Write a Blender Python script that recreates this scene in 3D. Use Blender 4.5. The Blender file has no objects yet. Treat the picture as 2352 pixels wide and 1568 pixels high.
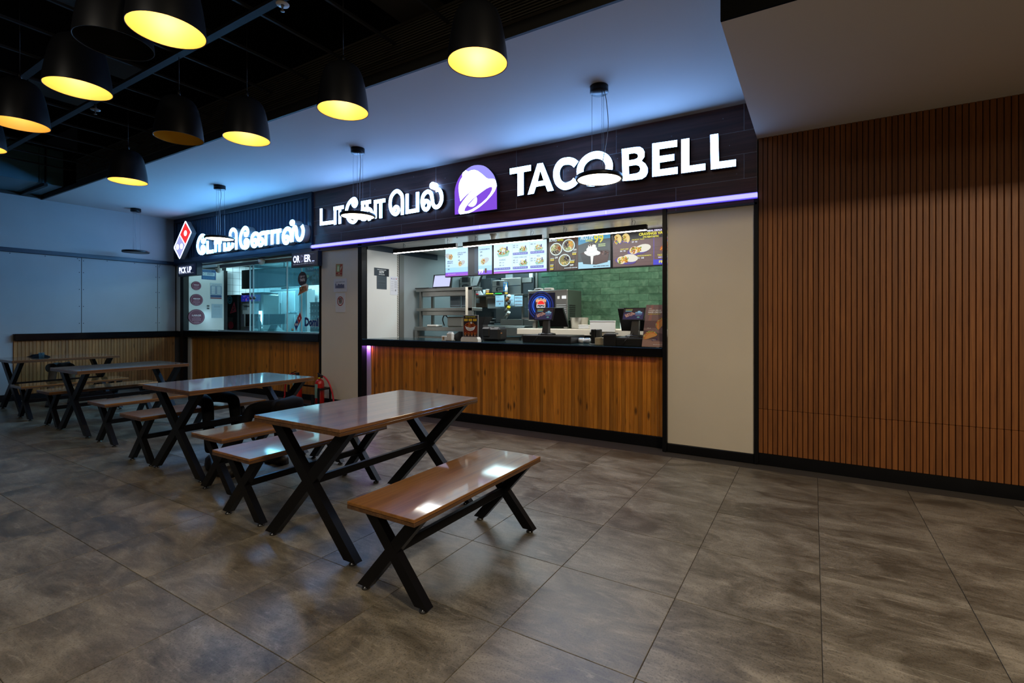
import bpy, math, random
from mathutils import Vector, Matrix

random.seed(7)
S = bpy.context.scene
COL = S.collection

# ------------------------------------------------------------------ camera
H = 1.3377
cam = bpy.data.cameras.new('camera')
cam.sensor_width = 36.0
cam.lens = 1120.73 / 2352 * 36
cam.shift_x = -(1207.9 - 1176) / 2352
cam.shift_y = (731.0 - 784) / 2352
cam.clip_start = 0.05
cam.clip_end = 100
cam_o = bpy.data.objects.new('camera', cam)
cam_o.location = (0, 0, H)
cam_o.rotation_euler = (math.radians(90), 0, math.radians(30.5))
COL.objects.link(cam_o)
S.camera = cam_o

# ------------------------------------------------------------------ world, exposure, large lights
W = bpy.data.worlds.new('world')
S.world = W
W.use_nodes = True
W.node_tree.nodes['Background'].inputs[0].default_value = (0.03, 0.035, 0.045, 1)
W.node_tree.nodes['Background'].inputs[1].default_value = 0.02
S.view_settings.view_transform = 'Standard'
S.view_settings.look = 'None'
S.view_settings.gamma = 1
S.view_settings.use_curve_mapping = False
S.view_settings.exposure = 0.0
S.cycles.use_denoising = True
S.cycles.max_bounces = 6
S.cycles.diffuse_bounces = 3
S.cycles.glossy_bounces = 3
S.cycles.transmission_bounces = 6
S.cycles.transparent_max_bounces = 8
S.cycles.caustics_reflective = False
S.cycles.caustics_refractive = False
S.cycles.sample_clamp_indirect = 4.0


def area(name, loc, rot, sx, sy, power, col, spread=180):
    l = bpy.data.lights.new(name, 'AREA')
    l.shape = 'RECTANGLE'
    l.size = sx
    l.size_y = sy
    l.energy = power
    l.color = col
    l.spread = math.radians(spread)
    o = bpy.data.objects.new(name, l)
    o.location = loc
    o.rotation_euler = [math.radians(a) for a in rot]
    COL.objects.link(o)
    return o


WARM = (1.0, 0.83, 0.60)
NEUT = (1.0, 0.90, 0.76)
COOL = (0.62, 0.93, 1.0)
# ceiling lights of the mall hall behind and beside the photographer
area('hall_light', (2.3, 0.2, 3.9), (0, 0, 0), 0.5, 0.5, 215, WARM)
area('hall_light', (-2.2, -2.6, 4.0), (0, 0, 0), 1.6, 1.2, 75, NEUT)
area('hall_light', (3.2, -3.4, 4.0), (0, 0, 0), 1.6, 1.2, 45, NEUT)
# ceiling panels of the two kitchens; the tilted one is added to brighten the charts
area('kitchen_light', (-4.3, 6.45, 2.40), (35, 0, 0), 1.3, 0.25, 26, COOL)
area('kitchen_light', (-4.8, 7.6, 2.43), (0, 0, 0), 1.0, 0.5, 14, COOL)
area('kitchen_light', (-2.2, 6.25, 2.43), (0, 0, 0), 1.6, 0.25, 16, NEUT)
area('kitchen_light', (-3.4, 5.6, 2.43), (0, 0, 0), 3.4, 0.2, 42, (0.93, 0.97, 1.0))
area('kitchen_light', (-10.2, 6.8, 2.58), (0, 0, 0), 1.0, 0.6, 62, (0.5, 0.88, 1.0))
area('kitchen_light', (-7.6, 6.8, 2.58), (0, 0, 0), 1.2, 0.6, 95, (0.5, 0.88, 1.0))
# magenta strip light tucked under the front edge of the service counter
area('counter_strip_light', (-5.66, 5.0, 0.935), (0, 0, 0), 0.06, 0.05, 0.9, (0.55, 0.2, 1.0))
area('counter_strip_light', (-3.5, 4.985, 0.93), (0, 0, 0), 4.2, 0.03, 0.7, (0.62, 0.25, 0.95))


# ------------------------------------------------------------------ materials
MATS = {}


def nm(name):
    m = bpy.data.materials.new(name)
    m.use_nodes = True
    MATS[name] = m
    nt = m.node_tree
    return m, nt, nt.nodes['Principled BSDF']


def plain(name, col, rough=0.5, metal=0.0, spec=0.5, noise=0.0, scale=6.0, coat=0.0):
    m, nt, b = nm(name)
    b.inputs['Base Color'].default_value = (*col, 1)
    b.inputs['Roughness'].default_value = rough
    b.inputs['Metallic'].default_value = metal
    b.inputs['Specular IOR Level'].default_value = spec
    b.inputs['Coat Weight'].default_value = coat
    if noise:
        tc = nt.nodes.new('ShaderNodeTexCoord')
        n = nt.nodes.new('ShaderNodeTexNoise')
        n.inputs['Scale'].default_value = scale
        n.inputs['Detail'].default_value = 6
        nt.links.new(tc.outputs['Object'], n.inputs['Vector'])
        mx = nt.nodes.new('ShaderNodeMix')
        mx.data_type = 'RGBA'
        mx.inputs['A'].default_value = (*[c * (1 - noise) for c in col], 1)
        mx.inputs['B'].default_value = (*[min(1, c * (1 + noise)) for c in col], 1)
        nt.links.new(n.outputs['Fac'], mx.inputs['Factor'])
        nt.links.new(mx.outputs['Result'], b.inputs['Base Color'])
    return m


def emit(name, col, strength, base=(0.8, 0.8, 0.8)):
    m, nt, b = nm(name)
    b.inputs['Base Color'].default_value = (*base, 1)
    b.inputs['Roughness'].default_value = 0.4
    b.inputs['Emission Color'].default_value = (*col, 1)
    b.inputs['Emission Strength'].default_value = strength
    return m


def art_mat(name, glow=0.0, rough=0.5, coat=0.0):
    """Flat print or display: colours come from the mesh attribute Col."""
    m, nt, b = nm(name)
    a = nt.nodes.new('ShaderNodeAttribute')
    a.attribute_name = 'Col'
    b.inputs['Roughness'].default_value = rough
    b.inputs['Coat Weight'].default_value = coat
    if glow:
        b.inputs['Base Color'].default_value = (0.02, 0.02, 0.02, 1)
        nt.links.new(a.outputs['Color'], b.inputs['Emission Color'])
        b.inputs['Emission Strength'].default_value = glow
    else:
        nt.links.new(a.outputs['Color'], b.inputs['Base Color'])
    return m


def wood(name, dark, mid, light, rough=0.5, axis='Z', grain=30.0, knots=0.0, coat=0.0, vary=0.25, bump=0.1, stretch=0.05):
    """Grain along one axis of the object, shifted at random for each object."""
    m, nt, b = nm(name)
    if coat >= 1.0:
        b.inputs['Specular IOR Level'].default_value = 0.15
    N = nt.nodes
    Lk = nt.links.new
    tc = N.new('ShaderNodeTexCoord')
    oi = N.new('ShaderNodeObjectInfo')
    mul = N.new('ShaderNodeMath')
    mul.operation = 'MULTIPLY'
    mul.inputs[1].default_value = 37.0
    Lk(oi.outputs['Random'], mul.inputs[0])
    add = N.new('ShaderNodeVectorMath')
    add.operation = 'ADD'
    Lk(tc.outputs['Object'], add.inputs[0])
    Lk(mul.outputs[0], add.inputs[1])
    mp = N.new('ShaderNodeMapping')
    sc = [grain, grain, grain]
    sc['XYZ'.index(axis)] = grain * stretch
    mp.inputs['Scale'].default_value = sc
    Lk(add.outputs[0], mp.inputs['Vector'])
    n = N.new('ShaderNodeTexNoise')
    n.inputs['Scale'].default_value = 1.0
    n.inputs['Detail'].default_value = 7
    n.inputs['Roughness'].default_value = 0.62
    n.inputs['Distortion'].default_value = 0.6
    Lk(mp.outputs[0], n.inputs['Vector'])
    r = N.new('ShaderNodeValToRGB')
    r.color_ramp.elements[0].position = 0.3
    r.color_ramp.elements[0].color = (*dark, 1)
    r.color_ramp.elements[1].position = 0.72
    r.color_ramp.elements[1].color = (*light, 1)
    e = r.color_ramp.elements.new(0.52)
    e.color = (*mid, 1)
    Lk(n.outputs['Fac'], r.inputs['Fac'])
    hsv = N.new('ShaderNodeHueSaturation')
    mr = N.new('ShaderNodeMapRange')
    mr.inputs['To Min'].default_value = 1 - vary
    mr.inputs['To Max'].default_value = 1 + vary
    Lk(oi.outputs['Random'], mr.inputs['Value'])
    Lk(mr.outputs[0], hsv.inputs['Value'])
    Lk(r.outputs['Color'], hsv.inputs['Color'])
    out = hsv.outputs['Color']
    if knots:
        mp2 = N.new('ShaderNodeMapping')
        s2 = [9.0, 9.0, 9.0]
        s2['XYZ'.index(axis)] = 3.2
        mp2.inputs['Scale'].default_value = s2
        Lk(add.outputs[0], mp2.inputs['Vector'])
        v = N.new('ShaderNodeTexVoronoi')
        v.inputs['Scale'].default_value = 1.0
        Lk(mp2.outputs[0], v.inputs['Vector'])
        kr = N.new('ShaderNodeValToRGB')
        kr.color_ramp.elements[0].position = 0.07
        kr.color_ramp.elements[0].color = (knots, knots, knots, 1)
        kr.color_ramp.elements[1].position = 0.19
        kr.color_ramp.elements[1].color = (0, 0, 0, 1)
        Lk(v.outputs['Distance'], kr.inputs['Fac'])
        mx = N.new('ShaderNodeMix')
        mx.data_type = 'RGBA'
        mx.inputs['B'].default_value = (*[c * 0.25 for c in dark], 1)
        Lk(kr.outputs['Color'], mx.inputs['Factor'])
        Lk(out, mx.inputs['A'])
        out = mx.outputs['Result']
    Lk(out, b.inputs['Base Color'])
    b.inputs['Roughness'].default_value = rough
    b.inputs['Coat Weight'].default_value = coat
    b.inputs['Coat Roughness'].default_value = 0.06
    if bump:
        bp = N.new('ShaderNodeBump')
        bp.inputs['Strength'].default_value = bump
        bp.inputs['Distance'].default_value = 0.003
        Lk(n.outputs['Fac'], bp.inputs['Height'])
        Lk(bp.outputs[0], b.inputs['Normal'])
    return m


def concrete_tile(name):
    m, nt, b = nm(name)
    N = nt.nodes
    Lk = nt.links.new
    tc = N.new('ShaderNodeTexCoord')
    oi = N.new('ShaderNodeObjectInfo')
    mul = N.new('ShaderNodeMath')
    mul.operation = 'MULTIPLY'
    mul.inputs[1].default_value = 61.0
    Lk(oi.outputs['Random'], mul.inputs[0])
    add = N.new('ShaderNodeVectorMath')
    add.operation = 'ADD'
    Lk(tc.outputs['Object'], add.inputs[0])
    Lk(mul.outputs[0], add.inputs[1])

    def noise(scale, detail, rough, dist=0.0):
        mp = N.new('ShaderNodeMapping')
        mp.inputs['Scale'].default_value = scale
        Lk(add.outputs[0], mp.inputs['Vector'])
        n = N.new('ShaderNodeTexNoise')
        n.inputs['Scale'].default_value = 1
        n.inputs['Detail'].default_value = detail
        n.inputs['Roughness'].default_value = rough
        n.inputs['Distortion'].default_value = dist
        Lk(mp.outputs[0], n.inputs['Vector'])
        return n
    big = noise((2.4, 4.2, 4), 7, 0.66, 0.9)
    streak = noise((4.5, 24, 8), 8, 0.74, 1.6)
    fine = noise((130, 130, 130), 3, 0.6)
    r = N.new('ShaderNodeValToRGB')
    r.color_ramp.elements[0].position = 0.39
    r.color_ramp.elements[0].color = (0.088, 0.075, 0.054, 1)
    r.color_ramp.elements[1].position = 0.63
    r.color_ramp.elements[1].color = (0.300, 0.266, 0.205, 1)
    e = r.color_ramp.elements.new(0.5)
    e.color = (0.172, 0.150, 0.113, 1)
    mixf = N.new('ShaderNodeMix')
    mixf.inputs['Factor'].default_value = 0.24
    Lk(big.outputs['Fac'], mixf.inputs['A'])
    Lk(streak.outputs['Fac'], mixf.inputs['B'])
    Lk(mixf.outputs[0], r.inputs['Fac'])
    # pale scuffs
    sr = N.new('ShaderNodeValToRGB')
    sr.color_ramp.elements[0].position = 0.575
    sr.color_ramp.elements[0].color = (0, 0, 0, 1)
    sr.color_ramp.elements[1].position = 0.72
    sr.color_ramp.elements[1].color = (0.55, 0.55, 0.55, 1)
    Lk(streak.outputs['Fac'], sr.inputs['Fac'])
    mx = N.new('ShaderNodeMix')
    mx.data_type = 'RGBA'
    mx.inputs['B'].default_value = (0.44, 0.395, 0.31, 1)
    Lk(sr.outputs['Color'], mx.inputs['Factor'])
    Lk(r.outputs['Color'], mx.inputs['A'])
    # fine pitting
    fr = N.new('ShaderNodeValToRGB')
    fr.color_ramp.elements[0].position = 0.34
    fr.color_ramp.elements[0].color = (0.6, 0.6, 0.6, 1)
    fr.color_ramp.elements[1].position = 0.48
    fr.color_ramp.elements[1].color = (1, 1, 1, 1)
    Lk(fine.outputs['Fac'], fr.inputs['Fac'])
    m2 = N.new('ShaderNodeMix')
    m2.data_type = 'RGBA'
    m2.blend_type = 'MULTIPLY'
    m2.inputs['Factor'].default_value = 1
    Lk(mx.outputs['Result'], m2.inputs['A'])
    Lk(fr.outputs['Color'], m2.inputs['B'])
    Lk(m2.outputs['Result'], b.inputs['Base Color'])
    rr = N.new('ShaderNodeMapRange')
    rr.inputs['To Min'].default_value = 0.24
    rr.inputs['To Max'].default_value = 0.46
    Lk(big.outputs['Fac'], rr.inputs['Value'])
    Lk(rr.outputs[0], b.inputs['Roughness'])
    b.inputs['Specular IOR Level'].default_value = 0.42
    bp = N.new('ShaderNodeBump')
    bp.inputs['Strength'].default_value = 0.06
    bp.inputs['Distance'].default_value = 0.002
    Lk(streak.outputs['Fac'], bp.inputs['Height'])
    Lk(bp.outputs[0], b.inputs['Normal'])
    return m


def glass(name, tint=(0.85, 0.95, 0.97), film=0.0, film_col=(0.4, 0.75, 0.85)):
    """Thin pane: clear, a Fresnel reflection and a faint tinted film."""
    m = bpy.data.materials.new(name)
    m.use_nodes = True
    nt = m.node_tree
    N = nt.nodes
    N.clear()
    out = N.new('ShaderNodeOutputMaterial')
    tr = N.new('ShaderNodeBsdfTransparent')
    tr.inputs[0].default_value = (*tint, 1)
    gl = N.new('ShaderNodeBsdfGlossy')
    gl.inputs['Roughness'].default_value = 0.02
    lw = N.new('ShaderNodeLayerWeight')
    lw.inputs['Blend'].default_value = 0.5
    pw = N.new('ShaderNodeMath')
    pw.operation = 'POWER'
    pw.inputs[1].default_value = 5.0
    nt.links.new(lw.outputs['Facing'], pw.inputs[0])
    fr = N.new('ShaderNodeMapRange')
    fr.inputs['To Min'].default_value = 0.035
    fr.inputs['To Max'].default_value = 0.9
    nt.links.new(pw.outputs[0], fr.inputs['Value'])
    mix = N.new('ShaderNodeMixShader')
    nt.links.new(fr.outputs[0], mix.inputs[0])
    nt.links.new(tr.outputs[0], mix.inputs[1])
    nt.links.new(gl.outputs[0], mix.inputs[2])
    last = mix
    if film:
        di = N.new('ShaderNodeBsdfDiffuse')
        di.inputs[0].default_value = (*film_col, 1)
        tl = N.new('ShaderNodeBsdfTranslucent')
        tl.inputs[0].default_value = (*film_col, 1)
        ad = N.new('ShaderNodeMixShader')
        ad.inputs[0].default_value = 0.5
        nt.links.new(di.outputs[0], ad.inputs[1])
        nt.links.new(tl.outputs[0], ad.inputs[2])
        m2 = N.new('ShaderNodeMixShader')
        m2.inputs[0].default_value = film
        nt.links.new(mix.outputs[0], m2.inputs[1])
        nt.links.new(ad.outputs[0], m2.inputs[2])
        last = m2
    nt.links.new(last.outputs[0], out.inputs[0])
    MATS[name] = m
    return m


concrete_tile('floor_tile')
plain('grout', (0.05, 0.042, 0.034), 0.8)
plain('white_paint', (0.62, 0.60, 0.56), 0.55, noise=0.06, scale=2.5)
plain('wall_white', (0.37, 0.38, 0.385), 0.6, noise=0.09, scale=1.7)
plain('ceiling_white', (0.54, 0.535, 0.53), 0.75, noise=0.03, scale=1.5)
plain('soffit_white', (0.66, 0.63, 0.58), 0.75, noise=0.03, scale=1.5)
plain('cream_panel', (0.78, 0.70, 0.57), 0.42, noise=0.05, scale=3)
plain('kitchen_white', (0.78, 0.79, 0.76), 0.22)
plain('kitchen_grey', (0.30, 0.34, 0.35), 0.35)
plain('kitchen_dark', (0.045, 0.055, 0.062), 0.4)
plain('ceiling_black', (0.004, 0.004, 0.004), 0.9, spec=0.05)
plain('strut_black', (0.011, 0.012, 0.014), 0.6, spec=0.3)
plain('bulkhead_black', (0.018, 0.017, 0.014), 0.6)
plain('grille_black', (0.085, 0.078, 0.062), 0.5)
plain('duct_blue', (0.055, 0.14, 0.18), 0.4)
plain('black_metal', (0.008, 0.008, 0.009), 0.35, spec=0.3)
plain('black_frame', (0.005, 0.005, 0.006), 0.4, spec=0.22, noise=0.4, scale=9)
plain('leg_black', (0.006, 0.006, 0.0075), 0.34, spec=0.18)
plain('black_stone', (0.006, 0.006, 0.007), 0.10, spec=0.35)
plain('black_plastic', (0.014, 0.014, 0.015), 0.35)
plain('dark_grey_plastic', (0.05, 0.052, 0.055), 0.4)
plain('grey_plastic', (0.26, 0.27, 0.27), 0.35)
plain('white_plastic', (0.75, 0.74, 0.70), 0.35)
plain('navy_metal', (0.010, 0.045, 0.10), 0.38)
plain('navy_dark', (0.008, 0.022, 0.045), 0.4)
plain('steel', (0.36, 0.36, 0.34), 0.33, metal=0.85, noise=0.1, scale=14)
plain('steel_dull', (0.26, 0.26, 0.24), 0.42, metal=0.7)
plain('side_green_reflect', (0.05, 0.075, 0.062), 0.35)  # steel side with the green wall's dark reflection put into its colour
plain('chrome', (0.7, 0.7, 0.7), 0.12, metal=1.0)
plain('gold_inside', (0.66, 0.385, 0.085), 0.5)
plain('gold_inside_off', (0.85, 0.50, 0.03), 0.5)
plain('bell_outside', (0.011, 0.012, 0.015), 0.38)
plain('grout_fascia', (0.34, 0.33, 0.34), 0.7)
plain('counter_cream', (0.72, 0.66, 0.54), 0.3)
plain('red_gloss', (0.55, 0.012, 0.010), 0.22, coat=0.5)
plain('red_plastic', (0.6, 0.02, 0.03), 0.4)
plain('yellow_plastic', (0.85, 0.62, 0.02), 0.4)
plain('green_plastic', (0.02, 0.45, 0.06), 0.4)
plain('amber_sauce', (0.75, 0.36, 0.03), 0.3)
plain('cup_brown', (0.45, 0.18, 0.05), 0.5)
plain('paper_white', (0.80, 0.82, 0.84), 0.7)
plain('kraft', (0.42, 0.36, 0.24), 0.8, noise=0.1, scale=30)
plain('brown_board', (0.12, 0.075, 0.045), 0.6)
plain('blue_panel', (0.03, 0.22, 0.55), 0.35)
plain('water_bottle', (0.62, 0.76, 0.80), 0.1)
plain('bottle_label', (0.04, 0.14, 0.5), 0.4)
plain('trouser_black', (0.004, 0.0045, 0.006), 0.75, spec=0.1, noise=0.3, scale=20)
plain('trouser_grey', (0.13, 0.12, 0.10), 0.8, noise=0.25, scale=14)
plain('shoe_dark', (0.018, 0.013, 0.010), 0.5)
plain('skin', (0.32, 0.16, 0.10), 0.5)
plain('tile_white', (0.70, 0.74, 0.75), 0.15)
plain('green_grout', (0.028, 0.07, 0.05), 0.6)
plain('tile_grout_dark', (0.03, 0.035, 0.04), 0.7)
plain('cable_grey', (0.30, 0.31, 0.33), 0.4)
plain('wire_steel', (0.35, 0.36, 0.38), 0.3, metal=0.8)
plain('sign_side_grey', (0.42, 0.42, 0.44), 0.5)
plain('sign_side_dark', (0.02, 0.025, 0.03), 0.5)
plain('purple_lit_side', (0.62, 0.52, 0.66), 0.5)  # white panel, the strip's purple light is put into its colour
plain('green_label', (0.24, 0.42, 0.36), 0.4)
glass('clear_glass', (0.86, 0.95, 0.97), 0.05)
glass('hazy_glass', (0.80, 0.95, 0.98), 0.05)
wood('fascia_wood', (0.045, 0.016, 0.012), (0.092, 0.033, 0.025), (0.150, 0.057, 0.044), 0.42, 'X', 26, vary=0.2, bump=0.05)
wood('slat_wood', (0.165, 0.053, 0.011), (0.240, 0.081, 0.017), (0.300, 0.109, 0.025), 0.52, 'Z', 60, vary=0.15, bump=0.06)
wood('pine_wood', (0.36, 0.122, 0.012), (0.52, 0.192, 0.019), (0.66, 0.268, 0.035), 0.34, 'Z', 44, knots=0.9, coat=0.25, vary=0.36, bump=0.05)
wood('pine_wood_pale', (0.23, 0.093, 0.022), (0.34, 0.146, 0.040), (0.44, 0.205, 0.062), 0.45, 'Z', 44, knots=0.8, vary=0.25, bump=0.05)
wood('table_wood', (0.125, 0.056, 0.022), (0.205, 0.095, 0.040), (0.285, 0.140, 0.062), 0.30, 'Y', 26, coat=1.0, vary=0.1, bump=0.02)
wood('bench_wood', (0.170, 0.068, 0.016), (0.285, 0.120, 0.030), (0.385, 0.175, 0.050), 0.30, 'Y', 26, coat=1.0, vary=0.1, bump=0.02)
wood('edge_wood', (0.060, 0.026, 0.010), (0.125, 0.056, 0.020), (0.200, 0.095, 0.034), 0.35, 'Y', 40, coat=0.5, vary=0.1)
wood('green_tile', (0.048, 0.120, 0.080), (0.088, 0.195, 0.132), (0.150, 0.285, 0.200), 0.10, 'X', 9, coat=0.6, vary=0.22, bump=0.25, stretch=0.8)
emit('letter_glow', (0.22, 0.47, 1.0), 20)
emit('letter_glow_far', (0.15, 0.48, 1.0), 34)
emit('led_sign_glow', (0.45, 0.62, 1.0), 3.0)
emit('disc_glow', (1.0, 0.80, 0.52), 13.0)
emit('bar_glow', (1.0, 0.93, 0.82), 20.0)
emit('strip_glow', (0.42, 0.395, 1.0), 1.35)
emit('tube_glow', (0.55, 0.85, 1.0), 14.0)
art_mat('display', glow=1.0)
art_mat('display_dim', glow=0.6)
art_mat('logo_glow', glow=1.0)
art_mat('print', rough=0.55)
art_mat('print_gloss', rough=0.3, coat=0.4)

# ------------------------------------------------------------------ geometry helpers


class MB:
    """Collects simple solids; build() links them as ONE mesh object."""

    def __init__(self):
        self.v = []
        self.f = []
        self.m = []
        self.slots = []
        self.cur = 0
        self.smooth = False
        self.sm = []

    def mat(self, name):
        if name not in self.slots:
            self.slots.append(name)
        self.cur = self.slots.index(name)
        return self

    def add(self, vs, fs, smooth=False):
        n = len(self.v)
        self.v += [tuple(p) for p in vs]
        for f in fs:
            self.f.append(tuple(i + n for i in f))
            self.m.append(self.cur)
            self.sm.append(smooth)
        return self

    def box(self, x0, x1, y0, y1, z0, z1, b=0.0):
        if x1 < x0: x0, x1 = x1, x0
        if y1 < y0: y0, y1 = y1, y0
        if z1 < z0: z0, z1 = z1, z0
        if b <= 0:
            vs = [(x, y, z) for z in (z0, z1) for y in (y0, y1) for x in (x0, x1)]
            fs = [(0, 2, 3, 1), (4, 5, 7, 6), (0, 1, 5, 4), (2, 6, 7, 3), (0, 4, 6, 2), (1, 3, 7, 5)]
            return self.add(vs, fs)
        b = min(b, (x1 - x0) * .45, (y1 - y0) * .45, (z1 - z0) * .45)
        vs = []
        idx = {}
        for ix, x in ((0, x0), (1, x1)):
            for iy, y in ((0, y0), (1, y1)):
                for iz, z in ((0, z0), (1, z1)):
                    sx, sy, sz = (1 - 2 * ix) * b, (1 - 2 * iy) * b, (1 - 2 * iz) * b
                    idx[ix, iy, iz, 'x'] = len(vs); vs.append((x, y + sy, z + sz))
                    idx[ix, iy, iz, 'y'] = len(vs); vs.append((x + sx, y, z + sz))
                    idx[ix, iy, iz, 'z'] = len(vs); vs.append((x + sx, y + sy, z))
        fs = []
        for a in 'xyz':
            for s in (0, 1):
                q = []
                for t in ((0, 0), (0, 1), (1, 1), (1, 0)):
                    k = {'x': (s, *t), 'y': (t[0], s, t[1]), 'z': (*t, s)}[a]
                    q.append(idx[(*k, a)])
                fs.append(q)
        for a in 'xyz':
            o = [c for c in 'xyz' if c != a]
            for s in (0, 1):
                for t in (0, 1):
                    q = []
                    for u, order in ((0, o), (1, o[::-1])):
                        for c in order:
                            k = {a: u, o[0]: s, o[1]: t}
                            q.append(idx[k['x'], k['y'], k['z'], c])
                    fs.append(q)
        for k in [(i, j, l) for i in (0, 1) for j in (0, 1) for l in (0, 1)]:
            fs.append([idx[(*k, c)] for c in 'xyz'])
        cx = Vector(((x0 + x1) / 2, (y0 + y1) / 2, (z0 + z1) / 2))
        out = []
        for f in fs:
            p = [Vector(vs[i]) for i in f]
            n = (p[1] - p[0]).cross(p[2] - p[0])
            c = sum(p, Vector()) / len(p)
            out.append(f if n.dot(c - cx) > 0 else f[::-1])
        return self.add(vs, out)

    def bar(self, p, q, w, h, up=(0, 0, 1)):
        """Rectangular bar from p to q, w across and h along up."""
        p, q, up = Vector(p), Vector(q), Vector(up)
        d = (q - p).normalized()
        s = d.cross(up)
        if s.length < 1e-5:
            s = d.cross(Vector((1, 0, 0)))
        s.normalize()
        u = s.cross(d).normalized()
        vs = [e + s * a * w / 2 + u * c * h / 2 for e in (p, q) for a, c in ((-1, -1), (1, -1), (1, 1), (-1, 1))]
        return self.add(vs, [(3, 2, 1, 0), (4, 5, 6, 7), (0, 1, 5, 4), (1, 2, 6, 5), (2, 3, 7, 6), (3, 0, 4, 7)])

    def tube(self, pts, r, n=8, smooth=True):
        pts = [Vector(p) for p in pts]
        rr = r if isinstance(r, (list, tuple)) else [r] * len(pts)
        vs = []
        prev = None
        for i, p in enumerate(pts):
            d = (pts[min(i + 1, len(pts) - 1)] - pts[max(i - 1, 0)]).normalized()
            if prev is None:
                s = d.orthogonal().normalized()
            else:
                s = (prev - d * prev.dot(d)).normalized()
            prev = s
            t = d.cross(s)
            for k in range(n):
                a = 2 * math.pi * k / n
                vs.append(p + (s * math.cos(a) + t * math.sin(a)) * rr[i])
        fs = []
        for i in range(len(pts) - 1):
            for k in range(n):
                a, b = i * n + k, i * n + (k + 1) % n
                fs.append((a, b, b + n, a + n))
        self.add(vs, fs, smooth)
        m = len(self.v) - len(vs)
        self.f.append(tuple(m + k for k in range(n))[::-1]); self.m.append(self.cur); self.sm.append(False)
        self.f.append(tuple(m + (len(pts) - 1) * n + k for k in range(n))); self.m.append(self.cur); self.sm.append(False)
        return self

    def lathe(self, prof, c=(0, 0, 0), n=32, smooth=True, caps=True):
        """prof: (radius, z) pairs."""
        vs = []
        for r, z in prof:
            for k in range(n):
                a = 2 * math.pi * k / n
                vs.append((c[0] + r * math.cos(a), c[1] + r * math.sin(a), c[2] + z))
        fs = []
        for i in range(len(prof) - 1):
            for k in range(n):
                a, b = i * n + k, i * n + (k + 1) % n
                fs.append((a, b, b + n, a + n))
        if caps:
            fs.append(tuple(range(n))[::-1])
            fs.append(tuple((len(prof) - 1) * n + k for k in range(n)))
        return self.add(vs, fs, smooth)

    def ribbon(self, pts, w, y0, y1, closed=False, round_=False):
        """A stroke of width w along (x, z) points, from the front y0 to the back y1."""
        P = [Vector((p[0], p[1])) for p in pts]
        n = len(P)
        L, R = [], []
        for i in range(n):
            a = P[(i - 1) % n] if (i > 0 or closed) else None
            b = P[(i + 1) % n] if (i < n - 1 or closed) else None
            d1 = (P[i] - a).normalized() if a is not None else None
            d2 = (b - P[i]).normalized() if b is not None else None
            if d1 is None: d1 = d2
            if d2 is None: d2 = d1
            t = d1 + d2
            if t.length < 1e-6: t = d1
            t.normalize()
            nn = Vector((-t.y, t.x))
            k = max(0.35, nn.dot(Vector((-d1.y, d1.x))))
            o = nn * (w / 2 / k)
            L.append(P[i] + o)
            R.append(P[i] - o)
        vs = []
        for y in (y0, y1):
            for q in L: vs.append((q.x, y, q.y))
            for q in R: vs.append((q.x, y, q.y))
        fs = []
        m = n if closed else n - 1
        N2 = 2 * n
        for i in range(m):
            j = (i + 1) % n
            fs.append((i, n + i, n + j, j))
            fs.append((N2 + i, N2 + j, N2 + n + j, N2 + n + i))
            fs.append((i, j, N2 + j, N2 + i))
            fs.append((n + i, N2 + n + i, N2 + n + j, n + j))
        if not closed:
            fs.append((0, N2, N2 + n, n))
            fs.append((n - 1, 2 * n - 1, N2 + 2 * n - 1, N2 + n - 1))
        return self.add(vs, fs)

    def plate(self, pts, y0, y1, front=True):
        """Simple polygon in x, z extruded from y0 to y1."""
        n = len(pts)
        vs = [(p[0], y0, p[1]) for p in pts] + [(p[0], y1, p[1]) for p in pts]
        fs = [(i, (i + 1) % n, n + (i + 1) % n, n + i) for i in range(n)]
        if front:
            fs += [tuple(range(n)), tuple(range(n, 2 * n))[::-1]]
        return self.add(vs, fs)

    def mesh(self, name):
        me = bpy.data.meshes.new(name)
        me.from_pydata(self.v, [], self.f)
        for s in self.slots:
            me.materials.append(MATS[s])
        me.polygons.foreach_set('material_index', self.m)
        me.polygons.foreach_set('use_smooth', self.sm)
        me.update()
        return me

    def build(self, name, parent=None, mat=None, loc=None, kind=None):
        if mat:
            self.slots = [mat]
            self.m = [0] * len(self.f)
        return link(name, self.mesh(name), parent, loc, kind)


def link(name, me, parent=None, loc=None, kind=None):
    o = bpy.data.objects.new(name, me)
    COL.objects.link(o)
    if parent is not None:
        o.parent = parent
        w = Vector((0, 0, 0))
        p = parent
        while p is not None:                       # parents are only moved, never turned, while parts are attached
            w += p.location
            p = p.parent
        if loc is None:
            o.location = -w                        # vertices are given in world space
        elif loc == 'local':
            o.location = (0, 0, 0)
        else:
            o.location = Vector(loc) - w
    elif loc not in (None, 'local'):
        o.location = loc
    if kind:
        o['kind'] = kind
    return o


def thing(name, label, cat, loc=(0, 0, 0), group=None):
    o = bpy.data.objects.new(name, None)
    o.empty_display_size = 0.05
    COL.objects.link(o)
    o.location = loc
    o['label'] = label
    o['category'] = cat
    if group:
        o['group'] = group
    return o


def tag(o, label, cat, group=None):
    o['label'] = label
    o['category'] = cat
    if group:
        o['group'] = group
    return o


def struct_root(name, loc=(0, 0, 0), label=None):
    o = bpy.data.objects.new(name, None)
    COL.objects.link(o)
    o.location = loc
    o['kind'] = 'structure'
    if label:
        o['label'] = label
    return o


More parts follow.
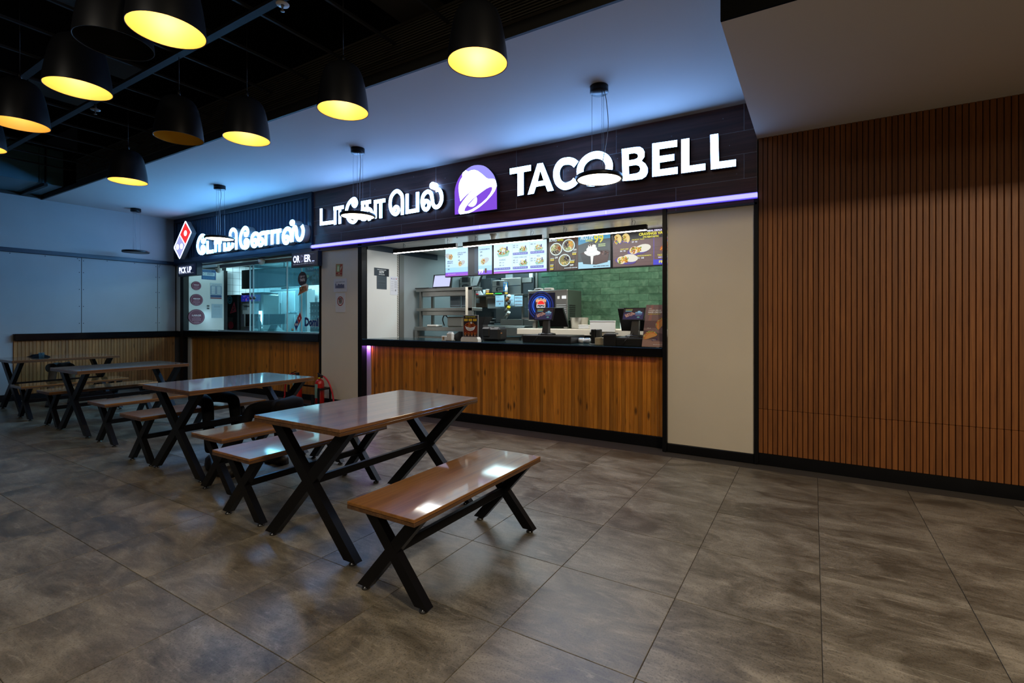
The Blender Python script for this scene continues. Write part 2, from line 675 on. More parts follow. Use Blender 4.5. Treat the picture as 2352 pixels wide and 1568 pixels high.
def dup(root, loc, label, group=None, scale=None):
    """A copy of a thing with copies of its parts and sub-parts."""
    r = root.copy()
    COL.objects.link(r)
    r.location = loc
    r['label'] = label
    if group: r['group'] = group
    if scale: r.scale = scale
    for ch in list(root.children):
        c = ch.copy()
        COL.objects.link(c)
        c.parent = r
        for g in list(ch.children):
            d = g.copy()
            COL.objects.link(d)
            d.parent = c
    return r


def bez(pts, n=10):
    """Smooth curve through the points (Catmull-Rom), any dimension."""
    P = [Vector(p) for p in pts]
    P = [P[0] * 2 - P[1]] + P + [P[-1] * 2 - P[-2]]
    out = []
    for i in range(1, len(P) - 2):
        for k in range(n):
            t = k / n
            a, b, c, d = P[i - 1], P[i], P[i + 1], P[i + 2]
            out.append(0.5 * ((2 * b) + (c - a) * t + (2 * a - 5 * b + 4 * c - d) * t * t + (3 * b - a - 3 * c + d) * t ** 3))
    out.append(P[-2].copy())
    return out


def arc(cx, cz, rx, rz, a0, a1, n=20):
    return [(cx + rx * math.cos(math.radians(a0 + (a1 - a0) * i / n)), cz + rz * math.sin(math.radians(a0 + (a1 - a0) * i / n))) for i in range(n + 1)]


_txt = {}


def text_shape(s, bold=0.0):
    """Outline triangles of a line of lettering (unit height), left-bottom at 0, from Blender's own font."""
    k = (s, bold)
    if k not in _txt:
        cu = bpy.data.curves.new('t', 'FONT')
        cu.body = s
        cu.size = 1.0
        cu.resolution_u = 2
        cu.offset = bold
        cu.fill_mode = 'FRONT'
        o = bpy.data.objects.new('t', cu)
        COL.objects.link(o)
        dg = bpy.context.evaluated_depsgraph_get()
        me = bpy.data.meshes.new_from_object(o.evaluated_get(dg))
        vs = [(v.co.x, v.co.y) for v in me.vertices]
        fs = [tuple(p.vertices) for p in me.polygons]
        bpy.data.objects.remove(o)
        bpy.data.curves.remove(cu)
        bpy.data.meshes.remove(me)
        x0 = min(v[0] for v in vs); x1 = max(v[0] for v in vs)
        z0 = min(v[1] for v in vs); z1 = max(v[1] for v in vs)
        _txt[k] = ([(v[0] - x0, v[1] - z0) for v in vs], fs, x1 - x0, z1 - z0)
    return _txt[k]


def lin(c):
    """sRGB 0-255 to linear."""
    return tuple((v / 255 / 12.92) if v / 255 <= 0.04045 else ((v / 255 + 0.055) / 1.055) ** 2.4 for v in c)


class Art:
    """Flat print made of coloured shapes in (u, v); layers are stacked a hair apart towards the viewer."""

    def __init__(self, step=0.0004):
        self.v = []
        self.f = []
        self.c = []
        self.k = 0
        self.step = step

    def shape(self, vs, fs, col):
        n = len(self.v)
        d = self.k * self.step
        self.k += 1
        self.v += [(a, b, d) for a, b in vs]
        for f in fs:
            self.f.append(tuple(i + n for i in f))
            self.c.append(col)
        return self

    def rect(self, u0, v0, u1, v1, col):
        return self.shape([(u0, v0), (u1, v0), (u1, v1), (u0, v1)], [(0, 1, 2, 3)], col)

    def poly(self, pts, col):
        return self.shape(pts, [tuple(range(len(pts)))], col)

    def ell(self, u, v, ru, rv, col, n=20, rot=0):
        c, s = math.cos(rot), math.sin(rot)
        pts = []
        for i in range(n):
            a = 2 * math.pi * i / n
            x, y = ru * math.cos(a), rv * math.sin(a)
            pts.append((u + x * c - y * s, v + x * s + y * c))
        return self.poly(pts, col)

    def ring(self, u, v, r, t, col, n=28):
        vs = []
        for i in range(n):
            a = 2 * math.pi * i / n
            for q in (r, r - t):
                vs.append((u + q * math.cos(a), v + q * math.sin(a)))
        fs = [(2 * i, 2 * ((i + 1) % n), 2 * ((i + 1) % n) + 1, 2 * i + 1) for i in range(n)]
        return self.shape(vs, fs, col)

    def bits(self, u, v, ru, rv, cols, n, size, seed=1):
        """Many small blobs: chopped food."""
        rnd = random.Random(seed)
        for i in range(n):
            a = rnd.random() * 6.283
            q = math.sqrt(rnd.random())
            self.ell(u + ru * q * math.cos(a), v + rv * q * math.sin(a), size * rnd.uniform(.6, 1.3), size * rnd.uniform(.4, .9), rnd.choice(cols), 6, rnd.random() * 3)
            self.k -= 1
        self.k += 1
        return self

    def text(self, s, u, v, h, col, bold=0.0, w=None, align='L'):
        vs, fs, tw, th = text_shape(s, bold)
        sv = h / th
        su = (w / tw) if w else sv
        off = {'L': 0, 'C': -tw * su / 2, 'R': -tw * su}[align]
        return self.shape([(u + off + a * su, v + b * sv) for a, b in vs], fs, col)

    def lines(self, u0, u1, v, n, dv, th, col, seed=0):
        """Text too small to read: rows of dashes."""
        rnd = random.Random(seed)
        for i in range(n):
            x = u0
            while x < u1 - 1e-4:
                L = min(rnd.uniform(.08, .22) * (u1 - u0), u1 - x)
                self.rect(x, v - i * dv, x + L * .85, v - i * dv + th, col)
                self.k -= 1
                x += L
        self.k += 1
        return self

    def gain(self, k):
        self.c = [tuple(min(0.9, v * k) for v in c) for c in self.c]
        return self

    def build(self, name, parent, mat, origin, u=(1, 0, 0), v=(0, 0, 1), n=(0, -1, 0), kind=None):
        O, U, Vv, N = Vector(origin), Vector(u), Vector(v), Vector(n)
        flip = U.cross(Vv).dot(N) < 0
        me = bpy.data.meshes.new(name)
        me.from_pydata([O + U * a + Vv * b + N * d for a, b, d in self.v], [], [f[::-1] if flip else f for f in self.f])
        me.materials.append(MATS[mat])
        at = me.color_attributes.new('Col', 'FLOAT_COLOR', 'CORNER')
        data = []
        for p, c in zip(me.polygons, self.c):
            data += [c[0], c[1], c[2], 1.0] * p.loop_total
        at.data.foreach_set('color', data)
        me.update()
        return link(name, me, parent, None, kind)


def box_part(name, x0, x1, y0, y1, z0, z1, mat, parent=None, b=0.0, kind=None):
    return MB().box(x0, x1, y0, y1, z0, z1, b).build(name, parent, mat, None, kind)


# ================================================================== THE SETTING
XL = -11.18      # left wall
YF = 4.95        # shop front
ZC = 3.335       # white ceiling
XS = -0.445      # left edge of the dropped soffit


def frame_xy(X, Y, Z):
    """Where a point falls in the picture, as fractions; None behind the camera."""
    s, c = math.sin(math.radians(30.5)), math.cos(math.radians(30.5))
    fw = -s * X + c * Y
    if fw < 0.3:
        return None
    return (1207.9 + 1120.73 * (c * X + s * Y) / fw) / 2352, (731.0 + 1120.73 * (H - Z) / fw) / 1568


# ---- floor of 60 cm tiles
floor = struct_root('floor')
MB().box(XL, 4.6, -5.4, 9.4, -0.06, -0.0035).build('grout', floor, 'grout')
tile_me = MB().box(-0.2985, 0.2985, -0.2985, 0.2985, -0.012, 0, 0.0012).build('tile', floor, 'floor_tile', loc=(0, 0, 0))
tile_mesh = tile_me.data
bpy.data.objects.remove(tile_me)
cells = []
for i in range(-19, 8):
    for j in range(-10, 7):
        X, Y = 0.33 + 0.6 * i, 0.87 + 0.6 * j
        if X - 0.3 < XL - 0.55 or Y > 5.2:
            continue
        seen = False
        for dx in (-.29, 0, .29):
            for dy in (-.29, 0, .29):
                p = frame_xy(X + dx, Y + dy, 0)
                if p and -0.01 < p[0] < 1.01 and -0.01 < p[1] < 1.01:
                    seen = True
        cells.append((0 if seen else 1, math.hypot(X, Y), X, Y))
cells.sort()
rest = MB()
n_tile = 0
for hid, d, X, Y in cells:
    if not hid and n_tile < 295:
        n_tile += 1
        link('tile', tile_mesh, floor, (X, Y, 0))
    else:
        rest.box(max(X - 0.2985, XL), X + 0.2985, Y - 0.2985, Y + 0.2985, -0.012, 0)
rest.build('tile_field', floor, 'floor_tile', kind='stuff')

# ---- left wall
wl = struct_root('wall_left')
MB().box(XL - 0.15, XL - 0.004, -5.4, 5.1, 0, 4.3).build('backing', wl, 'grout')
box_part('upper_panel', XL - 0.004, XL, -5.4, YF, 2.485, ZC, 'wall_white', wl)
box_part('upper_panel', XL - 0.004, XL, -5.4, 2.95, ZC, 4.3, 'wall_white', wl)
ys = [-5.4, -1.35, 1.10, 2.287, 3.454, 4.621, 4.935]
for a, b in zip(ys, ys[1:]):
    box_part('panel', XL - 0.004, XL, a + 0.004, b - 0.004, 1.085 if a > 2.2 else 0.1, 2.415, 'wall_white', wl, 0.002)
box_part('panel', XL - 0.004, XL, 2.287, 2.596, 0.1, 1.085, 'wall_white', wl, 0.002)
sc = MB()
for yj in (3.454, 4.621):
    for zz in (1.25, 1.55, 1.85, 2.15, 2.36):
        for dy in (-0.028, 0.028):
            sc.box(XL, XL + 0.002, yj + dy - .006, yj + dy + .006, zz - .006, zz + .006)
for k in range(9):
    sc.box(XL, XL + 0.002, 1.3 + .42 * k - .006, 1.3 + .42 * k + .006, 2.385, 2.397)
sc.build('screw_heads', wl, 'black_metal')
box_part('trim_rail', XL - 0.004, XL + 0.035, -5.4, YF, 2.412, 2.482, 'navy_dark', wl, 0.006)
box_part('skirting', XL - 0.004, XL + 0.014, -5.4, 2.596, 0, 0.11, 'black_frame', wl, 0.004)
slat_y = MB().box(XL - 0.004, XL + 0.016, -0.0218, 0.0218, 0.09, 0.985, 0.004).mesh('slat')
slat_y.materials.append(MATS['pine_wood_pale'])
for k in range(51):
    link('slat', slat_y, wl, (0, 2.62 + 0.0455 * k, 0)).location = (0, 2.62 + 0.0455 * k, 0)
box_part('ledge', XL - 0.004, XL + 0.075, 2.596, 5.0, 0.975, 1.086, 'black_stone', wl, 0.006)
box_part('toe_board', XL - 0.004, XL + 0.018, 2.596, YF, 0, 0.09, 'black_frame', wl)

# ---- right wall of upright wooden slats
wr = struct_root('wall_right')
MB().box(-0.43, 4.6, YF + 0.012, YF + 0.1, 0, 3.3).build('backing', wr, 'black_frame')
ZJ = 0.509
up = MB().box(-0.0174, 0.0174, YF - 0.004, YF + 0.012, ZJ + 0.001, 2.99, 0.0025).mesh('slat')
lo = MB().box(-0.0174, 0.0174, YF - 0.004, YF + 0.012, 0.105, ZJ - 0.001, 0.0025).mesh('slat')
for me in (up, lo):
    me.materials.append(MATS['slat_wood'])
for k in range(110):
    xk = -0.4165 + 0.0396 * k
    for me in (up, lo):
        o = link('slat', me, wr)
        o.location = (xk, 0, 0)
box_part('skirting', -0.43, 4.6, YF - 0.004, YF + 0.012, 0, 0.105, 'black_frame', wr)

# ---- shop front: cream pillars, black posts
wb = struct_root('wall_back')
box_part('pillar_panel', -6.63, -5.786, YF, YF + 0.08, 0.10, 2.43, 'cream_panel', wb, 0.003)
box_part('pillar_panel', -1.264, -0.471, YF, YF + 0.1, 0.085, 2.43, 'cream_panel', wb, 0.003)
box_part('skirting', -6.63, -5.786, YF - 0.012, YF + 0.05, 0, 0.10, 'black_frame', wb, 0.003)
box_part('skirting', -1.264, -0.471, YF - 0.012, YF + 0.05, 0, 0.085, 'black_frame', wb, 0.004)
box_part('post', -6.672, -6.632, YF - 0.012, YF + 0.09, 0, 2.44, 'black_frame', wb, 0.004)
box_part('post', -5.786, -5.703, YF - 0.012, YF + 0.09, 0, 2.44, 'black_frame', wb, 0.004)
box_part('post', -1.308, -1.264, YF - 0.03, YF - 0.001, 0, 2.44, 'black_frame', wb, 0.004)
box_part('post', -0.471, -0.431, YF - 0.02, YF + 0.09, 0, 2.44, 'black_frame', wb, 0.004)
box_part('post', -11.0, -10.875, YF - 0.012, YF + 0.09, 0, 2.44, 'black_frame', wb, 0.004)
box_part('infill', -11.18, -11.0, YF, YF + 0.06, 1.08, 2.42, 'cream_panel', wb)
box_part('infill', -10.875, -10.76, YF + 0.07, YF + 0.1, 0, 0.96, 'cream_panel', wb)
box_part('infill', -5.703, -5.622, YF + 0.085, YF + 0.12, 0, 0.942, 'purple_lit_side', wb)

# ---- wooden fascia over the right-hand shop: staggered boards in recessed joints
fa = struct_root('trim_1')
MB().box(-6.80, XS, YF - 0.0105, YF + 0.1, 2.40, ZC).build('backing', fa, 'grout_fascia')
rows = [(3.0865, 3.332, -0.555), (2.8725, 3.0815, -1.178), (2.6405, 2.8675, -0.555), (2.405, 2.6355, -1.178)]
for z0, z1, xs in rows:
    xj = xs
    edges = [XS]
    while xj > -6.80:
        edges.append(xj)
        xj -= 1.243
    edges.append(-6.80)
    for a, b in zip(edges, edges[1:]):
        if a - b > 0.02:
            box_part('board', b + 0.0025, a - 0.0025, YF - 0.012, YF - 0.0105, z0, z1, 'fascia_wood', fa, 0.0015)
pin = MB()
rnd = random.Random(4)
for z0, z1, xs in rows[:3]:
    for k in range(11):
        xx = -6.5 + 0.58 * k + rnd.uniform(-.1, .1)
        zz = z0 + (z1 - z0) * rnd.uniform(.15, .85)
        pin.box(xx - .004, xx + .004, YF - 0.0135, YF - 0.011, zz - .004, zz + .004)
pin.build('screw_heads', fa, 'grey_plastic')

# ---- ribbed navy fascia over the left-hand shop
fn = struct_root('trim_2')
MB().box(-11.18, -6.80, YF, YF + 0.1, 2.40, ZC).build('backing', fn, 'navy_dark')
rib = MB().plate([(-0.038, 0), (-0.020, -0.022), (0.020, -0.022), (0.038, 0)], 2.53, 3.25)
rib.v = [(a, YF + c, b) for a, b, c in rib.v]
rib_me = rib.mesh('rib')
rib_me.materials.append(MATS['navy_metal'])
for k in range(46):
    o = link('rib', rib_me, fn)
    o.location = (-11.08 + 0.0925 * k, 0, 0)
box_part('frame_rail', -11.18, -6.80, YF - 0.05, YF, 3.25, ZC - 0.002, 'navy_dark', fn, 0.006)
box_part('frame_rail', -11.18, -6.80, YF - 0.05, YF, 2.44, 2.53, 'navy_metal', fn, 0.006)
box_part('frame_stile', -11.18, -11.10, YF - 0.05, YF, 2.53, 3.25, 'navy_dark', fn, 0.006)
box_part('frame_stile', -6.87, -6.80, YF - 0.05, YF, 2.53, 3.25, 'navy_dark', fn, 0.006)
box_part('soffit_board', -11.18, -6.80, YF - 0.05, YF + 0.15, 2.395, 2.44, 'navy_dark', fn)

# ---- ceilings
c1 = struct_root('ceiling')
box_part('slab', XL, XS, 2.95, YF + 0.1, ZC, ZC + 0.06, 'ceiling_white', c1)
box_part('soffit', XS, 4.6, 2.90, YF + 0.1, 2.99, 3.34, 'soffit_white', c1)
box_part('soffit_front', XS, 4.6, 2.885, 2.90, 2.99, 4.3, 'ceiling_black', c1)
box_part('black_deck', XL - 0.1, 4.6, -5.4, 2.95, 4.3, 4.36, 'ceiling_black', c1)
for yb in (2.07, 1.53, 0.45, -0.65, -1.75):
    box_part('carrier', -11.1 if yb > 1.6 else -8.5, 2.2, yb - 0.028, yb + 0.028, 3.56, 3.585, 'strut_black', c1)
for k in range(18):
    xr = -3.53 - 0.565 * k if k < 14 else -3.53 + 0.565 * (k - 13)
    box_part('rib', xr - 0.011, xr + 0.011, 0.3, 2.91, 3.585, 3.605, 'strut_black', c1)
for k, (a, b) in enumerate(((-9.7, 1.62), (-7.2, 1.7), (-6.0, 1.75), (-5.0, 1.2), (-2.9, 2.45), (-2.3, 2.3))):
    box_part('deck_panel', a, a + 0.45, b, b + 0.5, 3.75, 3.76, 'bulkhead_black', c1)

# ---- bulkhead with a long louvred air grille in front of the white ceiling
bh = struct_root('trim_3')
box_part('band', XL, XS, 2.925, 2.948, ZC - 0.004, 3.40, 'bulkhead_black', bh)
box_part('band', -9.665, XS, 2.925, 2.948, 3.40, 3.425, 'bulkhead_black', bh)
box_part('face', -9.665, XS, 2.94, 2.948, 3.425, 4.3, 'ceiling_black', bh)
gr = thing('air_grille', 'long black louvred air grille on the bulkhead along the white ceiling edge', 'vent', (-5.0, 2.93, 3.43))
box_part('flange', -9.66, XS - .01, 2.918, 2.94, 3.424, 3.44, 'grille_black', gr)
box_part('flange', -9.66, XS - .01, 2.918, 2.94, 3.735, 3.75, 'grille_black', gr)
for k in range(13):
    zk = 3.452 + 0.0218 * k
    box_part('louver', -9.66, XS - .01, 2.921, 2.938, zk, zk + 0.008, 'grille_black', gr)
for k in range(9):
    xk = -9.2 + 1.05 * k
    box_part('mullion', xk - .006, xk + .006, 2.924, 2.939, 3.44, 3.735, 'bulkhead_black', gr)

# ---- air duct along the left wall
du = thing('air_duct', 'dark blue-green rectangular air duct under the black ceiling by the left wall', 'duct', (-10.6, 0.5, 3.39))
for a, b in ((-2.0, 0.9), (0.9, 2.18), (2.18, 2.62), (2.62, 2.90)):
    box_part('duct_section', -11.12, -10.08, a + 0.003, b - 0.003, 3.39, 3.93, 'duct_blue', du, 0.004)
box_part('support_rail', -11.15, -10.02, 2.66, 2.70, 3.345, 3.385, 'strut_black', du)
box_part('hanger', -10.055, -10.035, 2.67, 2.69, 3.36, 4.3, 'black_metal', du)
box_part('edge_angle', -11.17, -11.12, -2.0, 2.92, 3.345, 3.39, 'bulkhead_black', du)

# ---- walls of the shop interiors
wi = struct_root('wall_inner')
# right-hand kitchen
box_part('side_panel', -5.74, -5.70, YF + 0.09, 5.68, 0.9, 2.36, 'kitchen_white', wi)
box_part('side_header', -5.74, -5.69, YF + 0.09, 6.6, 2.36, 2.46, 'navy_dark', wi)
box_part('metal_strip', -5.74, -5.695, 5.69, 5.79, 0.9, 2.36, 'steel_dull', wi)
box_part('side_panel', -5.74, -5.71, 5.79, 8.5, 0, 2.46, 'kitchen_grey', wi)
box_part('back_panel', -5.74, -3.78, 8.5, 8.55, 0, 2.46, 'kitchen_grey', wi)
box_part('partition', -3.80, -3.765, 6.75, 8.5, 0, 2.46, 'steel_dull', wi)
box_part('end_panel', -0.90, -0.86, YF + 0.1, 6.8, 0, 2.46, 'kitchen_white', wi)
box_part('ceiling_panel', -5.74, -0.86, YF + 0.0, 8.55, 2.45, 2.50, 'kitchen_white', wi)
box_part('valance', -6.80, XS, YF - 0.02, YF + 0.02, 2.385, 2.405, 'navy_dark', wi)
# left-hand kitchen
box_part('side_panel', -10.92, -10.875, YF + 0.09, 5.72, 0.9, 2.36, 'kitchen_white', wi)
box_part('side_post', -10.94, -10.865, 5.72, 5.79, 0.9, 2.36, 'black_frame', wi)
box_part('back_panel', -11.56, -6.6, 7.62, 7.66, 0, 2.64, 'tile_grout_dark', wi)
box_part('side_panel', -11.60, -11.56, 5.0, 7.66, 0, 2.64, 'tile_grout_dark', wi)
box_part('end_panel', -6.64, -6.62, YF + 0.09, 7.66, 0, 2.44, 'kitchen_white', wi)
box_part('ceiling_panel', -11.6, -6.6, 5.3, 7.66, 2.62, 2.66, 'kitchen_white', wi)
box_part('ceiling_panel', -11.6, -6.6, YF + 0.1, 5.3, 2.38, 2.42, 'kitchen_white', wi)
box_part('ceiling_step', -11.6, -6.6, 5.3, 5.32, 2.38, 2.62, 'kitchen_white', wi)
# white square tiles of the left-hand kitchen
t1 = MB().box(-0.002, 0.004, -0.0725, 0.0725, -0.0725, 0.0725, 0.002).mesh('tile'); t1.materials.append(MATS['tile_white'])
t2 = MB().box(-0.0725, 0.0725, -0.004, 0.002, -0.0725, 0.0725, 0.002).mesh('tile'); t2.materials.append(MATS['tile_white'])
for r in range(9):
    for k in range(9):
        o = link('tile', t1, wi); o.location = (-11.558, 6.2 + 0.149 * k, 1.29 + 0.149 * r)
for r in range(9):
    for k in range(20):
        o = link('tile', t2, wi); o.location = (-11.40 + 0.149 * k, 7.618, 1.29 + 0.149 * r)
# green glazed bricks behind the right-hand counter
wg = struct_root('wall_green')
box_part('backing', -3.765, -0.86, 6.765, 6.82, 0, 2.46, 'green_grout', wg)
tg = MB().box(-0.142, 0.142, -0.004, 0.004, -0.0492, 0.0492, 0.0015).mesh('brick')
tg.materials.append(MATS['green_tile'])
rnd = random.Random(11)
for r in range(11):
    for k in range(10):
        xk = -3.56 + 0.2865 * k + (0.143 if r % 2 else 0)
        x0, x1 = max(xk - 0.142, -3.762), min(xk + 0.142, -0.9)
        if x1 - x0 < 0.03:
            continue
        o = link('brick', tg, wg)
        o.location = ((x0 + x1) / 2, 6.762 + rnd.uniform(-.0015, .0015), 1.035 + 0.1005 * r)
        o.scale = ((x1 - x0) / 0.284, 1, 1)
        o.rotation_euler = (rnd.uniform(-.006, .006), 0, rnd.uniform(-.006, .006))


# ================================================================== SIGNS
YT = 4.875       # face of the right-hand shop's letters


def letter(name, root, mb_front, mb_side=None):
    o = mb_front.build(name, root)
    return o


def stroke_letter(name, root, strokes, w, yf, depth, glow, side):
    """A built-up sign letter: a glowing face with a return behind it."""
    a = MB()
    a.mat(glow)
    for s in strokes:
        a.ribbon(s, w, yf, yf + 0.008)
    o = a.build(name, root)
    b = MB()
    b.mat(side)
    for s in strokes:
        b.ribbon(s, w * 0.97, yf + 0.008, yf + depth)
    b.build('letter_return', o)
    return o


def plate_letter(name, root, outline, holes, yf, depth, glow, side):
    """Letter from an outline in x, z with optional counters, bridged into one polygon."""
    pts = list(outline)
    for h in holes:
        bi, bj = min(((i, j) for i in range(len(pts)) for j in range(len(h))), key=lambda q: (pts[q[0]][0] - h[q[1]][0]) ** 2 + (pts[q[0]][1] - h[q[1]][1]) ** 2)
        ring = h[bj:] + h[:bj + 1]
        pts = pts[:bi + 1] + ring + pts[bi:]
    from mathutils.geometry import tessellate_polygon
    tri = tessellate_polygon([[Vector((p[0], p[1], 0)) for p in loop] for loop in [outline] + holes])
    allp = list(outline)
    for h in holes:
        allp += h
    n = len(allp)
    a = MB().mat(glow)
    a.add([(p[0], yf, p[1]) for p in allp], [tuple(t) for t in tri])
    o = a.build(name, root)
    b = MB().mat(side)
    for loop in [outline] + holes:
        m = len(loop)
        b.add([(p[0], yf, p[1]) for p in loop] + [(p[0], yf + depth, p[1]) for p in loop], [(i, (i + 1) % m, m + (i + 1) % m, m + i) for i in range(m)])
    b.build('letter_return', o)
    return o


def smooth2(pts, n=8):
    return [(p.x, p.y) for p in bez([Vector((a, b, 0)) for a, b in pts], n)]


# ---- Latin lettering of the right-hand shop
sg = thing('shop_sign', 'white backlit Latin capitals TACO BELL on the dark wood fascia, right of the purple emblem', 'sign', (-2.0, 4.9, 2.7))
L_T = [(-3.093, 3.108), (-2.804, 3.106), (-2.804, 3.039), (-2.902, 3.038), (-2.902, 2.775), (-2.985, 2.771), (-2.987, 3.039), (-3.091, 3.038)]
L_A = [(-2.848, 2.769), (-2.719, 3.106), (-2.648, 3.104), (-2.509, 2.773), (-2.587, 2.772), (-2.616, 2.847), (-2.737, 2.845), (-2.765, 2.771)]
L_Ah = [(-2.716, 2.902), (-2.681, 3.023), (-2.638, 2.903)]
L_C = smooth2([(-2.237, 3.022), (-2.274, 3.054), (-2.332, 3.076), (-2.411, 3.072), (-2.464, 3.018), (-2.477, 2.938), (-2.450, 2.855), (-2.386, 2.804), (-2.324, 2.803), (-2.271, 2.822), (-2.239, 2.850)], 6)
L_O = [(-2.022, 2.930)][0]
L_B = [(-1.716, 3.097), (-1.564, 3.092), (-1.522, 3.085), (-1.492, 3.062), (-1.474, 3.025), (-1.477, 2.975), (-1.505, 2.940), (-1.467, 2.906), (-1.442, 2.858), (-1.442, 2.811), (-1.460, 2.776), (-1.501, 2.755), (-1.564, 2.754), (-1.706, 2.763)]
L_B1 = [(-1.641, 3.033), (-1.581, 3.032), (-1.550, 3.018), (-1.540, 2.994), (-1.550, 2.974), (-1.578, 2.966), (-1.640, 2.967)]
L_B2 = [(-1.640, 2.909), (-1.564, 2.908), (-1.530, 2.892), (-1.517, 2.860), (-1.528, 2.832), (-1.557, 2.821), (-1.637, 2.821)]
L_E = [(-1.396, 3.096), (-1.150, 3.087), (-1.150, 3.021), (-1.325, 3.027), (-1.325, 2.958), (-1.178, 2.954), (-1.178, 2.891), (-1.323, 2.892), (-1.321, 2.824), (-1.145, 2.822), (-1.145, 2.755), (-1.396, 2.761)]
L_L = [(-1.111, 3.084), (-1.035, 3.083), (-1.035, 2.816), (-0.887, 2.814), (-0.886, 2.752), (-1.111, 2.754)]
L_L2 = [(-0.843, 3.078), (-0.771, 3.076), (-0.765, 2.811), (-0.617, 2.808), (-0.617, 2.745), (-0.837, 2.748)]
GL, SD = 'letter_glow', 'sign_side_dark'
plate_letter('letter_t', sg, L_T, [], YT, 0.07, GL, SD)
plate_letter('letter_a', sg, L_A, [L_Ah], YT, 0.07, GL, SD)
stroke_letter('letter_c', sg, [L_C], 0.078, YT, 0.07, GL, SD)
ring = arc(L_O[0], L_O[1] + 0.010, 0.168, 0.147, 0, 360, 40)[:-1]
a = MB().mat(GL).ribbon(ring, 0.078, YT, YT + 0.008, closed=True)
o = a.build('letter_o', sg)
MB().mat(SD).ribbon(ring, 0.075, YT + 0.008, YT + 0.07, closed=True).build('letter_return', o)
plate_letter('letter_b', sg, L_B, [L_B1, L_B2], YT, 0.07, GL, SD)
plate_letter('letter_e', sg, L_E, [], YT, 0.07, GL, SD)
plate_letter('letter_l', sg, L_L, [], YT, 0.07, GL, SD)
plate_letter('letter_l', sg, L_L2, [], YT, 0.07, GL, SD)

# ---- emblem: white bell on purple arch
em = thing('emblem_sign', 'purple arched backlit emblem with a tilted white bell on the wood fascia', 'sign', (-3.6, 4.9, 2.6))
E_back = [(-3.914, 2.651), (-3.918, 2.936), (-3.912, 2.978), (-3.900, 3.018), (-3.879, 3.060), (-3.853, 3.101), (-3.826, 3.131), (-3.797, 3.158), (-3.767, 3.178), (-3.735, 3.194), (-3.696, 3.211), (-3.651, 3.224), (-3.606, 3.228), (-3.555, 3.224), (-3.511, 3.215), (-3.467, 3.200), (-3.432, 3.180), (-3.399, 3.156), (-3.363, 3.121), (-3.332, 3.086), (-3.311, 3.053), (-3.296, 3.020), (-3.283, 2.978), (-3.275, 2.937), (-3.271, 2.649)]
E_lav = [(-3.735, 3.194), (-3.696, 3.211), (-3.651, 3.224), (-3.606, 3.228), (-3.555, 3.224), (-3.511, 3.215), (-3.467, 3.200), (-3.432, 3.180), (-3.399, 3.156), (-3.363, 3.121), (-3.332, 3.086), (-3.311, 3.053), (-3.293, 3.012), (-3.320, 3.021), (-3.399, 3.032), (-3.430, 3.050), (-3.492, 3.105), (-3.555, 3.152), (-3.606, 3.172), (-3.657, 3.175), (-3.702, 3.165), (-3.722, 3.178)]
E_bell = [(-3.826, 2.811), (-3.846, 2.901), (-3.854, 2.980), (-3.846, 3.037), (-3.823, 3.081), (-3.793, 3.113), (-3.797, 3.135), (-3.790, 3.162), (-3.741, 3.189), (-3.722, 3.178), (-3.702, 3.165), (-3.657, 3.175), (-3.606, 3.172), (-3.555, 3.152), (-3.492, 3.105), (-3.430, 3.050), (-3.399, 3.032), (-3.320, 3.021), (-3.293, 3.004), (-3.281, 2.968), (-3.273, 2.927), (-3.302, 2.870), (-3.350, 2.821), (-3.430, 2.761), (-3.530, 2.701), (-3.631, 2.661), (-3.689, 2.647), (-3.826, 2.645), (-3.850, 2.665), (-3.856, 2.697), (-3.840, 2.747), (-3.780, 2.814), (-3.728, 2.859), (-3.683, 2.895), (-3.615, 2.934), (-3.663, 2.914), (-3.728, 2.877), (-3.780, 2.842), (-3.823, 2.809)]
E_open = [(-3.761, 2.686), (-3.748, 2.716), (-3.702, 2.763), (-3.644, 2.807), (-3.574, 2.845), (-3.492, 2.885), (-3.430, 2.913), (-3.381, 2.926), (-3.350, 2.927), (-3.340, 2.913), (-3.344, 2.886), (-3.369, 2.849), (-3.418, 2.800), (-3.492, 2.753), (-3.580, 2.712), (-3.657, 2.685), (-3.722, 2.674), (-3.754, 2.678)]
E_clap = [(-3.705, 2.745), (-3.663, 2.776), (-3.619, 2.809), (-3.574, 2.837), (-3.565, 2.803), (-3.571, 2.762), (-3.593, 2.734), (-3.625, 2.720), (-3.663, 2.722), (-3.689, 2.733)]
MB().mat('sign_side_dark').plate(E_back, 4.8715, 4.938, front=True).build('emblem_box', em)
A = Art()
PUR = (0.235, 0.075, 0.76)
A.poly(E_back, PUR)
A.poly(E_lav, (0.36, 0.33, 1.0))
WH = (2.6, 3.4, 6.0)
from mathutils.geometry import tessellate_polygon
tri = tessellate_polygon([[Vector((p[0], p[1], 0)) for p in E_bell]])
A.shape(E_bell, [tuple(t) for t in tri], WH)
A.poly(E_open, PUR)
A.poly(E_clap, WH)
A.build('emblem_face', em, 'logo_glow', (0, 4.87, 0))

# ---- Tamil lettering of the right-hand shop (drawn stroke by stroke)
tm = thing('shop_sign', 'white backlit Tamil lettering on the dark wood fascia, left of the purple emblem', 'sign', (-5.5, 4.9, 2.6))


def tamil(root, groups, w, yf, depth, glow, side):
    for strokes in groups:
        ss = [smooth2(s, 7) if c else s for s, c in strokes]
        stroke_letter('letter', root, ss, w, yf, depth, glow, side)


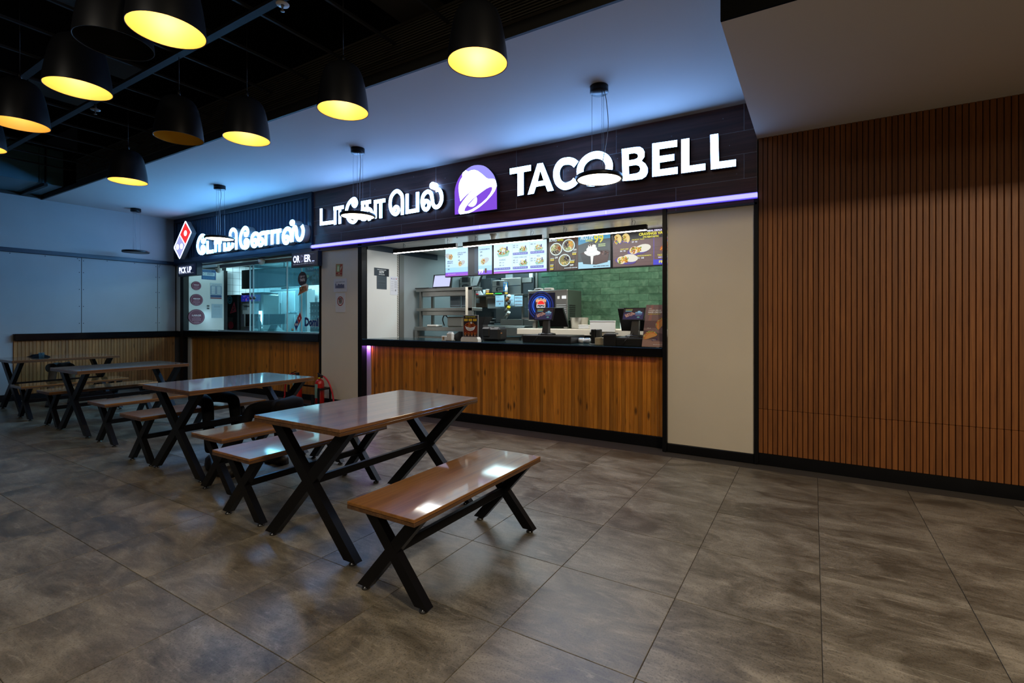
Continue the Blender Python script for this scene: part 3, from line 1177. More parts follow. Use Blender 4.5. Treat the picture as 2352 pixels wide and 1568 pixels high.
S1 = [
    [([(-6.537, 3.028), (-6.537, 2.797), (-6.262, 2.793)], 0)],
    [([(-6.214, 2.752), (-6.214, 3.014)], 0), ([(-6.244, 2.995), (-6.023, 2.995)], 0), ([(-6.106, 2.754), (-6.106, 2.992)], 0)],
    [([(-5.811, 3.053), (-5.820, 3.012), (-5.784, 2.980), (-5.747, 3.001), (-5.747, 3.048), (-5.788, 3.087), (-5.860, 3.069), (-5.925, 3.012), (-5.958, 2.931), (-5.941, 2.844), (-5.885, 2.775), (-5.811, 2.749), (-5.747, 2.778), (-5.741, 2.840), (-5.774, 2.890), (-5.813, 2.877), (-5.808, 2.834), (-5.771, 2.820)], 1)],
    [([(-5.614, 3.017), (-5.614, 2.899)], 0), ([(-5.642, 3.006), (-5.444, 3.006)], 0), ([(-5.521, 3.007), (-5.521, 2.767)], 0),
     ([(-5.618, 2.906), (-5.503, 2.911), (-5.438, 2.873), (-5.424, 2.814), (-5.456, 2.768), (-5.503, 2.761)], 1), ([(-5.550, 2.898), (-5.622, 2.885), (-5.656, 2.839), (-5.634, 2.783), (-5.574, 2.768), (-5.521, 2.783)], 1)],
    [([(-5.352, 2.754), (-5.352, 2.999)], 0), ([(-5.380, 2.989), (-5.158, 2.989)], 0), ([(-5.245, 2.748), (-5.245, 2.984)], 0)],
    [([(-4.830, 2.750), (-4.830, 2.969), (-4.856, 3.039), (-4.926, 3.086), (-4.997, 3.065), (-5.047, 3.004), (-5.061, 2.918), (-5.041, 2.840), (-4.997, 2.788), (-4.948, 2.774), (-4.906, 2.802), (-4.908, 2.849), (-4.946, 2.871), (-4.980, 2.853), (-4.975, 2.813)], 1)],
    [([(-4.742, 3.024), (-4.742, 2.779), (-4.551, 2.783)], 0), ([(-4.553, 3.023), (-4.553, 2.757)], 0)],
    [([(-4.449, 2.846), (-4.411, 2.888), (-4.361, 2.862), (-4.355, 2.808), (-4.399, 2.773), (-4.449, 2.804), (-4.471, 2.886), (-4.449, 2.967), (-4.376, 3.007), (-4.317, 2.971), (-4.296, 2.895), (-4.282, 2.826), (-4.236, 2.786), (-4.176, 2.802), (-4.139, 2.868), (-4.145, 2.947), (-4.180, 3.004), (-4.234, 3.008)], 1)],
]
tamil(tm, S1, 0.052, YT, 0.07, GL, SD)
dc = [(-4.290, 3.074)][0]
MB().mat(GL).plate(arc(dc[0], dc[1], 0.050, 0.046, 0, 345, 23), YT, YT + 0.06).build('letter', tm)

# ---- violet light line under the wood fascia
emit('edge_glow', (0.055, 0.03, 0.85), 1.0)  # deep-blue falloff beside the strip, put in as glowing edge bars
ls = thing('light_strip', 'long violet LED light line under the dark wood fascia', 'light', (-3.6, 4.92, 2.46))
for a, b in ((-6.83, -5.2), (-5.197, -3.55), (-3.547, -1.9), (-1.897, -0.44)):
    box_part('diffuser', a, b, YF - 0.05, YF - 0.018, 2.446, 2.484, 'strip_glow', ls)
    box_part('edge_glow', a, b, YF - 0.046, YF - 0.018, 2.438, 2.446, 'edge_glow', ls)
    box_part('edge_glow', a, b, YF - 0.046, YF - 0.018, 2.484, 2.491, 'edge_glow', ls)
box_part('channel', -6.83, -0.44, YF - 0.018, YF - 0.012, 2.436, 2.492, 'navy_dark', ls)

# ---- Tamil lettering of the left-hand shop
YD = 4.79
dm = thing('shop_sign', 'thick white backlit Tamil lettering with grey sides on the ribbed navy fascia', 'sign', (-9.0, 4.9, 2.7))
S2 = [
    [([(-9.851, 2.833), (-9.855, 2.778), (-9.799, 2.761), (-9.761, 2.807), (-9.789, 2.872), (-9.874, 2.888), (-9.958, 2.842), (-10.014, 2.759), (-10.018, 2.665), (-9.958, 2.585), (-9.863, 2.557), (-9.775, 2.585), (-9.780, 2.654), (-9.839, 2.683), (-9.874, 2.648), (-9.846, 2.609)], 1)],
    [([(-9.667, 2.769), (-9.667, 2.565), (-9.463, 2.567)], 0)],
    [([(-9.392, 2.546), (-9.392, 2.734)], 0), ([(-9.438, 2.720), (-9.198, 2.719)], 0), ([(-9.258, 2.543), (-9.258, 2.730)], 0)],
    [([(-9.095, 2.693), (-9.095, 2.571), (-8.938, 2.570), (-8.842, 2.606), (-8.825, 2.672)], 0), ([(-8.961, 2.688), (-8.961, 2.570)], 0), ([(-8.720, 2.546), (-8.720, 2.803), (-8.747, 2.870), (-8.821, 2.906), (-8.895, 2.872), (-8.916, 2.791), (-8.874, 2.752)], 1)],
    [([(-8.449, 2.826), (-8.445, 2.780), (-8.395, 2.772), (-8.361, 2.818), (-8.385, 2.874), (-8.453, 2.899), (-8.530, 2.856), (-8.581, 2.774), (-8.592, 2.682), (-8.551, 2.592), (-8.459, 2.557), (-8.369, 2.578), (-8.349, 2.646), (-8.405, 2.688), (-8.453, 2.660), (-8.435, 2.606)], 1)],
    [([(-8.191, 2.661), (-8.132, 2.662), (-8.109, 2.615), (-8.142, 2.567), (-8.210, 2.572), (-8.246, 2.632), (-8.246, 2.700), (-8.210, 2.753), (-8.132, 2.775), (-8.064, 2.746), (-8.043, 2.683)], 1),
     ([(-8.036, 2.565), (-7.959, 2.570), (-7.925, 2.617), (-7.959, 2.665), (-8.032, 2.671), (-8.051, 2.616), (-8.036, 2.570)], 1),
     ([(-8.051, 2.650), (-8.039, 2.716), (-7.988, 2.754), (-7.902, 2.766)], 1), ([(-7.959, 2.763), (-7.743, 2.763)], 0), ([(-7.840, 2.550), (-7.840, 2.766)], 0)],
    [([(-7.666, 2.553), (-7.666, 2.774)], 0), ([(-7.706, 2.759), (-7.421, 2.761)], 0), ([(-7.508, 2.550), (-7.508, 2.763)], 0)],
    [([(-7.311, 2.638), (-7.259, 2.644), (-7.233, 2.600), (-7.264, 2.554), (-7.329, 2.559), (-7.364, 2.616), (-7.359, 2.690), (-7.311, 2.756), (-7.236, 2.774), (-7.177, 2.728), (-7.153, 2.630), (-7.143, 2.553)], 1),
     ([(-7.133, 2.554), (-7.126, 2.681), (-7.099, 2.757), (-7.053, 2.777), (-7.024, 2.724), (-7.017, 2.640), (-6.977, 2.582), (-6.914, 2.579), (-6.867, 2.637), (-6.857, 2.719), (-6.890, 2.790)], 1)],
]
tamil(dm, S2, 0.063, YD, 0.125, 'letter_glow_far', 'sign_side_grey')
dc = [(-7.133, 2.856)][0]
o = MB().mat('letter_glow_far').plate(arc(dc[0], dc[1], 0.062, 0.050, 0, 345, 23), YD, YD + 0.01).build('letter', dm)
MB().mat('sign_side_grey').plate(arc(dc[0], dc[1], 0.061, 0.049, 0, 345, 23), YD + 0.01, YD + 0.155).build('letter_return', o)

# ---- tilted two-tone tile emblem
de = thing('emblem_sign', 'red and pale grey tilted domino-tile emblem left of the Tamil lettering on the navy fascia', 'sign', (-10.6, 4.9, 2.6))
D_out = [(-10.473, 3.203), (-10.443, 3.218), (-10.412, 3.202), (-10.213, 2.983), (-10.222, 2.962), (-10.643, 2.510), (-10.669, 2.499), (-10.695, 2.514), (-10.895, 2.721), (-10.895, 2.747)]
D_red = [(-10.443, 3.192), (-10.247, 2.986), (-10.443, 2.768), (-10.648, 2.970)]
D_low = [(-10.669, 2.962), (-10.458, 2.754), (-10.661, 2.515), (-10.857, 2.738)]
D_dots = [(-10.443, 2.981), (-10.747, 2.739), (-10.591, 2.740)]
MB().mat('sign_side_grey').plate(D_out, 4.7815, 4.865).build('emblem_box', de)
A = Art()
A.poly(D_out, (2.6, 3.6, 6.5))
A.poly(D_red, (0.95, 0.035, 0.03))
A.poly(D_low, (0.42, 0.45, 0.85))
for p in D_dots:
    A.ell(p[0], p[1], 0.058, 0.056, (1.6, 1.7, 2.2))
A.build('emblem_face', de, 'logo_glow', (0, 4.78, 0))

# ---- two small LED boxes


def led_box(name, label, x0, x1, z0, z1, yf, words, tx, tz, th, tw, dim=()):
    t = thing(name, label, 'sign', ((x0 + x1) / 2, yf + .05, z0))
    box_part('box', x0, x1, yf, YF - 0.012, z0, z1, 'navy_dark', t, 0.006)
    A = Art()
    A.rect(x0 + .03, z0 + .025, x1 - .03, z1 - .025, (0.004, 0.006, 0.022))
    cx = tx
    for w_, wd in words:
        A.text(w_, cx, tz, th, (0.10, 0.11, 0.2) if w_ in dim else (1.2, 1.4, 2.2), 0.035, wd * 0.92)
        cx += wd
    for q in range(3 if dim else 0):
        A.rect(cx + .01 + .022 * q, tz, cx + .022 + .022 * q, tz + .014, (0.9, 1.1, 1.8))
    rnd = random.Random(3)
    k = x0 + .05
    while k < x1 - .05:
        b = rnd.choice((0.25, 0.5, 1.2))
        A.rect(k, z0 + .045, k + .006, z0 + .052, (b * .7, b * .8, b))
        A.rect(k, z1 - .052, k + .006, z1 - .045, (b * .2, b * .25, b * .35))
        k += .017
    A.build('led_face', t, 'logo_glow', (0, yf - .001, 0))
    return t


led_box('led_sign', 'small dark LED box reading PICK UP at the left post of the left-hand shop', -10.84, -10.14, 2.165, 2.405, 4.83,
        (('PICK', 0.31), ('UP', 0.19)), -10.80, 2.222, 0.122, 0.5)
led_box('led_sign', 'small dark LED box reading ORDER over the glass of the left-hand shop', -7.25, -6.59, 2.15, 2.39, 4.86,
        (('OR', 0.19), ('D', 0.095), ('ER', 0.18)), -7.205, 2.225, 0.115, 0.5, dim=('D',))

# ---- papers on the pillar
def sheet(name, label, cat, x0, x1, z0, z1, y, draw, mat='print', tilt=0, group=None):
    t = thing(name, label, cat, ((x0 + x1) / 2, y, z0), group)
    A = Art(0.0003)
    draw(A, x1 - x0, z1 - z0)
    c, s = math.cos(math.radians(tilt)), math.sin(math.radians(tilt))
    A.build('printed_face', t, mat, (x0, y - 0.0035, z0), (c, 0, s), (-s, 0, c))
    b = MB().box(0, x1 - x0, 0.0, 0.003, 0, z1 - z0)
    b.v = [(x0 + a * c - d * s, y - 0.003 + e, z0 + a * s + d * c) for a, e, d in b.v]
    b.build('backing', t, 'paper_white')
    return t


def d_ext(A, w, h):
    A.rect(0, 0, w, h, lin((205, 190, 140)))
    A.rect(w * .04, h * .03, w * .96, h * .97, lin((170, 40, 25)))
    A.rect(w * .12, h * .36, w * .60, h * .93, lin((150, 175, 110)))
    A.poly([(w * .26, h * .40), (w * .46, h * .40), (w * .46, h * .74), (w * .36, h * .84), (w * .26, h * .74)], lin((225, 240, 200)))
    A.poly([(w * .66, h * .45), (w * .80, h * .60), (w * .88, h * .85), (w * .70, h * .70)], lin((230, 225, 190)))
    A.rect(w * .08, h * .30, w * .92, h * .32, lin((215, 200, 150)))
    A.text('FIRE', w * .5, h * .18, h * .08, lin((230, 210, 160)), .03, None, 'C')
    A.text('EXTINGUISHER', w * .5, h * .07, h * .07, lin((230, 210, 160)), .02, w * .84, 'C')


sheet('fire_sign', 'red and green fire extinguisher sign on the cream pillar, topmost of three notices', 'sign', -6.290, -6.131, 1.980, 2.172, YF, d_ext, 'print_gloss', -3)


def d_note(A, w, h):
    A.rect(0, 0, w, h, lin((225, 224, 226)))
    A.text('FOOD ORDERS ONLY', w * .5, h * .72, h * .06, lin((70, 70, 95)), .03, w * .72, 'C')
    rnd = random.Random(2)
    for i in range(14):
        u = w * (.14 + .052 * i)
        hh = h * rnd.uniform(.14, .32)
        A.ell(u, h * .34 + hh * .9, w * .022, w * .022, lin((95, 98, 130)))
        A.rect(u - w * .02, h * .28, u + w * .02, h * .30 + hh, lin((90, 95, 130)))


sheet('paper_notice', 'white paper notice with a row of small blue figures on the cream pillar', 'notice', -6.330, -6.034, 1.741, 1.939, YF, d_note)


def d_ban(A, w, h):
    A.rect(0, 0, w, h, lin((228, 226, 226)))
    c, v, r = w * .52, h * .58, w * .33
    A.ell(c, v, r, r, lin((236, 232, 228)))
    for i, ww in enumerate((.42, .5, .5, .44)):
        A.rect(c - r * ww * 1.1, v + r * (.42 - .30 * i), c + r * ww * 1.1, v + r * (.62 - .30 * i), lin((40, 32, 32)))
    A.ring(c, v, r, r * .2, lin((160, 35, 35)), 32)
    q = r * .8
    A.poly([(c - q * .75, v + q * .62), (c - q * .6, v + q * .77), (c + q * .05, v + q * .12), (c - q * .1, v - q * .02)], lin((160, 35, 35)))


sheet('paper_notice', 'white paper notice with a red prohibition ring on the cream pillar', 'notice', -6.290, -6.073, 1.430, 1.721, YF, d_ban)


# ================================================================== LAMPS
ZR = 2.87


def bell_lamp(label, x, y, lit, power=4.0, lining=None):
    t = thing('pendant_lamp', label, 'lamp', (x, y, ZR), None)
    prof = [(0.180, 0.0), (0.1785, 0.03), (0.172, 0.09), (0.163, 0.15), (0.152, 0.21), (0.140, 0.26), (0.126, 0.295), (0.106, 0.322), (0.078, 0.341), (0.045, 0.350), (0.012, 0.352)]
    out = MB().mat('bell_outside').lathe(prof, (0, 0, 0), 48, caps=False)
    out.mat('bell_outside').lathe([(0.180, 0.0), (0.1765, -0.0005), (0.1755, 0.002)], (0, 0, 0), 48, caps=False)
    out.build('shade', t, loc='local')
    inn = MB().lathe([(r - 0.0035, z + (0.001 if i == 0 else 0) - (0.004 if i > 7 else 0)) for i, (r, z) in enumerate(prof)], (0, 0, 0), 48, caps=False)
    inn.build('shade_lining', t, lining or ('gold_inside' if lit else 'gold_inside_off'), 'local')
    MB().lathe([(0.0, 0.352), (0.012, 0.352), (0.012, 0.40), (0.004, 0.415), (0.0, 0.415)], n=12, caps=False).build('cord_grip', t, 'black_metal', 'local')
    MB().tube([(0, 0, 0.40), (0, 0, 1.43)], 0.003, 6).build('cord', t, 'black_metal', 'local')
    MB().lathe([(0.0, 0.19), (0.03, 0.20), (0.038, 0.235), (0.03, 0.27), (0.018, 0.29), (0.018, 0.345)], n=16, caps=False).build('bulb', t, 'bulb_glow' if lit else 'white_plastic', 'local')
    if lit:
        l = bpy.data.lights.new('lamp_light', 'POINT')
        l.energy = power * 1.15
        l.color = (1.0, 0.82, 0.50)
        l.shadow_soft_size = 0.03
        o = bpy.data.objects.new('lamp_light', l)
        COL.objects.link(o)
        o.parent = t
        o.location = (0, 0, 0.14)
    return t


emit('bulb_glow', (1.0, 0.82, 0.40), 4.0)
BELLS = [
    ('lit black bell pendant lamp, largest, cut off by the top edge of the photo', -2.975, 1.272, 1, 4.5),
    ('lit black bell pendant lamp with yellow inside, left of the largest lamp', -4.237, 1.293, 1, 4.0),
    ('lit black bell pendant lamp with deep yellow inside, cut by the left edge', -5.409, 1.293, 1, 1.9),
    ('lit black bell pendant lamp of which only the rim shows at the left edge', -6.444, 1.276, 1, 4.0),
    ('unlit black bell pendant lamp hidden behind the largest lit lamp', -3.369, 1.184, 0, 0),
    ('unlit black bell pendant lamp with dull yellow inside, between lit lamps', -4.658, 2.082, 0, 0),
    ('lit black bell pendant lamp, third from the right along the black grille', -4.179, 2.387, 1, 4.5),
    ('lit black bell pendant lamp, second from the right along the black grille', -2.996, 2.423, 1, 4.5),
    ('lit black bell pendant lamp, rightmost, in front of the blue-lit ceiling', -1.737, 2.378, 1, 5.0),
    ('lit black bell pendant lamp, smallest, at the far left end of the black grille', -6.618, 2.449, 1, 4.5),
]
for lb, x_, y_, lit, pw in BELLS:
    bell_lamp(lb, x_, y_, lit, pw, 'bell_outside' if 'hidden behind' in lb else None)


# ---- flat disc lamps hung on wires from the white ceiling
def disc_lamp(label, x, y, z, lit, sway):
    t = thing('disc_lamp', label, 'lamp', (x, y, z))
    R = 0.198
    MB().lathe([(R - .015, 0.004), (R - .014, -0.001), (R, -0.001), (R + .004, 0.004), (R + .004, 0.028), (R, 0.032), (0.06, 0.034), (0.05, 0.046), (0.012, 0.05), (0.0, 0.05)], n=48, caps=False).build('housing', t, 'black_metal', 'local')
    MB().lathe([(0.0, 0.002), (R - .016, 0.002), (R - .014, 0.004)], n=48, caps=False).build('diffuser', t, 'disc_glow' if lit else 'grey_plastic', 'local')
    h = ZC - z
    MB().lathe([(0.0, h), (0.078, h - .001), (0.078, h - .055), (0.074, h - .06), (0.0, h - .06)], n=32, caps=False).build('canopy', t, 'black_metal', 'local')
    for k in range(3):
        a = math.radians(75 + 120 * k)
        MB().tube([(0.062 * math.cos(a), 0.062 * math.sin(a), h - .06), (0.064 * math.cos(a), 0.064 * math.sin(a), 0.03)], 0.0015, 5).build('wire', t, 'wire_steel', 'local')
    b = [(0.055, -0.02, h - .06), (0.075, -0.02, h * .80), (0.06 + sway, -0.02, h * .55), (0.045 + sway * .5, -0.01, h * .33), (0.012, 0, 0.05)]
    MB().tube(bez(b, 6), 0.0035, 6).build('power_cord', t, 'cable_grey', 'local')
    return t


disc_lamp('lit flat disc pendant lamp on wires in front of the big capital O', -1.589, 3.94, 2.530, 1, 0.03)
disc_lamp('lit flat disc pendant lamp on wires in front of the Tamil lettering on wood', -4.615, 3.94, 2.533, 1, 0.0)
disc_lamp('lit flat disc pendant lamp on wires in front of the navy fascia lettering', -7.70, 3.99, 2.532, 1, -0.02)
disc_lamp('unlit flat black disc pendant lamp on wires beside the left wall', -10.63, 4.05, 2.535, 0, -0.03)


# ================================================================== TABLES AND BENCHES


def slab(mb, x, y, z0, z1, b=0.002):
    """Two-ply board with a dark groove along its edge."""
    zm = z0 + (z1 - z0) * 0.5
    mb.box(-x, x, -y, y, zm + 0.0008, z1, b)
    return mb


def xtable(name, label, cat, loc, W, Lh, Z, topmat, inset, fx, tx, bw, bd, group=None, thick=0.038):
    t = thing(name, label, cat, loc, group)
    top = slab(MB(), W / 2, Lh / 2, Z - thick, Z).build('tabletop' if cat == 'table' else 'seat', t, topmat, 'local')
    MB().box(-W / 2, W / 2, -Lh / 2, Lh / 2, Z - thick, Z - thick / 2 - .0008, 0.0012).build('lower_ply', top, 'edge_wood', 'local')
    MB().box(-W / 2 + .002, W / 2 - .002, -Lh / 2 + .002, Lh / 2 - .002, Z - thick / 2 - .004, Z - thick / 2 + .004).build('groove', top, 'black_plastic', 'local')
    zt = Z - thick
    zf = 0.022
    for sy in (-1, 1):
        y = sy * (Lh / 2 - inset)
        for sx in (-1, 1):
            # each bar runs from a foot on one side to the top on the other; ends are cut level
            x0, x1 = sx * fx, -sx * tx
            hw = bw / 2 / math.sin(math.atan2(zt - zf, abs(x1 - x0)))
            m = MB()
            off = 0.0 if sx > 0 else 0.0006
            vs = [(x0 - hw, y - bd / 2 + off, zf), (x0 + hw, y - bd / 2 + off, zf), (x1 + hw, y - bd / 2 + off, zt), (x1 - hw, y - bd / 2 + off, zt),
                  (x0 - hw, y + bd / 2 - off, zf), (x0 + hw, y + bd / 2 - off, zf), (x1 + hw, y + bd / 2 - off, zt), (x1 - hw, y + bd / 2 - off, zt)]
            m.add(vs, [(0, 1, 2, 3), (5, 4, 7, 6), (4, 0, 3, 7), (1, 5, 6, 2), (3, 2, 6, 7), (4, 5, 1, 0)])
            lg = m.build('leg', t, 'leg_black', 'local')
            MB().lathe([(0.0, 0.0), (0.021, 0.0), (0.021, 0.008), (0.010, 0.013), (0.008, zf + .002), (0.0, zf + .002)], (x0, y, 0), 16, caps=False).build('levelling_foot', lg, 'foot_metal', 'local')
    # stretcher between the two crossings
    s = (zt - zf)
    zc = zf + s * fx / (fx + tx)
    MB().box(-0.014, 0.014, -Lh / 2 + inset, Lh / 2 - inset, zc - 0.022, zc + 0.022, 0.002).build('stretcher', t, 'leg_black', 'local')
    return t


plain('foot_metal', (0.10, 0.10, 0.10), 0.25, metal=0.7)
T = xtable('dining_table', 'glossy brown dining table with black X legs, nearest the camera', 'table', (-2.520, 2.312, 0), 0.775, 1.215, 0.755,
           'table_wood', 0.105, 0.362, 0.320, 0.070, 0.045)
dup(T, (-4.700, 2.560, 0), 'glossy brown dining table with black X legs, second from the camera, people sitting at it', scale=(1.05, 0.93, 1))
dup(T, (-7.390, 2.680, 0), 'brown dining table with black X legs, third from the camera', scale=(1.06, 0.92, 1))
dup(T, (-9.930, 2.800, 0), 'brown dining table with black X legs, farthest, with a dark cloth on it', scale=(1.16, 1.0, 1))

Bn = xtable('bench', 'glossy wooden bench with black X legs, alone in front, nearest the camera', 'bench', (-1.722, 2.165, 0), 0.435, 1.148, 0.455,
            'bench_wood', 0.092, 0.190, 0.165, 0.058, 0.042, thick=0.034)
dup(Bn, (-3.265, 2.330, 0), 'wooden bench with black X legs, on the left side of the nearest table')
dup(Bn, (-3.935, 2.515, 0), 'wooden bench right of the second table, close behind the bench of the nearest table')
dup(Bn, (-5.368, 2.575, 0), 'wooden bench with black X legs, on the left side of the second table')
dup(Bn, (-6.470, 2.690, 0), 'wooden bench with black X legs, on the right side of the third table')
dup(Bn, (-8.060, 2.700, 0), 'wooden bench with black X legs, on the left side of the third table')
dup(Bn, (-9.010, 2.690, 0), 'wooden bench with black X legs, on the right side of the farthest table')
# dark cloth and a small cup on the farthest table
cl = MB()
pts = []
for i in range(13):
    for j in range(7):
        u, v = i / 12, j / 6
        e = min(1, 4 * min(u, 1 - u, v, 1 - v) + .02)
        pts.append((-10.05 + .42 * (u - .5), 2.62 + .20 * (v - .5) + .03 * math.sin(5 * u), 0.757 + e * (0.036 + 0.020 * math.sin(7 * u + 2 * v) + .012 * math.cos(9 * v + 3 * u))))
fs = [(i * 7 + j, (i + 1) * 7 + j, (i + 1) * 7 + j + 1, i * 7 + j + 1) for i in range(12) for j in range(6)]
cl.add(pts, fs, True)
tag(cl.build('cloth', None, 'trouser_black'), 'crumpled dark cloth lying on the farthest table', 'cloth')
gl_ = MB().lathe([(0.0, 0.0), (0.026, 0.0), (0.033, 0.085), (0.031, 0.085), (0.025, 0.004), (0.0, 0.004)], (-9.71, 2.55, 0.7555), 20, caps=False)
tag(gl_.build('cup', None, 'clear_glass'), 'small clear cup standing on the farthest table', 'cup')


# ================================================================== COUNTERS
YC = 5.045
sc1 = thing('service_counter', 'long orange pine slat counter front of the right-hand shop', 'counter', (-3.5, 5.06, 0))
box_part('carcass', -5.618, -1.312, YC + 0.016, 5.5, 0.0, 0.945, 'black_frame', sc1)
sl = MB().box(-0.0222, 0.0222, YC, YC + 0.016, 0.115, 0.945, 0.004).mesh('slat')
sl.materials.append(MATS['pine_wood'])
for k in range(94):
    link('slat', sl, sc1).location += Vector((-5.597 + 0.0457 * k, 0, 0))
box_part('toe_board', -5.619, -1.312, YC - 0.006, YC + 0.016, 0, 0.115, 'black_frame', sc1, 0.003)
ct = thing('countertop', 'thick glossy black stone countertop of the right-hand shop', 'countertop', (-3.5, 5.2, 0.945))
box_part('slab', -5.698, -1.311, 4.935, 5.56, 0.945, 1.037, 'black_stone', ct, 0.005)
box_part('glass_sheet', -5.698, -1.311, 4.945, 5.55, 1.037, 1.042, 'clear_glass', ct)

sc2 = thing('service_counter', 'dark orange pine slat counter front of the left-hand shop', 'counter', (-8.7, 5.06, 0))
box_part('carcass', -10.757, -6.676, YC + 0.016, 5.5, 0.0, 0.965, 'black_frame', sc2)
sl2 = MB().box(-0.0216, 0.0216, YC, YC + 0.016, 0.10, 0.965, 0.004).mesh('slat')
sl2.materials.append(MATS['pine_wood'])
for k in range(92):
    link('slat', sl2, sc2).location += Vector((-10.735 + 0.0446 * k, 0, 0))
box_part('toe_board', -10.757, -6.676, YC - 0.006, YC + 0.016, 0, 0.10, 'black_frame', sc2, 0.003)
ct2 = thing('countertop', 'glossy black stone countertop of the left-hand shop', 'countertop', (-8.7, 5.2, 0.965))
box_part('slab', -10.872, -6.676, 4.935, 5.56, 0.965, 1.095, 'black_stone', ct2, 0.005)
box_part('light_top', -10.872, -6.676, 4.95, 5.55, 1.095, 1.10, 'kitchen_grey', ct2)

# ================================================================== MENU SCREENS
MY = 6.0
MZ0, MZ1 = 1.985, 2.440


def screen(label, x0, x1, draw):
    t = thing('menu_screen', label, 'screen', ((x0 + x1) / 2, MY + .03, MZ0))
    w, h = x1 - x0, MZ1 - MZ0
    box_part('bezel', x0, x1, MY, MY + 0.06, MZ0, MZ1 + .008, 'black_plastic', t, 0.004)
    A = Art(0.0003)
    draw(A, w - .024, h - .014)
    A.build('display', t, 'display', (x0 + .012, MY - 0.0015, MZ0 + .014))
    return t


WHT = (0.95, 1.15, 1.3)
FOOD = [lin(c) for c in ((214, 140, 50), (235, 190, 80), (150, 70, 30), (120, 160, 60), (190, 60, 40), (240, 220, 170), (90, 50, 30))]
GREENS = [lin(c) for c in ((110, 160, 60), (170, 190, 90), (220, 210, 140))]


def burrito(A, u, v, s, seed, flip=1):
    A.ell(u + .55 * s * flip, v + .18 * s, s * .95, s * .52, lin((190, 200, 205)), 18, .35 * flip)
    A.ell(u, v, s * .55, s * .62, lin((215, 200, 160)), 18)
    A.bits(u, v, s * .45, s * .5, FOOD, 34, s * .11, seed)


def d_menu1(A, w, h):
    A.rect(0, 0, w, h, (0.42, 0.78, 0.98))
    A.rect(0, h * .30, w, h, (0.62, 0.92, 1.05))
    for k in range(9):
        A.rect(0, h * (.12 + .035 * k), w, h * (.126 + .035 * k), (0.36, 0.66, 0.9)); A.k -= 1
    A.k += 1
    A.rect(0, 0, w, h * .13, lin((140, 90, 235)))
    A.rect(0, 0, w * .55, h * .07, lin((165, 85, 215)))
    A.rect(w * .50, 0, w * .72, h, (0.008, 0.012, 0.02))
    A.rect(w * .64, h * .06, w * .72, h * .9, (0.02, 0.05, 0.09))
    burrito(A, w * .12, h * .68, w * .085, 3, -1)
    burrito(A, w * .33, h * .42, w * .075, 4)
    burrito(A, w * .82, h * .44, w * .085, 5)
    TX = lin((60, 70, 150))
    A.text('SOFT VOLCANO', w * .28, h * .78, h * .045, TX, .03, w * .18)
    A.text('BURRITO', w * .28, h * .72, h * .045, TX, .03, w * .11)
    A.text('MEXICAN', w * .05, h * .50, h * .045, TX, .03, w * .12)
    A.text('BURRITO', w * .05, h * .44, h * .045, TX, .03, w * .12)
    for i, s in enumerate(('159', '185')):
        A.text(s, w * .29, h * (.64 - .12 * i), h * .045, lin((40, 60, 90)), .03)
        A.text(s, w * .06, h * (.34 - .12 * i), h * .045, lin((40, 60, 90)), .03)
    A.text('7-LAYER BURRITO', w * .74, h * .83, h * .045, TX, .03, w * .22)
    A.text('249', w * .76, h * .74, h * .05, lin((40, 60, 90)), .03)
    A.text('275', w * .76, h * .62, h * .05, lin((40, 60, 90)), .03)
    A.text('99', w * .73, h * .03, h * .16, (1.1, 1.2, 1.4), .04)
    A.rect(w * .86, h * .05, w * .90, h * .2, lin((90, 35, 30)))
    A.lines(w * .06, w * .24, h * .06, 1, .1, h * .015, lin((220, 190, 250)), 2)


def tray(A, u, v, s, seed):
    A.poly([(u - s, v - s * .1), (u + s, v + s * .1), (u + s * .75, v - s * .5), (u - s * .7, v - s * .62)], lin((150, 205, 190)))
    A.bits(u, v + s * .1, s * .8, s * .42, FOOD + GREENS, 46, s * .13, seed)
    for k in range(5):
        A.poly([(u - s * .4 + k * s * .1, v + s * .2), (u - s * .36 + k * s * .1, v + s * .2), (u - s * .5 + k * s * .14, v + s * .75), (u - s * .55 + k * s * .14, v + s * .74)], lin((240, 205, 90)))
    A.rect(u + s * .45, v + s * .2, u + s * .68, v + s * .68, lin((70, 75, 130)))


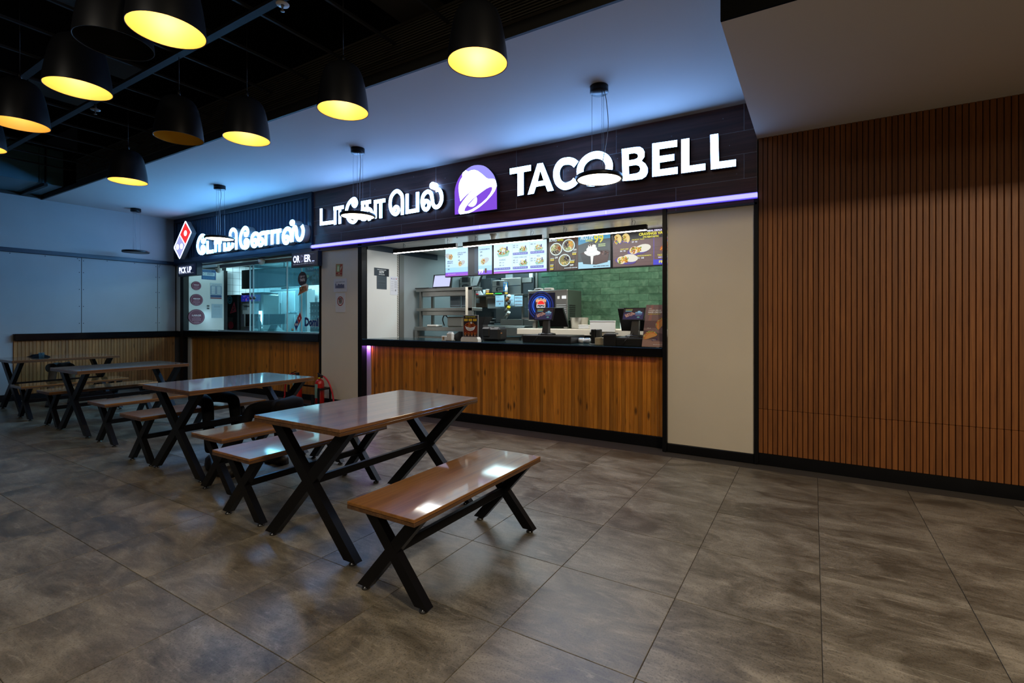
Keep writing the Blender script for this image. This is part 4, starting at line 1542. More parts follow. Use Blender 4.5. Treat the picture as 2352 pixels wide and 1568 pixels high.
def d_menu2(A, w, h):
    A.rect(0, 0, w, h, (0.72, 0.98, 1.12))
    A.rect(0, 0, w, h * .075, lin((150, 105, 235)))
    A.rect(0, 0, w * .3, h * .05, lin((190, 90, 215)))
    GR = lin((150, 200, 225))
    for x in (.36, .69):
        A.rect(w * x, h * .10, w * x + .003, h * .97, GR)
    A.rect(w * .36, h * .53, w, h * .536, GR)
    tray(A, w * .19, h * .70, w * .13, 21)
    tray(A, w * .57, h * .74, w * .085, 22)
    tray(A, w * .86, h * .74, w * .085, 23)
    tray(A, w * .58, h * .30, w * .085, 24)
    tray(A, w * .88, h * .32, w * .085, 25)
    TX = lin((70, 110, 140))
    A.text('CLASSIC', w * .18, h * .42, h * .05, TX, .02, w * .13, 'C')
    A.text('CHEESE OVERLOAD', w * .52, h * .47, h * .04, TX, .02, w * .26, 'C')
    A.text('KIDS', w * .86, h * .47, h * .04, TX, .02, None, 'C')
    for x, z, a in ((.12, .33, '279'), (.12, .24, '329'), (.39, .86, '375'), (.39, .80, '395'), (.39, .38, '405'), (.39, .31, '455'), (.72, .86, '435'), (.72, .40, '209'), (.72, .33, '229')):
        A.text(a, w * x, h * z, h * .042, lin((60, 80, 110)), .03)
        A.text('349', w * (x + .06), h * z, h * .036, lin((90, 110, 150)), .01)
    for x0, x1, z in ((.02, .34, .11), (.39, .67, .11), (.39, .67, .57), (.72, .96, .11), (.72, .97, .57)):
        A.rect(w * x0, h * z, w * x1, h * (z + .075), lin((70, 80, 190)))
        A.lines(w * (x0 + .01), w * (x1 - .01), h * (z + .03), 1, .1, h * .02, lin((190, 205, 250)), int(x0 * 50))


def bowl(A, u, v, r, seed, cols):
    A.ell(u + r * .12, v - r * .1, r * 1.04, r * 1.02, lin((25, 18, 14)), 24)
    A.ell(u, v, r, r * .92, lin((215, 235, 235)), 24)
    A.ell(u, v, r * .86, r * .78, lin((120, 110, 60)), 24)
    A.bits(u - r * .3, v + r * .1, r * .45, r * .5, cols[0], 40, r * .12, seed)
    A.bits(u + r * .35, v + r * .12, r * .42, r * .48, cols[1], 40, r * .12, seed + 1)
    A.bits(u, v - r * .45, r * .55, r * .25, cols[2], 34, r * .1, seed + 2)


def tagl(A, u, v, w, h, n=2):
    YL = lin((225, 205, 50))
    A.rect(u, v + h * 1.1, u + w, v + h * 1.5, lin((150, 170, 180)))
    A.rect(u, v, u + w * .9, v + h, YL)
    A.lines(u + w * .08, u + w * .8, v + h * .4, 1, .1, h * .3, lin((60, 50, 20)), 5)


def d_menu3(A, w, h):
    A.rect(0, 0, w, h, lin((58, 38, 26)))
    for k in range(10):
        A.poly([(w * (.05 * k), 0), (w * (.05 * k + .012), 0), (w * (.05 * k + .05), h), (w * (.05 * k + .03), h)], lin((80, 52, 34))); A.k -= 1
    A.k += 1
    rice = [lin(c) for c in ((225, 225, 190), (200, 210, 150), (120, 160, 70))]
    meat = [lin(c) for c in ((150, 90, 55), (180, 120, 70), (110, 60, 35))]
    bean = [lin(c) for c in ((35, 28, 35), (60, 50, 60), (90, 80, 90))]
    corn = [lin(c) for c in ((235, 190, 90), (225, 150, 70), (190, 170, 90))]
    bowl(A, w * .125, h * .66, w * .105, 31, (rice, meat, bean))
    bowl(A, w * .335, h * .74, w * .105, 35, (bean, corn, rice))
    bowl(A, w * .27, h * .30, w * .10, 39, ([lin((120, 115, 60)), lin((150, 140, 80))], bean, corn + rice))
    A.text('BOWLS', w * .01, h * .90, h * .10, lin((205, 225, 230)), .05, w * .13)
    A.text('PROTEIN', w * .15, h * .90, h * .06, lin((205, 205, 60)), .04, w * .1)
    tagl(A, w * .03, h * .30, w * .07, h * .06)
    A.text('299', w * .11, h * .36, h * .065, lin((215, 225, 225)), .04, w * .05)
    tagl(A, w * .40, h * .44, w * .07, h * .06)
    A.text('399', w * .42, h * .56, h * .065, lin((215, 225, 225)), .04, w * .05)
    tagl(A, w * .36, h * .20, w * .08, h * .06)
    A.text('249', w * .36, h * .10, h * .065, lin((215, 225, 225)), .04, w * .06)
    tagl(A, w * .03, h * .12, w * .06, h * .05)
    tagl(A, w * .03, h * .02, w * .06, h * .05)
    A.lines(w * .27, w * .49, h * .04, 1, .1, h * .022, lin((200, 220, 230)), 9)
    # right half: dessert
    A.rect(w * .5, 0, w, h, lin((60, 72, 74)))
    A.poly([(w * .5, h), (w, h), (w, h * .86), (w * .75, h * .84), (w * .5, h * .72)], lin((70, 150, 190)))
    A.rect(w * .5, 0, w, h * .20, lin((165, 215, 235)))
    A.poly([(w * .53, h * .46), (w * .62, h * .52), (w * .96, h * .52), (w * .995, h * .48), (w * .96, h * .16), (w * .78, h * .10), (w * .58, h * .14)], lin((52, 30, 24)))
    A.poly([(w * .53, h * .46), (w * .71, h * .36), (w * .69, h * .12), (w * .58, h * .14)], lin((42, 48, 50)))
    A.poly([(w * .75, h * .34), (w * .97, h * .46), (w * .96, h * .16), (w * .76, h * .12)], lin((72, 42, 36)))
    A.bits(w * .86, h * .44, w * .12, h * .06, [lin((90, 55, 45)), lin((40, 24, 20)), lin((120, 85, 75))], 40, w * .012, 44)
    A.poly([(w * .695, h * .40), (w * .745, h * .40), (w * .728, h * .12), (w * .705, h * .12)], lin((238, 240, 236)))
    for u_, v_, r_, q_ in ((.72, .46, .105, .10), (.715, .56, .085, .10), (.72, .65, .062, .08), (.80, .44, .05, .06), (.64, .47, .04, .05)):
        A.ell(w * u_, h * v_, w * r_, h * q_, lin((232, 236, 234)), 20)
        A.ell(w * (u_ - .012), h * (v_ + .015), w * r_ * .8, h * q_ * .75, lin((246, 247, 243)), 20)
    A.bits(w * .72, h * .70, w * .05, h * .05, [lin((50, 35, 28)), lin((80, 65, 55))], 22, w * .01, 45)
    A.text('MUD PIE', w * .54, h * .86, h * .15, lin((205, 230, 240)), .04, w * .2)
    A.text('SUNDAE', w * .62, h * .80, h * .07, lin((205, 205, 60)), .04, w * .11)
    A.text('99', w * .75, h * .74, h * .25, lin((225, 215, 60)), .03, w * .15)
    A.lines(w * .82, w * .93, h * .68, 2, h * .05, h * .03, lin((190, 210, 150)), 12)
    A.lines(w * .74, w * .98, h * .04, 1, .1, h * .022, lin((60, 70, 90)), 15)


def roll(A, u, v, s, seed, ang):
    A.ell(u - s * .1, v - s * .12, s * 1.2, s * .42, lin((70, 45, 140)), 16, ang)
    A.ell(u + s * .45, v + s * .12, s * .85, s * .42, lin((225, 222, 205)), 16, ang)
    A.ell(u - s * .55, v - s * .05, s * .5, s * .42, lin((230, 215, 180)), 16, ang)
    A.bits(u - s * .6, v - s * .05, s * .34, s * .34, FOOD[:4], 24, s * .12, seed)
    A.bits(u - s * .05, v + s * .02, s * .3, s * .34, FOOD[:4], 24, s * .12, seed + 1)


def d_menu4(A, w, h):
    A.rect(0, 0, w, h, lin((100, 72, 70)))
    for k in range(6):
        A.rect(0, h * (.1 * k), w, h * (.1 * k + .008), lin((80, 56, 56))); A.k -= 1
    A.k += 1
    A.poly([(0, h * .72), (w, h * .78), (w, h), (0, h)], lin((18, 14, 16)))
    A.poly([(w * .6, h * .82), (w, h * .9), (w, h), (w * .55, h)], lin((60, 25, 75)))
    A.rect(w * .58, 0, w, h * .15, lin((62, 58, 200)))
    A.rect(w * .585, h * .15, w * .592, h * .85, lin((90, 70, 190)))
    for k, (u, v) in enumerate(((.07, .80), (.19, .80))):
        A.poly([(w * (u - .06), h * (v - .08)), (w * (u + .05), h * (v - .15)), (w * (u + .055), h * (v - .09)), (w * (u - .05), h * (v - .02))], lin((70, 50, 150)))
        hs = [(w * (u + .06 * math.cos(a_)), h * (v + .15 * math.sin(a_))) for a_ in [math.radians(q_) for q_ in range(-60, 151, 15)]]
        A.poly(hs, lin((232, 205, 130)))
        A.bits(w * (u - .02), h * (v - .02), w * .03, h * .11, GREENS + FOOD[:3], 40, w * .010, 51 + k)
    roll(A, w * .38, h * .46, w * .13, 55, .12)
    roll(A, w * .20, h * .20, w * .13, 57, -.12)
    YL = lin((225, 215, 70))
    A.text('FREE REFILL', w * .66, h * .04, h * .075, YL, .04, w * .30)
    A.text('TACO/RICE BOWL/BURRITO', w * .64, h * .24, h * .05, YL, .03, w * .34)
    A.lines(w * .65, w * .98, h * .19, 1, .1, h * .025, lin((210, 200, 240)), 17)
    A.text('CRAVINGS VALUE', w * .38, h * .845, h * .085, YL, .05, w * .42)
    A.text('MEAL DEALS', w * .50, h * .94, h * .05, (0.9, .9, 1.1), .05, w * .2)
    A.text("IT'S FEINTASTIC", w * .44, h * .77, h * .055, YL, .05, w * .22)
    A.text('CRUNCHY TACO', w * .28, h * .73, h * .035, YL, .03)
    A.text('59  90', w * .28, h * .66, h * .05, lin((220, 225, 235)), .03)
    A.text('CRISPY BEEF', w * .11, h * .48, h * .035, YL, .03)
    A.text('84  95', w * .11, h * .42, h * .05, lin((220, 225, 235)), .03)
    A.text('MEXICAN BURRITO', w * .36, h * .26, h * .035, YL, .03)
    A.text('74  105', w * .36, h * .19, h * .05, lin((220, 225, 235)), .03)
    A.rect(w * .74, h * .58, w * .83, h * .80, lin((40, 50, 70)))
    A.ell(w * .785, h * .69, w * .035, h * .07, lin((215, 225, 235)))
    A.ell(w * .785, h * .70, w * .03, h * .03, lin((200, 50, 45)))
    A.ell(w * .785, h * .665, w * .03, h * .02, lin((40, 80, 190)))
    rnd = random.Random(9)
    for k in range(16):
        u, v = w * rnd.uniform(.66, .92), h * rnd.uniform(.36, .52)
        A.poly([(u, v), (u + w * .008, v - h * .03), (u + w * .09, v + h * .10), (u + w * .08, v + h * .13)], rnd.choice([lin((215, 120, 40)), lin((235, 150, 60)), lin((185, 90, 30))]))
        A.k -= 1
    A.k += 1
    A.ell(w * .94, h * .62, w * .07, h * .2, lin((230, 200, 110)))


screen('menu screen with two wraps and a dark vertical band, leftmost over the counter', -5.020, -4.108, d_menu1)
screen('pale blue menu screen with meal trays in a grid, second from the left', -4.098, -3.186, d_menu2)
screen('brown menu screen with three bowls and a chocolate dessert, third from the left', -3.176, -2.248, d_menu3)
screen('menu screen with tacos, rolls and FREE REFILL, rightmost, cut by the black post', -2.240, -1.315, d_menu4)

# ================================================================== LINEAR LAMPS UNDER THE KITCHEN CEILING
for lb, a, b in (('black linear pendant lamp over the counter, left of three', -5.365, -4.185),
                 ('black linear pendant lamp over the counter, middle of three', -4.070, -2.850),
                 ('black linear pendant lamp over the counter, right of three', -2.760, -1.560)):
    t = thing('linear_lamp', lb, 'lamp', ((a + b) / 2, 5.25, 2.30))
    box_part('housing', a, b, 5.225, 5.275, 2.303, 2.362, 'black_metal', t, 0.003)
    box_part('diffuser', a + .01, b - .01, 5.228, 5.272, 2.2985, 2.303, 'bar_glow', t)
    for q in (.16, .86):
        xx = a + (b - a) * q
        MB().tube([(xx, 5.25, 2.36), (xx, 5.25, 2.449)], 0.003, 6).build('rod', t, 'black_metal')
        MB().tube(bez([(xx, 5.25, 2.40), (xx + .02, 5.25, 2.425), (xx + .035, 5.25, 2.40), (xx + .02, 5.25, 2.365)], 5), 0.0018, 5).build('cord', t, 'black_metal')

t = thing('ceiling_spotlight', 'white round spotlight hanging under the kitchen ceiling between two black lamps', 'lamp', (-3.66, 5.36, 2.36))
MB().lathe([(0.0, 0.0), (0.026, 0.004), (0.034, 0.03), (0.038, 0.075), (0.046, 0.08), (0.046, 0.092), (0.0, 0.092)], (-3.66, 5.36, 2.36), 24, caps=False).build('body', t, 'white_plastic')
t = thing('sprinkler', 'small white fire sprinkler under the kitchen ceiling near the violet light strip', 'sprinkler', (-4.10, 5.15, 2.41))
MB().lathe([(0.0, 0), (0.013, 0.002), (0.013, 0.005), (0.004, 0.008), (0.004, 0.03), (0.018, 0.034), (0.018, 0.042), (0, 0.042)], (-4.10, 5.15, 2.41), 14, caps=False).build('body', t, 'white_plastic')

# ================================================================== NOTICES ON THE KITCHEN SIDE WALL
def side_sheet(name, label, cat, X, y0, y1, z0, z1, draw, mat='print', thick=0.003):
    t = thing(name, label, cat, (X, (y0 + y1) / 2, z0))
    box_part('backing', X, X + thick, y0, y1, z0, z1, 'paper_white', t)
    A = Art(0.0003)
    draw(A, y1 - y0, z1 - z0)
    A.build('printed_face', t, mat, (X + thick + .0005, y0, z0), (0, 1, 0), (0, 0, 1), (1, 0, 0))
    return t


def d_cctv(A, w, h):
    A.rect(0, 0, w, h, lin((30, 33, 38)))
    A.text('THIS PLACE IS UNDER', w * .5, h * .74, h * .12, lin((225, 228, 230)), .03, w * .62, 'C')
    A.text('CCTV', w * .5, h * .36, h * .30, lin((240, 242, 242)), .05, w * .34, 'C')
    A.text('SURVEILLANCE', w * .5, h * .14, h * .13, lin((225, 228, 230)), .03, w * .40, 'C')


side_sheet('wall_sign', 'black CCTV surveillance sign on the white kitchen side wall', 'sign', -5.70, 5.170, 5.467, 1.985, 2.105, d_cctv, 'print_gloss')


def d_grey(A, w, h):
    A.rect(0, 0, w, h, lin((62, 75, 84)))
    A.lines(w * .1, w * .9, h * .88, 4, h * .07, h * .02, lin((35, 42, 48)), 1)
    A.text('NO OUTSIDE FOOD', w * .5, h * .44, h * .07, lin((25, 30, 34)), .03, w * .7, 'C')
    A.lines(w * .1, w * .9, h * .3, 4, h * .07, h * .02, lin((45, 55, 62)), 2)


side_sheet('wall_sign', 'dark grey notice under the black CCTV sign', 'sign', -5.70, 5.221, 5.422, 1.785, 1.985, d_grey)


def d_form(A, w, h):
    A.rect(0, 0, w, h, lin((216, 218, 226)))
    A.ell(w * .16, h * .88, w * .06, h * .035, lin((120, 120, 170)))
    A.ell(w * .84, h * .88, w * .06, h * .035, lin((180, 90, 90)))
    A.lines(w * .25, w * .75, h * .9, 3, h * .035, h * .012, lin((120, 110, 150)), 3)
    A.lines(w * .1, w * .45, h * .72, 6, h * .1, h * .012, lin((130, 130, 140)), 4)
    A.lines(w * .55, w * .9, h * .74, 9, h * .045, h * .012, lin((110, 110, 120)), 6)
    A.ell(w * .72, h * .24, w * .1, h * .05, lin((170, 170, 175)))
    A.poly([(w * .62, h * .25), (w * .66, h * .22), (w * .78, h * .30), (w * .76, h * .32)], lin((60, 60, 70)))


side_sheet('paper_form', 'pale paper form on the kitchen side wall beside the hatched tape', 'paper', -5.70, 5.494, 5.652, 1.708, 1.997, d_form)


def d_hatch(A, w, h):
    A.rect(0, 0, w, h, lin((205, 203, 190)))
    n = int(h / 0.028)
    for k in range(n):
        v = h * k / n
        A.poly([(0, v), (w, v + .022), (w, v + .034), (0, v + .012)], lin((40, 40, 36)))
        A.k -= 1
    A.k += 1


side_sheet('hazard_tape', 'upright black and white hatched tape on the kitchen side wall', 'tape', -5.70, 5.640, 5.672, 1.045, 2.35, d_hatch, thick=0.0015)

# ================================================================== THINGS ON THE COUNTER
def tent(name, label, x0, x1, yb, z0, z1, base, draw):
    t = thing(name, label, 'poster stand', ((x0 + x1) / 2, yb, z0))
    xm = (x0 + x1) / 2
    m = MB()
    m.plate([(x0 - .02, z0), (x1 + .02, z0), (x1 + .018, z0 + base * .55), (x1 + .002, z0 + base), (x0 - .002, z0 + base), (x0 - .018, z0 + base * .55)], yb - .035, yb + .035)
    m.build('base', t, 'white_plastic')
    box_part('frame', x0, x1, yb - .008, yb + .008, z0 + base, z1, 'grey_plastic', t, 0.002)
    A = Art(0.0003)
    draw(A, x1 - x0 - .02, z1 - z0 - base - .012)
    A.gain(1.7)
    A.build('printed_face', t, 'print_gloss', (x0 + .01, yb - .0085, z0 + base + .004))
    return t


def d_tent(A, w, h):
    A.rect(0, 0, w, h, lin((40, 34, 42)))
    A.rect(0, h * .10, w, h * .55, lin((105, 42, 26)))
    A.rect(0, 0, w, h * .16, lin((48, 30, 28)))
    A.text('BUILD YOUR OWN BOWL', w * .5, h * .92, h * .045, lin((250, 190, 70)), .05, w * .76, 'C')
    for k in range(3):
        A.rect(w * (.04 + .33 * k), h * .74, w * (.30 + .33 * k), h * .855, lin((220, 165, 50)))
        A.lines(w * (.08 + .33 * k), w * (.26 + .33 * k), h * .79, 1, .1, h * .025, lin((120, 80, 20)), k)
    A.ell(w * .5, h * .44, w * .40, h * .12, lin((70, 30, 20)))
    A.bits(w * .5, h * .56, w * .36, h * .12, [lin((230, 110, 40)), lin((200, 70, 30)), lin((240, 150, 70)), lin((160, 50, 30))], 120, w * .035, 61)
    A.poly([(w * .11, h * .52), (w * .18, h * .38), (w * .30, h * .30), (w * .5, h * .275), (w * .7, h * .30), (w * .82, h * .38), (w * .89, h * .52), (w * .78, h * .47), (w * .5, h * .43), (w * .22, h * .47)], lin((228, 226, 226)))
    A.text('CHICKEN BOWL', w * .5, h * .345, h * .03, lin((50, 45, 80)), .04, w * .42, 'C')
    A.ell(w * .57, h * .66, w * .07, h * .05, lin((240, 235, 225)))
    for k in range(4):
        A.ring(w * (.14 + .24 * k), h * .135, w * .075, w * .03, lin((220, 110, 45)), 14)
        A.lines(w * (.08 + .24 * k), w * (.2 + .24 * k), h * .05, 2, h * .02, h * .01, lin((190, 170, 160)), k)


tent('poster_stand', 'small white table stand with a bowl advert standing on the black counter', -3.868, -3.635, 4.99, 1.042, 1.38, 0.06, d_tent)


def d_taco(A, w, h):
    A.rect(0, 0, w, h, lin((118, 96, 98)))
    A.rect(0, h * .45, w, h * .62, lin((96, 74, 76)))
    A.poly([(0, h * .40), (w, h * .30), (w, h * .12), (0, h * .22)], lin((84, 66, 72)))
    A.poly([(0, h * .18), (w, h * .10), (w, 0), (0, 0)], lin((140, 112, 104)))
    A.poly([(w * .22, h), (w * .34, h), (w * .30, h * .62), (w * .16, h * .62)], lin((140, 100, 98)))
    A.text('NEW', w * .14, h * .90, h * .022, lin((225, 220, 220)), .03)
    A.text('CHICKEN GRILLED', w * .12, h * .855, h * .03, lin((230, 228, 228)), .04, w * .58)
    A.text('NAKED CHICKEN TACO', w * .12, h * .80, h * .045, lin((238, 236, 236)), .05, w * .86)
    A.text('#TACOLOVE', w * .12, h * .765, h * .022, lin((230, 180, 70)), .03, w * .56)
    for u, v, s, r in ((.84, .53, .30, .95), (.36, .22, .30, .35)):
        ca, sa = math.cos(r), math.sin(r)

        def pt(a_, q_, du=0, dv=0):
            x_, y_ = q_ * math.cos(a_), q_ * .82 * math.sin(a_)
            return (w * u + du + w * s * (x_ * ca - y_ * sa), h * v + dv + w * s * (x_ * sa + y_ * ca))
        A.poly([pt(math.pi * k_ / 18, 1.0, -w * .05, w * .05) for k_ in range(19)], lin((176, 86, 44)))
        rnd = random.Random(int(u * 90))
        for k_ in range(90):
            p_ = pt(math.pi * rnd.random(), rnd.uniform(.82, 1.06), -w * .03, w * .03)
            A.ell(p_[0], p_[1], w * .022, w * .014, rnd.choice(GREENS + [lin((150, 90, 50)), lin((205, 180, 120)), lin((120, 60, 35))]), 6, rnd.random() * 3)
            A.k -= 1
        A.k += 1
        A.poly([pt(math.pi * k_ / 18, .98) for k_ in range(19)], lin((218, 118, 62)))
        A.poly([pt(math.pi * k_ / 18, .80, w * .01, -w * .01) for k_ in range(19)], lin((230, 138, 78)))
    A.poly([(w * .42, h * .135), (w * .66, h * .17), (w * .66, h * .205), (w * .44, h * .165)], lin((60, 45, 90)))
    A.text('SPICY', w * .45, h * .155, h * .018, lin((220, 215, 230)), .03, w * .16)
    A.text('GRILLED & CHILLED', w * .92, h * .045, h * .018, lin((230, 225, 225)), .02, w * .42, 'R')
    A.text('35% off', w * .16, h * .43, h * .02, lin((225, 215, 210)), .02)


pz = thing('poster', 'brown taco poster card leaning at the right end of the black counter', 'poster', (-1.42, 5.0, 1.042))
A = Art(0.0003)
d_taco(A, 0.225, 0.435)
A.gain(1.7)
A.build('printed_face', pz, 'print_gloss', (-1.530, 4.9585, 1.046), Vector((1, .12, 0)).normalized(), Vector((.085, .10, 1)).normalized(), Vector((.12, -1, .1)).normalized())
bb = MB()
U, V_, N_ = Vector((1, .12, 0)).normalized(), Vector((.085, .10, 1)).normalized(), Vector((.12, -1, .1)).normalized()
O = Vector((-1.530, 4.9600, 1.046))
c8 = [O + U * a + V_ * b - N_ * c for c in (0, .004) for a, b in ((0, 0), (.225, 0), (.225, .435), (0, .435))]
bb.add(c8, [(0, 1, 2, 3), (7, 6, 5, 4), (0, 4, 5, 1), (1, 5, 6, 2), (2, 6, 7, 3), (3, 7, 4, 0)])
bb.build('card', pz, 'brown_board')
box_part('prop', -1.36, -1.33, 4.99, 5.06, 1.042, 1.10, 'black_plastic', pz)


def d_pos(A, w, h):
    A.rect(0, 0, w, h, lin((50, 45, 85)))
    A.rect(0, h * .62, w, h, lin((46, 30, 40)))
    A.rect(w * .08, h * .80, w * .42, h * .95, lin((140, 140, 80)))
    A.text('MORE CHEESE', w * .09, h * .84, h * .07, lin((60, 70, 40)), .03, w * .3)
    A.rect(w * .08, h * .73, w * .40, h * .78, lin((110, 190, 210)))
    A.poly([(w * .06, h * .44), (w * .40, h * .66), (w * .62, h * .52), (w * .16, h * .18)], lin((185, 140, 125)))
    A.bits(w * .34, h * .44, w * .2, h * .14, [lin((200, 160, 140)), lin((150, 100, 90)), lin((90, 60, 80))], 40, w * .03, 71)
    A.text('CHEESE', w * .92, h * .56, h * .12, lin((150, 205, 235)), .05, w * .34, 'R')
    A.ell(w * .76, h * .73, w * .08, h * .05, lin((150, 205, 235)))
    A.rect(w * .60, h * .46, w * .92, h * .50, lin((120, 170, 220)))
    A.rect(w * .60, h * .36, w * .88, h * .40, lin((150, 140, 160)))
    A.ell(w * .76, h * .2, w * .07, h * .06, lin((110, 170, 160)))


def till(label, bx0, bx1, by0, by1, bz1, sx0, sx1, sz0, sz1, sy, mx0, mx1, mz0, mz1, stx, stw):
    t = thing('cash_register', label, 'cash register', ((bx0 + bx1) / 2, by0 + .1, 1.042))
    box_part('cash_drawer', bx0, bx1, by0, by1, 1.042, bz1, 'black_plastic', t, 0.006)
    box_part('drawer_lip', bx0 + .01, bx1 - .01, by0 - .004, by0, bz1 - .02, bz1 - .012, 'dark_grey_plastic', t)
    m = MB()
    m.add([(stx - stw, sy + .03, bz1), (stx + stw, sy + .03, bz1), (stx + stw, sy + .10, bz1), (stx - stw, sy + .10, bz1),
           (stx - stw * .8 + .025, sy + .02, sz0 + .03), (stx + stw * .8 + .025, sy + .02, sz0 + .03), (stx + stw * .8 + .025, sy + .06, sz0 + .03), (stx - stw * .8 + .025, sy + .06, sz0 + .03)],
          [(3, 2, 1, 0), (4, 5, 6, 7), (0, 1, 5, 4), (1, 2, 6, 5), (2, 3, 7, 6), (3, 0, 4, 7)])
    m.build('stand', t, 'stand_grey')
    MB().lathe([(0.0, 0.0), (0.11, 0.0), (0.105, 0.018), (0.04, 0.03), (0.0, 0.03)], (stx, sy + .09, bz1), 24, caps=False).build('stand_foot', t, 'black_plastic')
    # customer display, leaning back
    w, h = sx1 - sx0, sz1 - sz0
    lean = Vector((0.10, 0.22, 1)).normalized()
    nrm = Vector((0.0, -1, 0.22)).normalized()
    O = Vector((sx0, sy, sz0))
    d = MB()
    e = [O + Vector((a, 0, 0)) + lean * b - nrm * c for c in (0, .022) for a, b in ((0, 0), (w, 0), (w, h), (0, h))]
    d.add(e, [(0, 1, 2, 3), (7, 6, 5, 4), (0, 4, 5, 1), (1, 5, 6, 2), (2, 6, 7, 3), (3, 7, 4, 0)])
    dd = d.build('customer_display', t, 'black_plastic')
    A = Art(0.0003)
    d_pos(A, w - .016, h - .016)
    A.build('display', dd, 'display_dim', O + Vector((.008, 0, 0)) + lean * .008 + nrm * .001, (1, 0, 0), lean, nrm)
    # cashier's monitor seen from behind
    lean2 = Vector((-0.10 if mx1 - mx0 > .2 else 0, -0.25, 1)).normalized()
    n2 = Vector((0, -1, -0.25)).normalized()
    O2 = Vector((mx0, sy + .20, mz0))
    w2, h2 = mx1 - mx0, mz1 - mz0
    e = [O2 + Vector((a, 0, 0)) + lean2 * b - n2 * c for c in (0, .03) for a, b in ((0, 0), (w2, 0), (w2 * .93, h2), (w2 * .0, h2))]
    q = MB().add(e, [(0, 1, 2, 3), (7, 6, 5, 4), (0, 4, 5, 1), (1, 5, 6, 2), (2, 6, 7, 3), (3, 7, 4, 0)])
    q.build('monitor', t, 'black_plastic')
    MB().tube(bez([(stx + .0, sy + .03, bz1 + .05), (stx - .03, sy - .02, bz1 + .01), (stx - .06, by0 - .01, bz1 - .03), (stx - .10, by0 - .015, 1.05)], 6), 0.0035, 6).build('cable', t, 'black_plastic')
    return t


plain('stand_grey', (0.085, 0.085, 0.088), 0.35)
till('left black cash register on the counter, tilted customer display, before the drinks dispenser', -3.083, -2.428, 5.15, 5.55, 1.135,
     -2.951, -2.699, 1.317, 1.470, 5.20,
     -2.976, -2.581, 1.235, 1.473, -2.816, 0.043)
till('right black cash register on the counter, tilted customer display, beside the taco poster', -1.877, -1.505, 5.0, 5.42, 1.135,
     -1.777, -1.539, 1.319, 1.454, 5.05,
     -1.848, -1.547, 1.198, 1.453, -1.654, 0.045)


# receipt printer, wedge and bits at the left end
t = thing('receipt_printer', 'boxy black receipt printer with a rounded lid, right of the bowl advert stand', 'printer', (-3.612, 5.3, 1.042))
xa, xb = -3.757, -3.470
box_part('body', xa, xb, 5.22, 5.42, 1.042, 1.225, 'black_plastic', t, 0.03)
box_part('lid', xa + .01, (xa + xb) / 2, 5.205, 5.40, 1.09, 1.222, 'black_plastic', t, 0.02)
box_part('indicator', xb - .012, xb + .002, 5.25, 5.28, 1.14, 1.155, 'cup_brown', t)
for k in range(3):
    box_part('button', (xa + xb) / 2 + .015 * k, (xa + xb) / 2 + .01 + .015 * k, 5.24, 5.25, 1.222, 1.228, 'white_plastic', t)
MB().tube(bez([(xa + .03, 5.21, 1.07), (xa + .06, 5.14, 1.05), (xa - .05, 5.10, 1.048), (xa - .10, 5.16, 1.048), (xa - .11, 5.22, 1.048)], 8), 0.006, 6).build('cable', t, 'black_plastic')
t = thing('condiment_rack', 'dark grey flared bin behind the bowl advert stand', 'bin', (-3.62, 5.45, 1.042))
m = MB()
xa, xb = -4.063, -3.886
m.add([(xa - .10, 5.45, 1.042), (xb, 5.45, 1.042), (xb, 5.55, 1.042), (xa - .10, 5.55, 1.042), (xa - .10, 5.40, 1.36), (xb + .07, 5.40, 1.36), (xb + .07, 5.6, 1.36), (xa - .1, 5.6, 1.36),
       (xa - .10, 5.44, 1.25), (xb + .0, 5.44, 1.25), (xb, 5.56, 1.25), (xa - .1, 5.56, 1.25)],
      [(3, 2, 1, 0), (0, 1, 9, 8), (1, 2, 10, 9), (2, 3, 11, 10), (3, 0, 8, 11), (8, 9, 5, 4), (9, 10, 6, 5), (10, 11, 7, 6), (11, 8, 4, 7), (4, 5, 6, 7)])
m.build('body', t, 'dark_grey_plastic')
t = thing('barcode_scanner', 'black wedge-shaped scanner stand left of the bowl advert stand', 'scanner', (-4.03, 5.05, 1.042))
m = MB().plate([(-4.122, 1.042), (-3.942, 1.042), (-3.942, 1.165), (-3.999, 1.165), (-4.100, 1.11)], 5.06, 5.20)
m.build('body', t, 'black_plastic')
t = thing('napkin_holder', 'cream rounded napkin holder at the left end of the black counter', 'holder', (-4.177, 5.1, 1.042))
box_part('body', -4.147, -4.059, 4.985, 5.045, 1.042, 1.145, 'white_plastic', t, 0.008)
box_part('napkins', -4.132, -4.066, 4.995, 5.035, 1.145, 1.16, 'paper_white', t, 0.004)
box_part('tray', -4.154, -4.052, 4.98, 5.05, 1.042, 1.058, 'grey_plastic', t, 0.003)
t = thing('sugar_box', 'tiny white printed box at the left end of the black counter', 'box', (-4.206, 5.0, 1.042))
box_part('carton', -4.243, -4.161, 5.0, 5.06, 1.042, 1.105, 'paper_white', t, 0.002)
A = Art(0.0003)
A.rect(0.02, 0.008, 0.036, 0.05, lin((225, 170, 50))); A.rect(0.028, 0.012, 0.04, 0.045, lin((60, 40, 30))); A.rect(0.006, 0.02, 0.016, 0.045, lin((190, 150, 120)))
A.build('print', t, 'print', (-4.243 + .008, 4.9995, 1.046))
t = thing('card_reader', 'black card reader in an upright stand between the two cash registers', 'card reader', (-2.151, 5.2, 1.042))
xa, xb = -2.178, -2.130
box_part('body', xa, xb, 5.15, 5.20, 1.05, 1.215, 'black_plastic', t, 0.006)
box_part('rear_body', xb, xb + .055, 5.17, 5.24, 1.10, 1.215, 'dark_grey_plastic', t, 0.008)
box_part('base', xa - .012, xb + .01, 5.13, 5.24, 1.042, 1.052, 'steel_dull', t, 0.002)
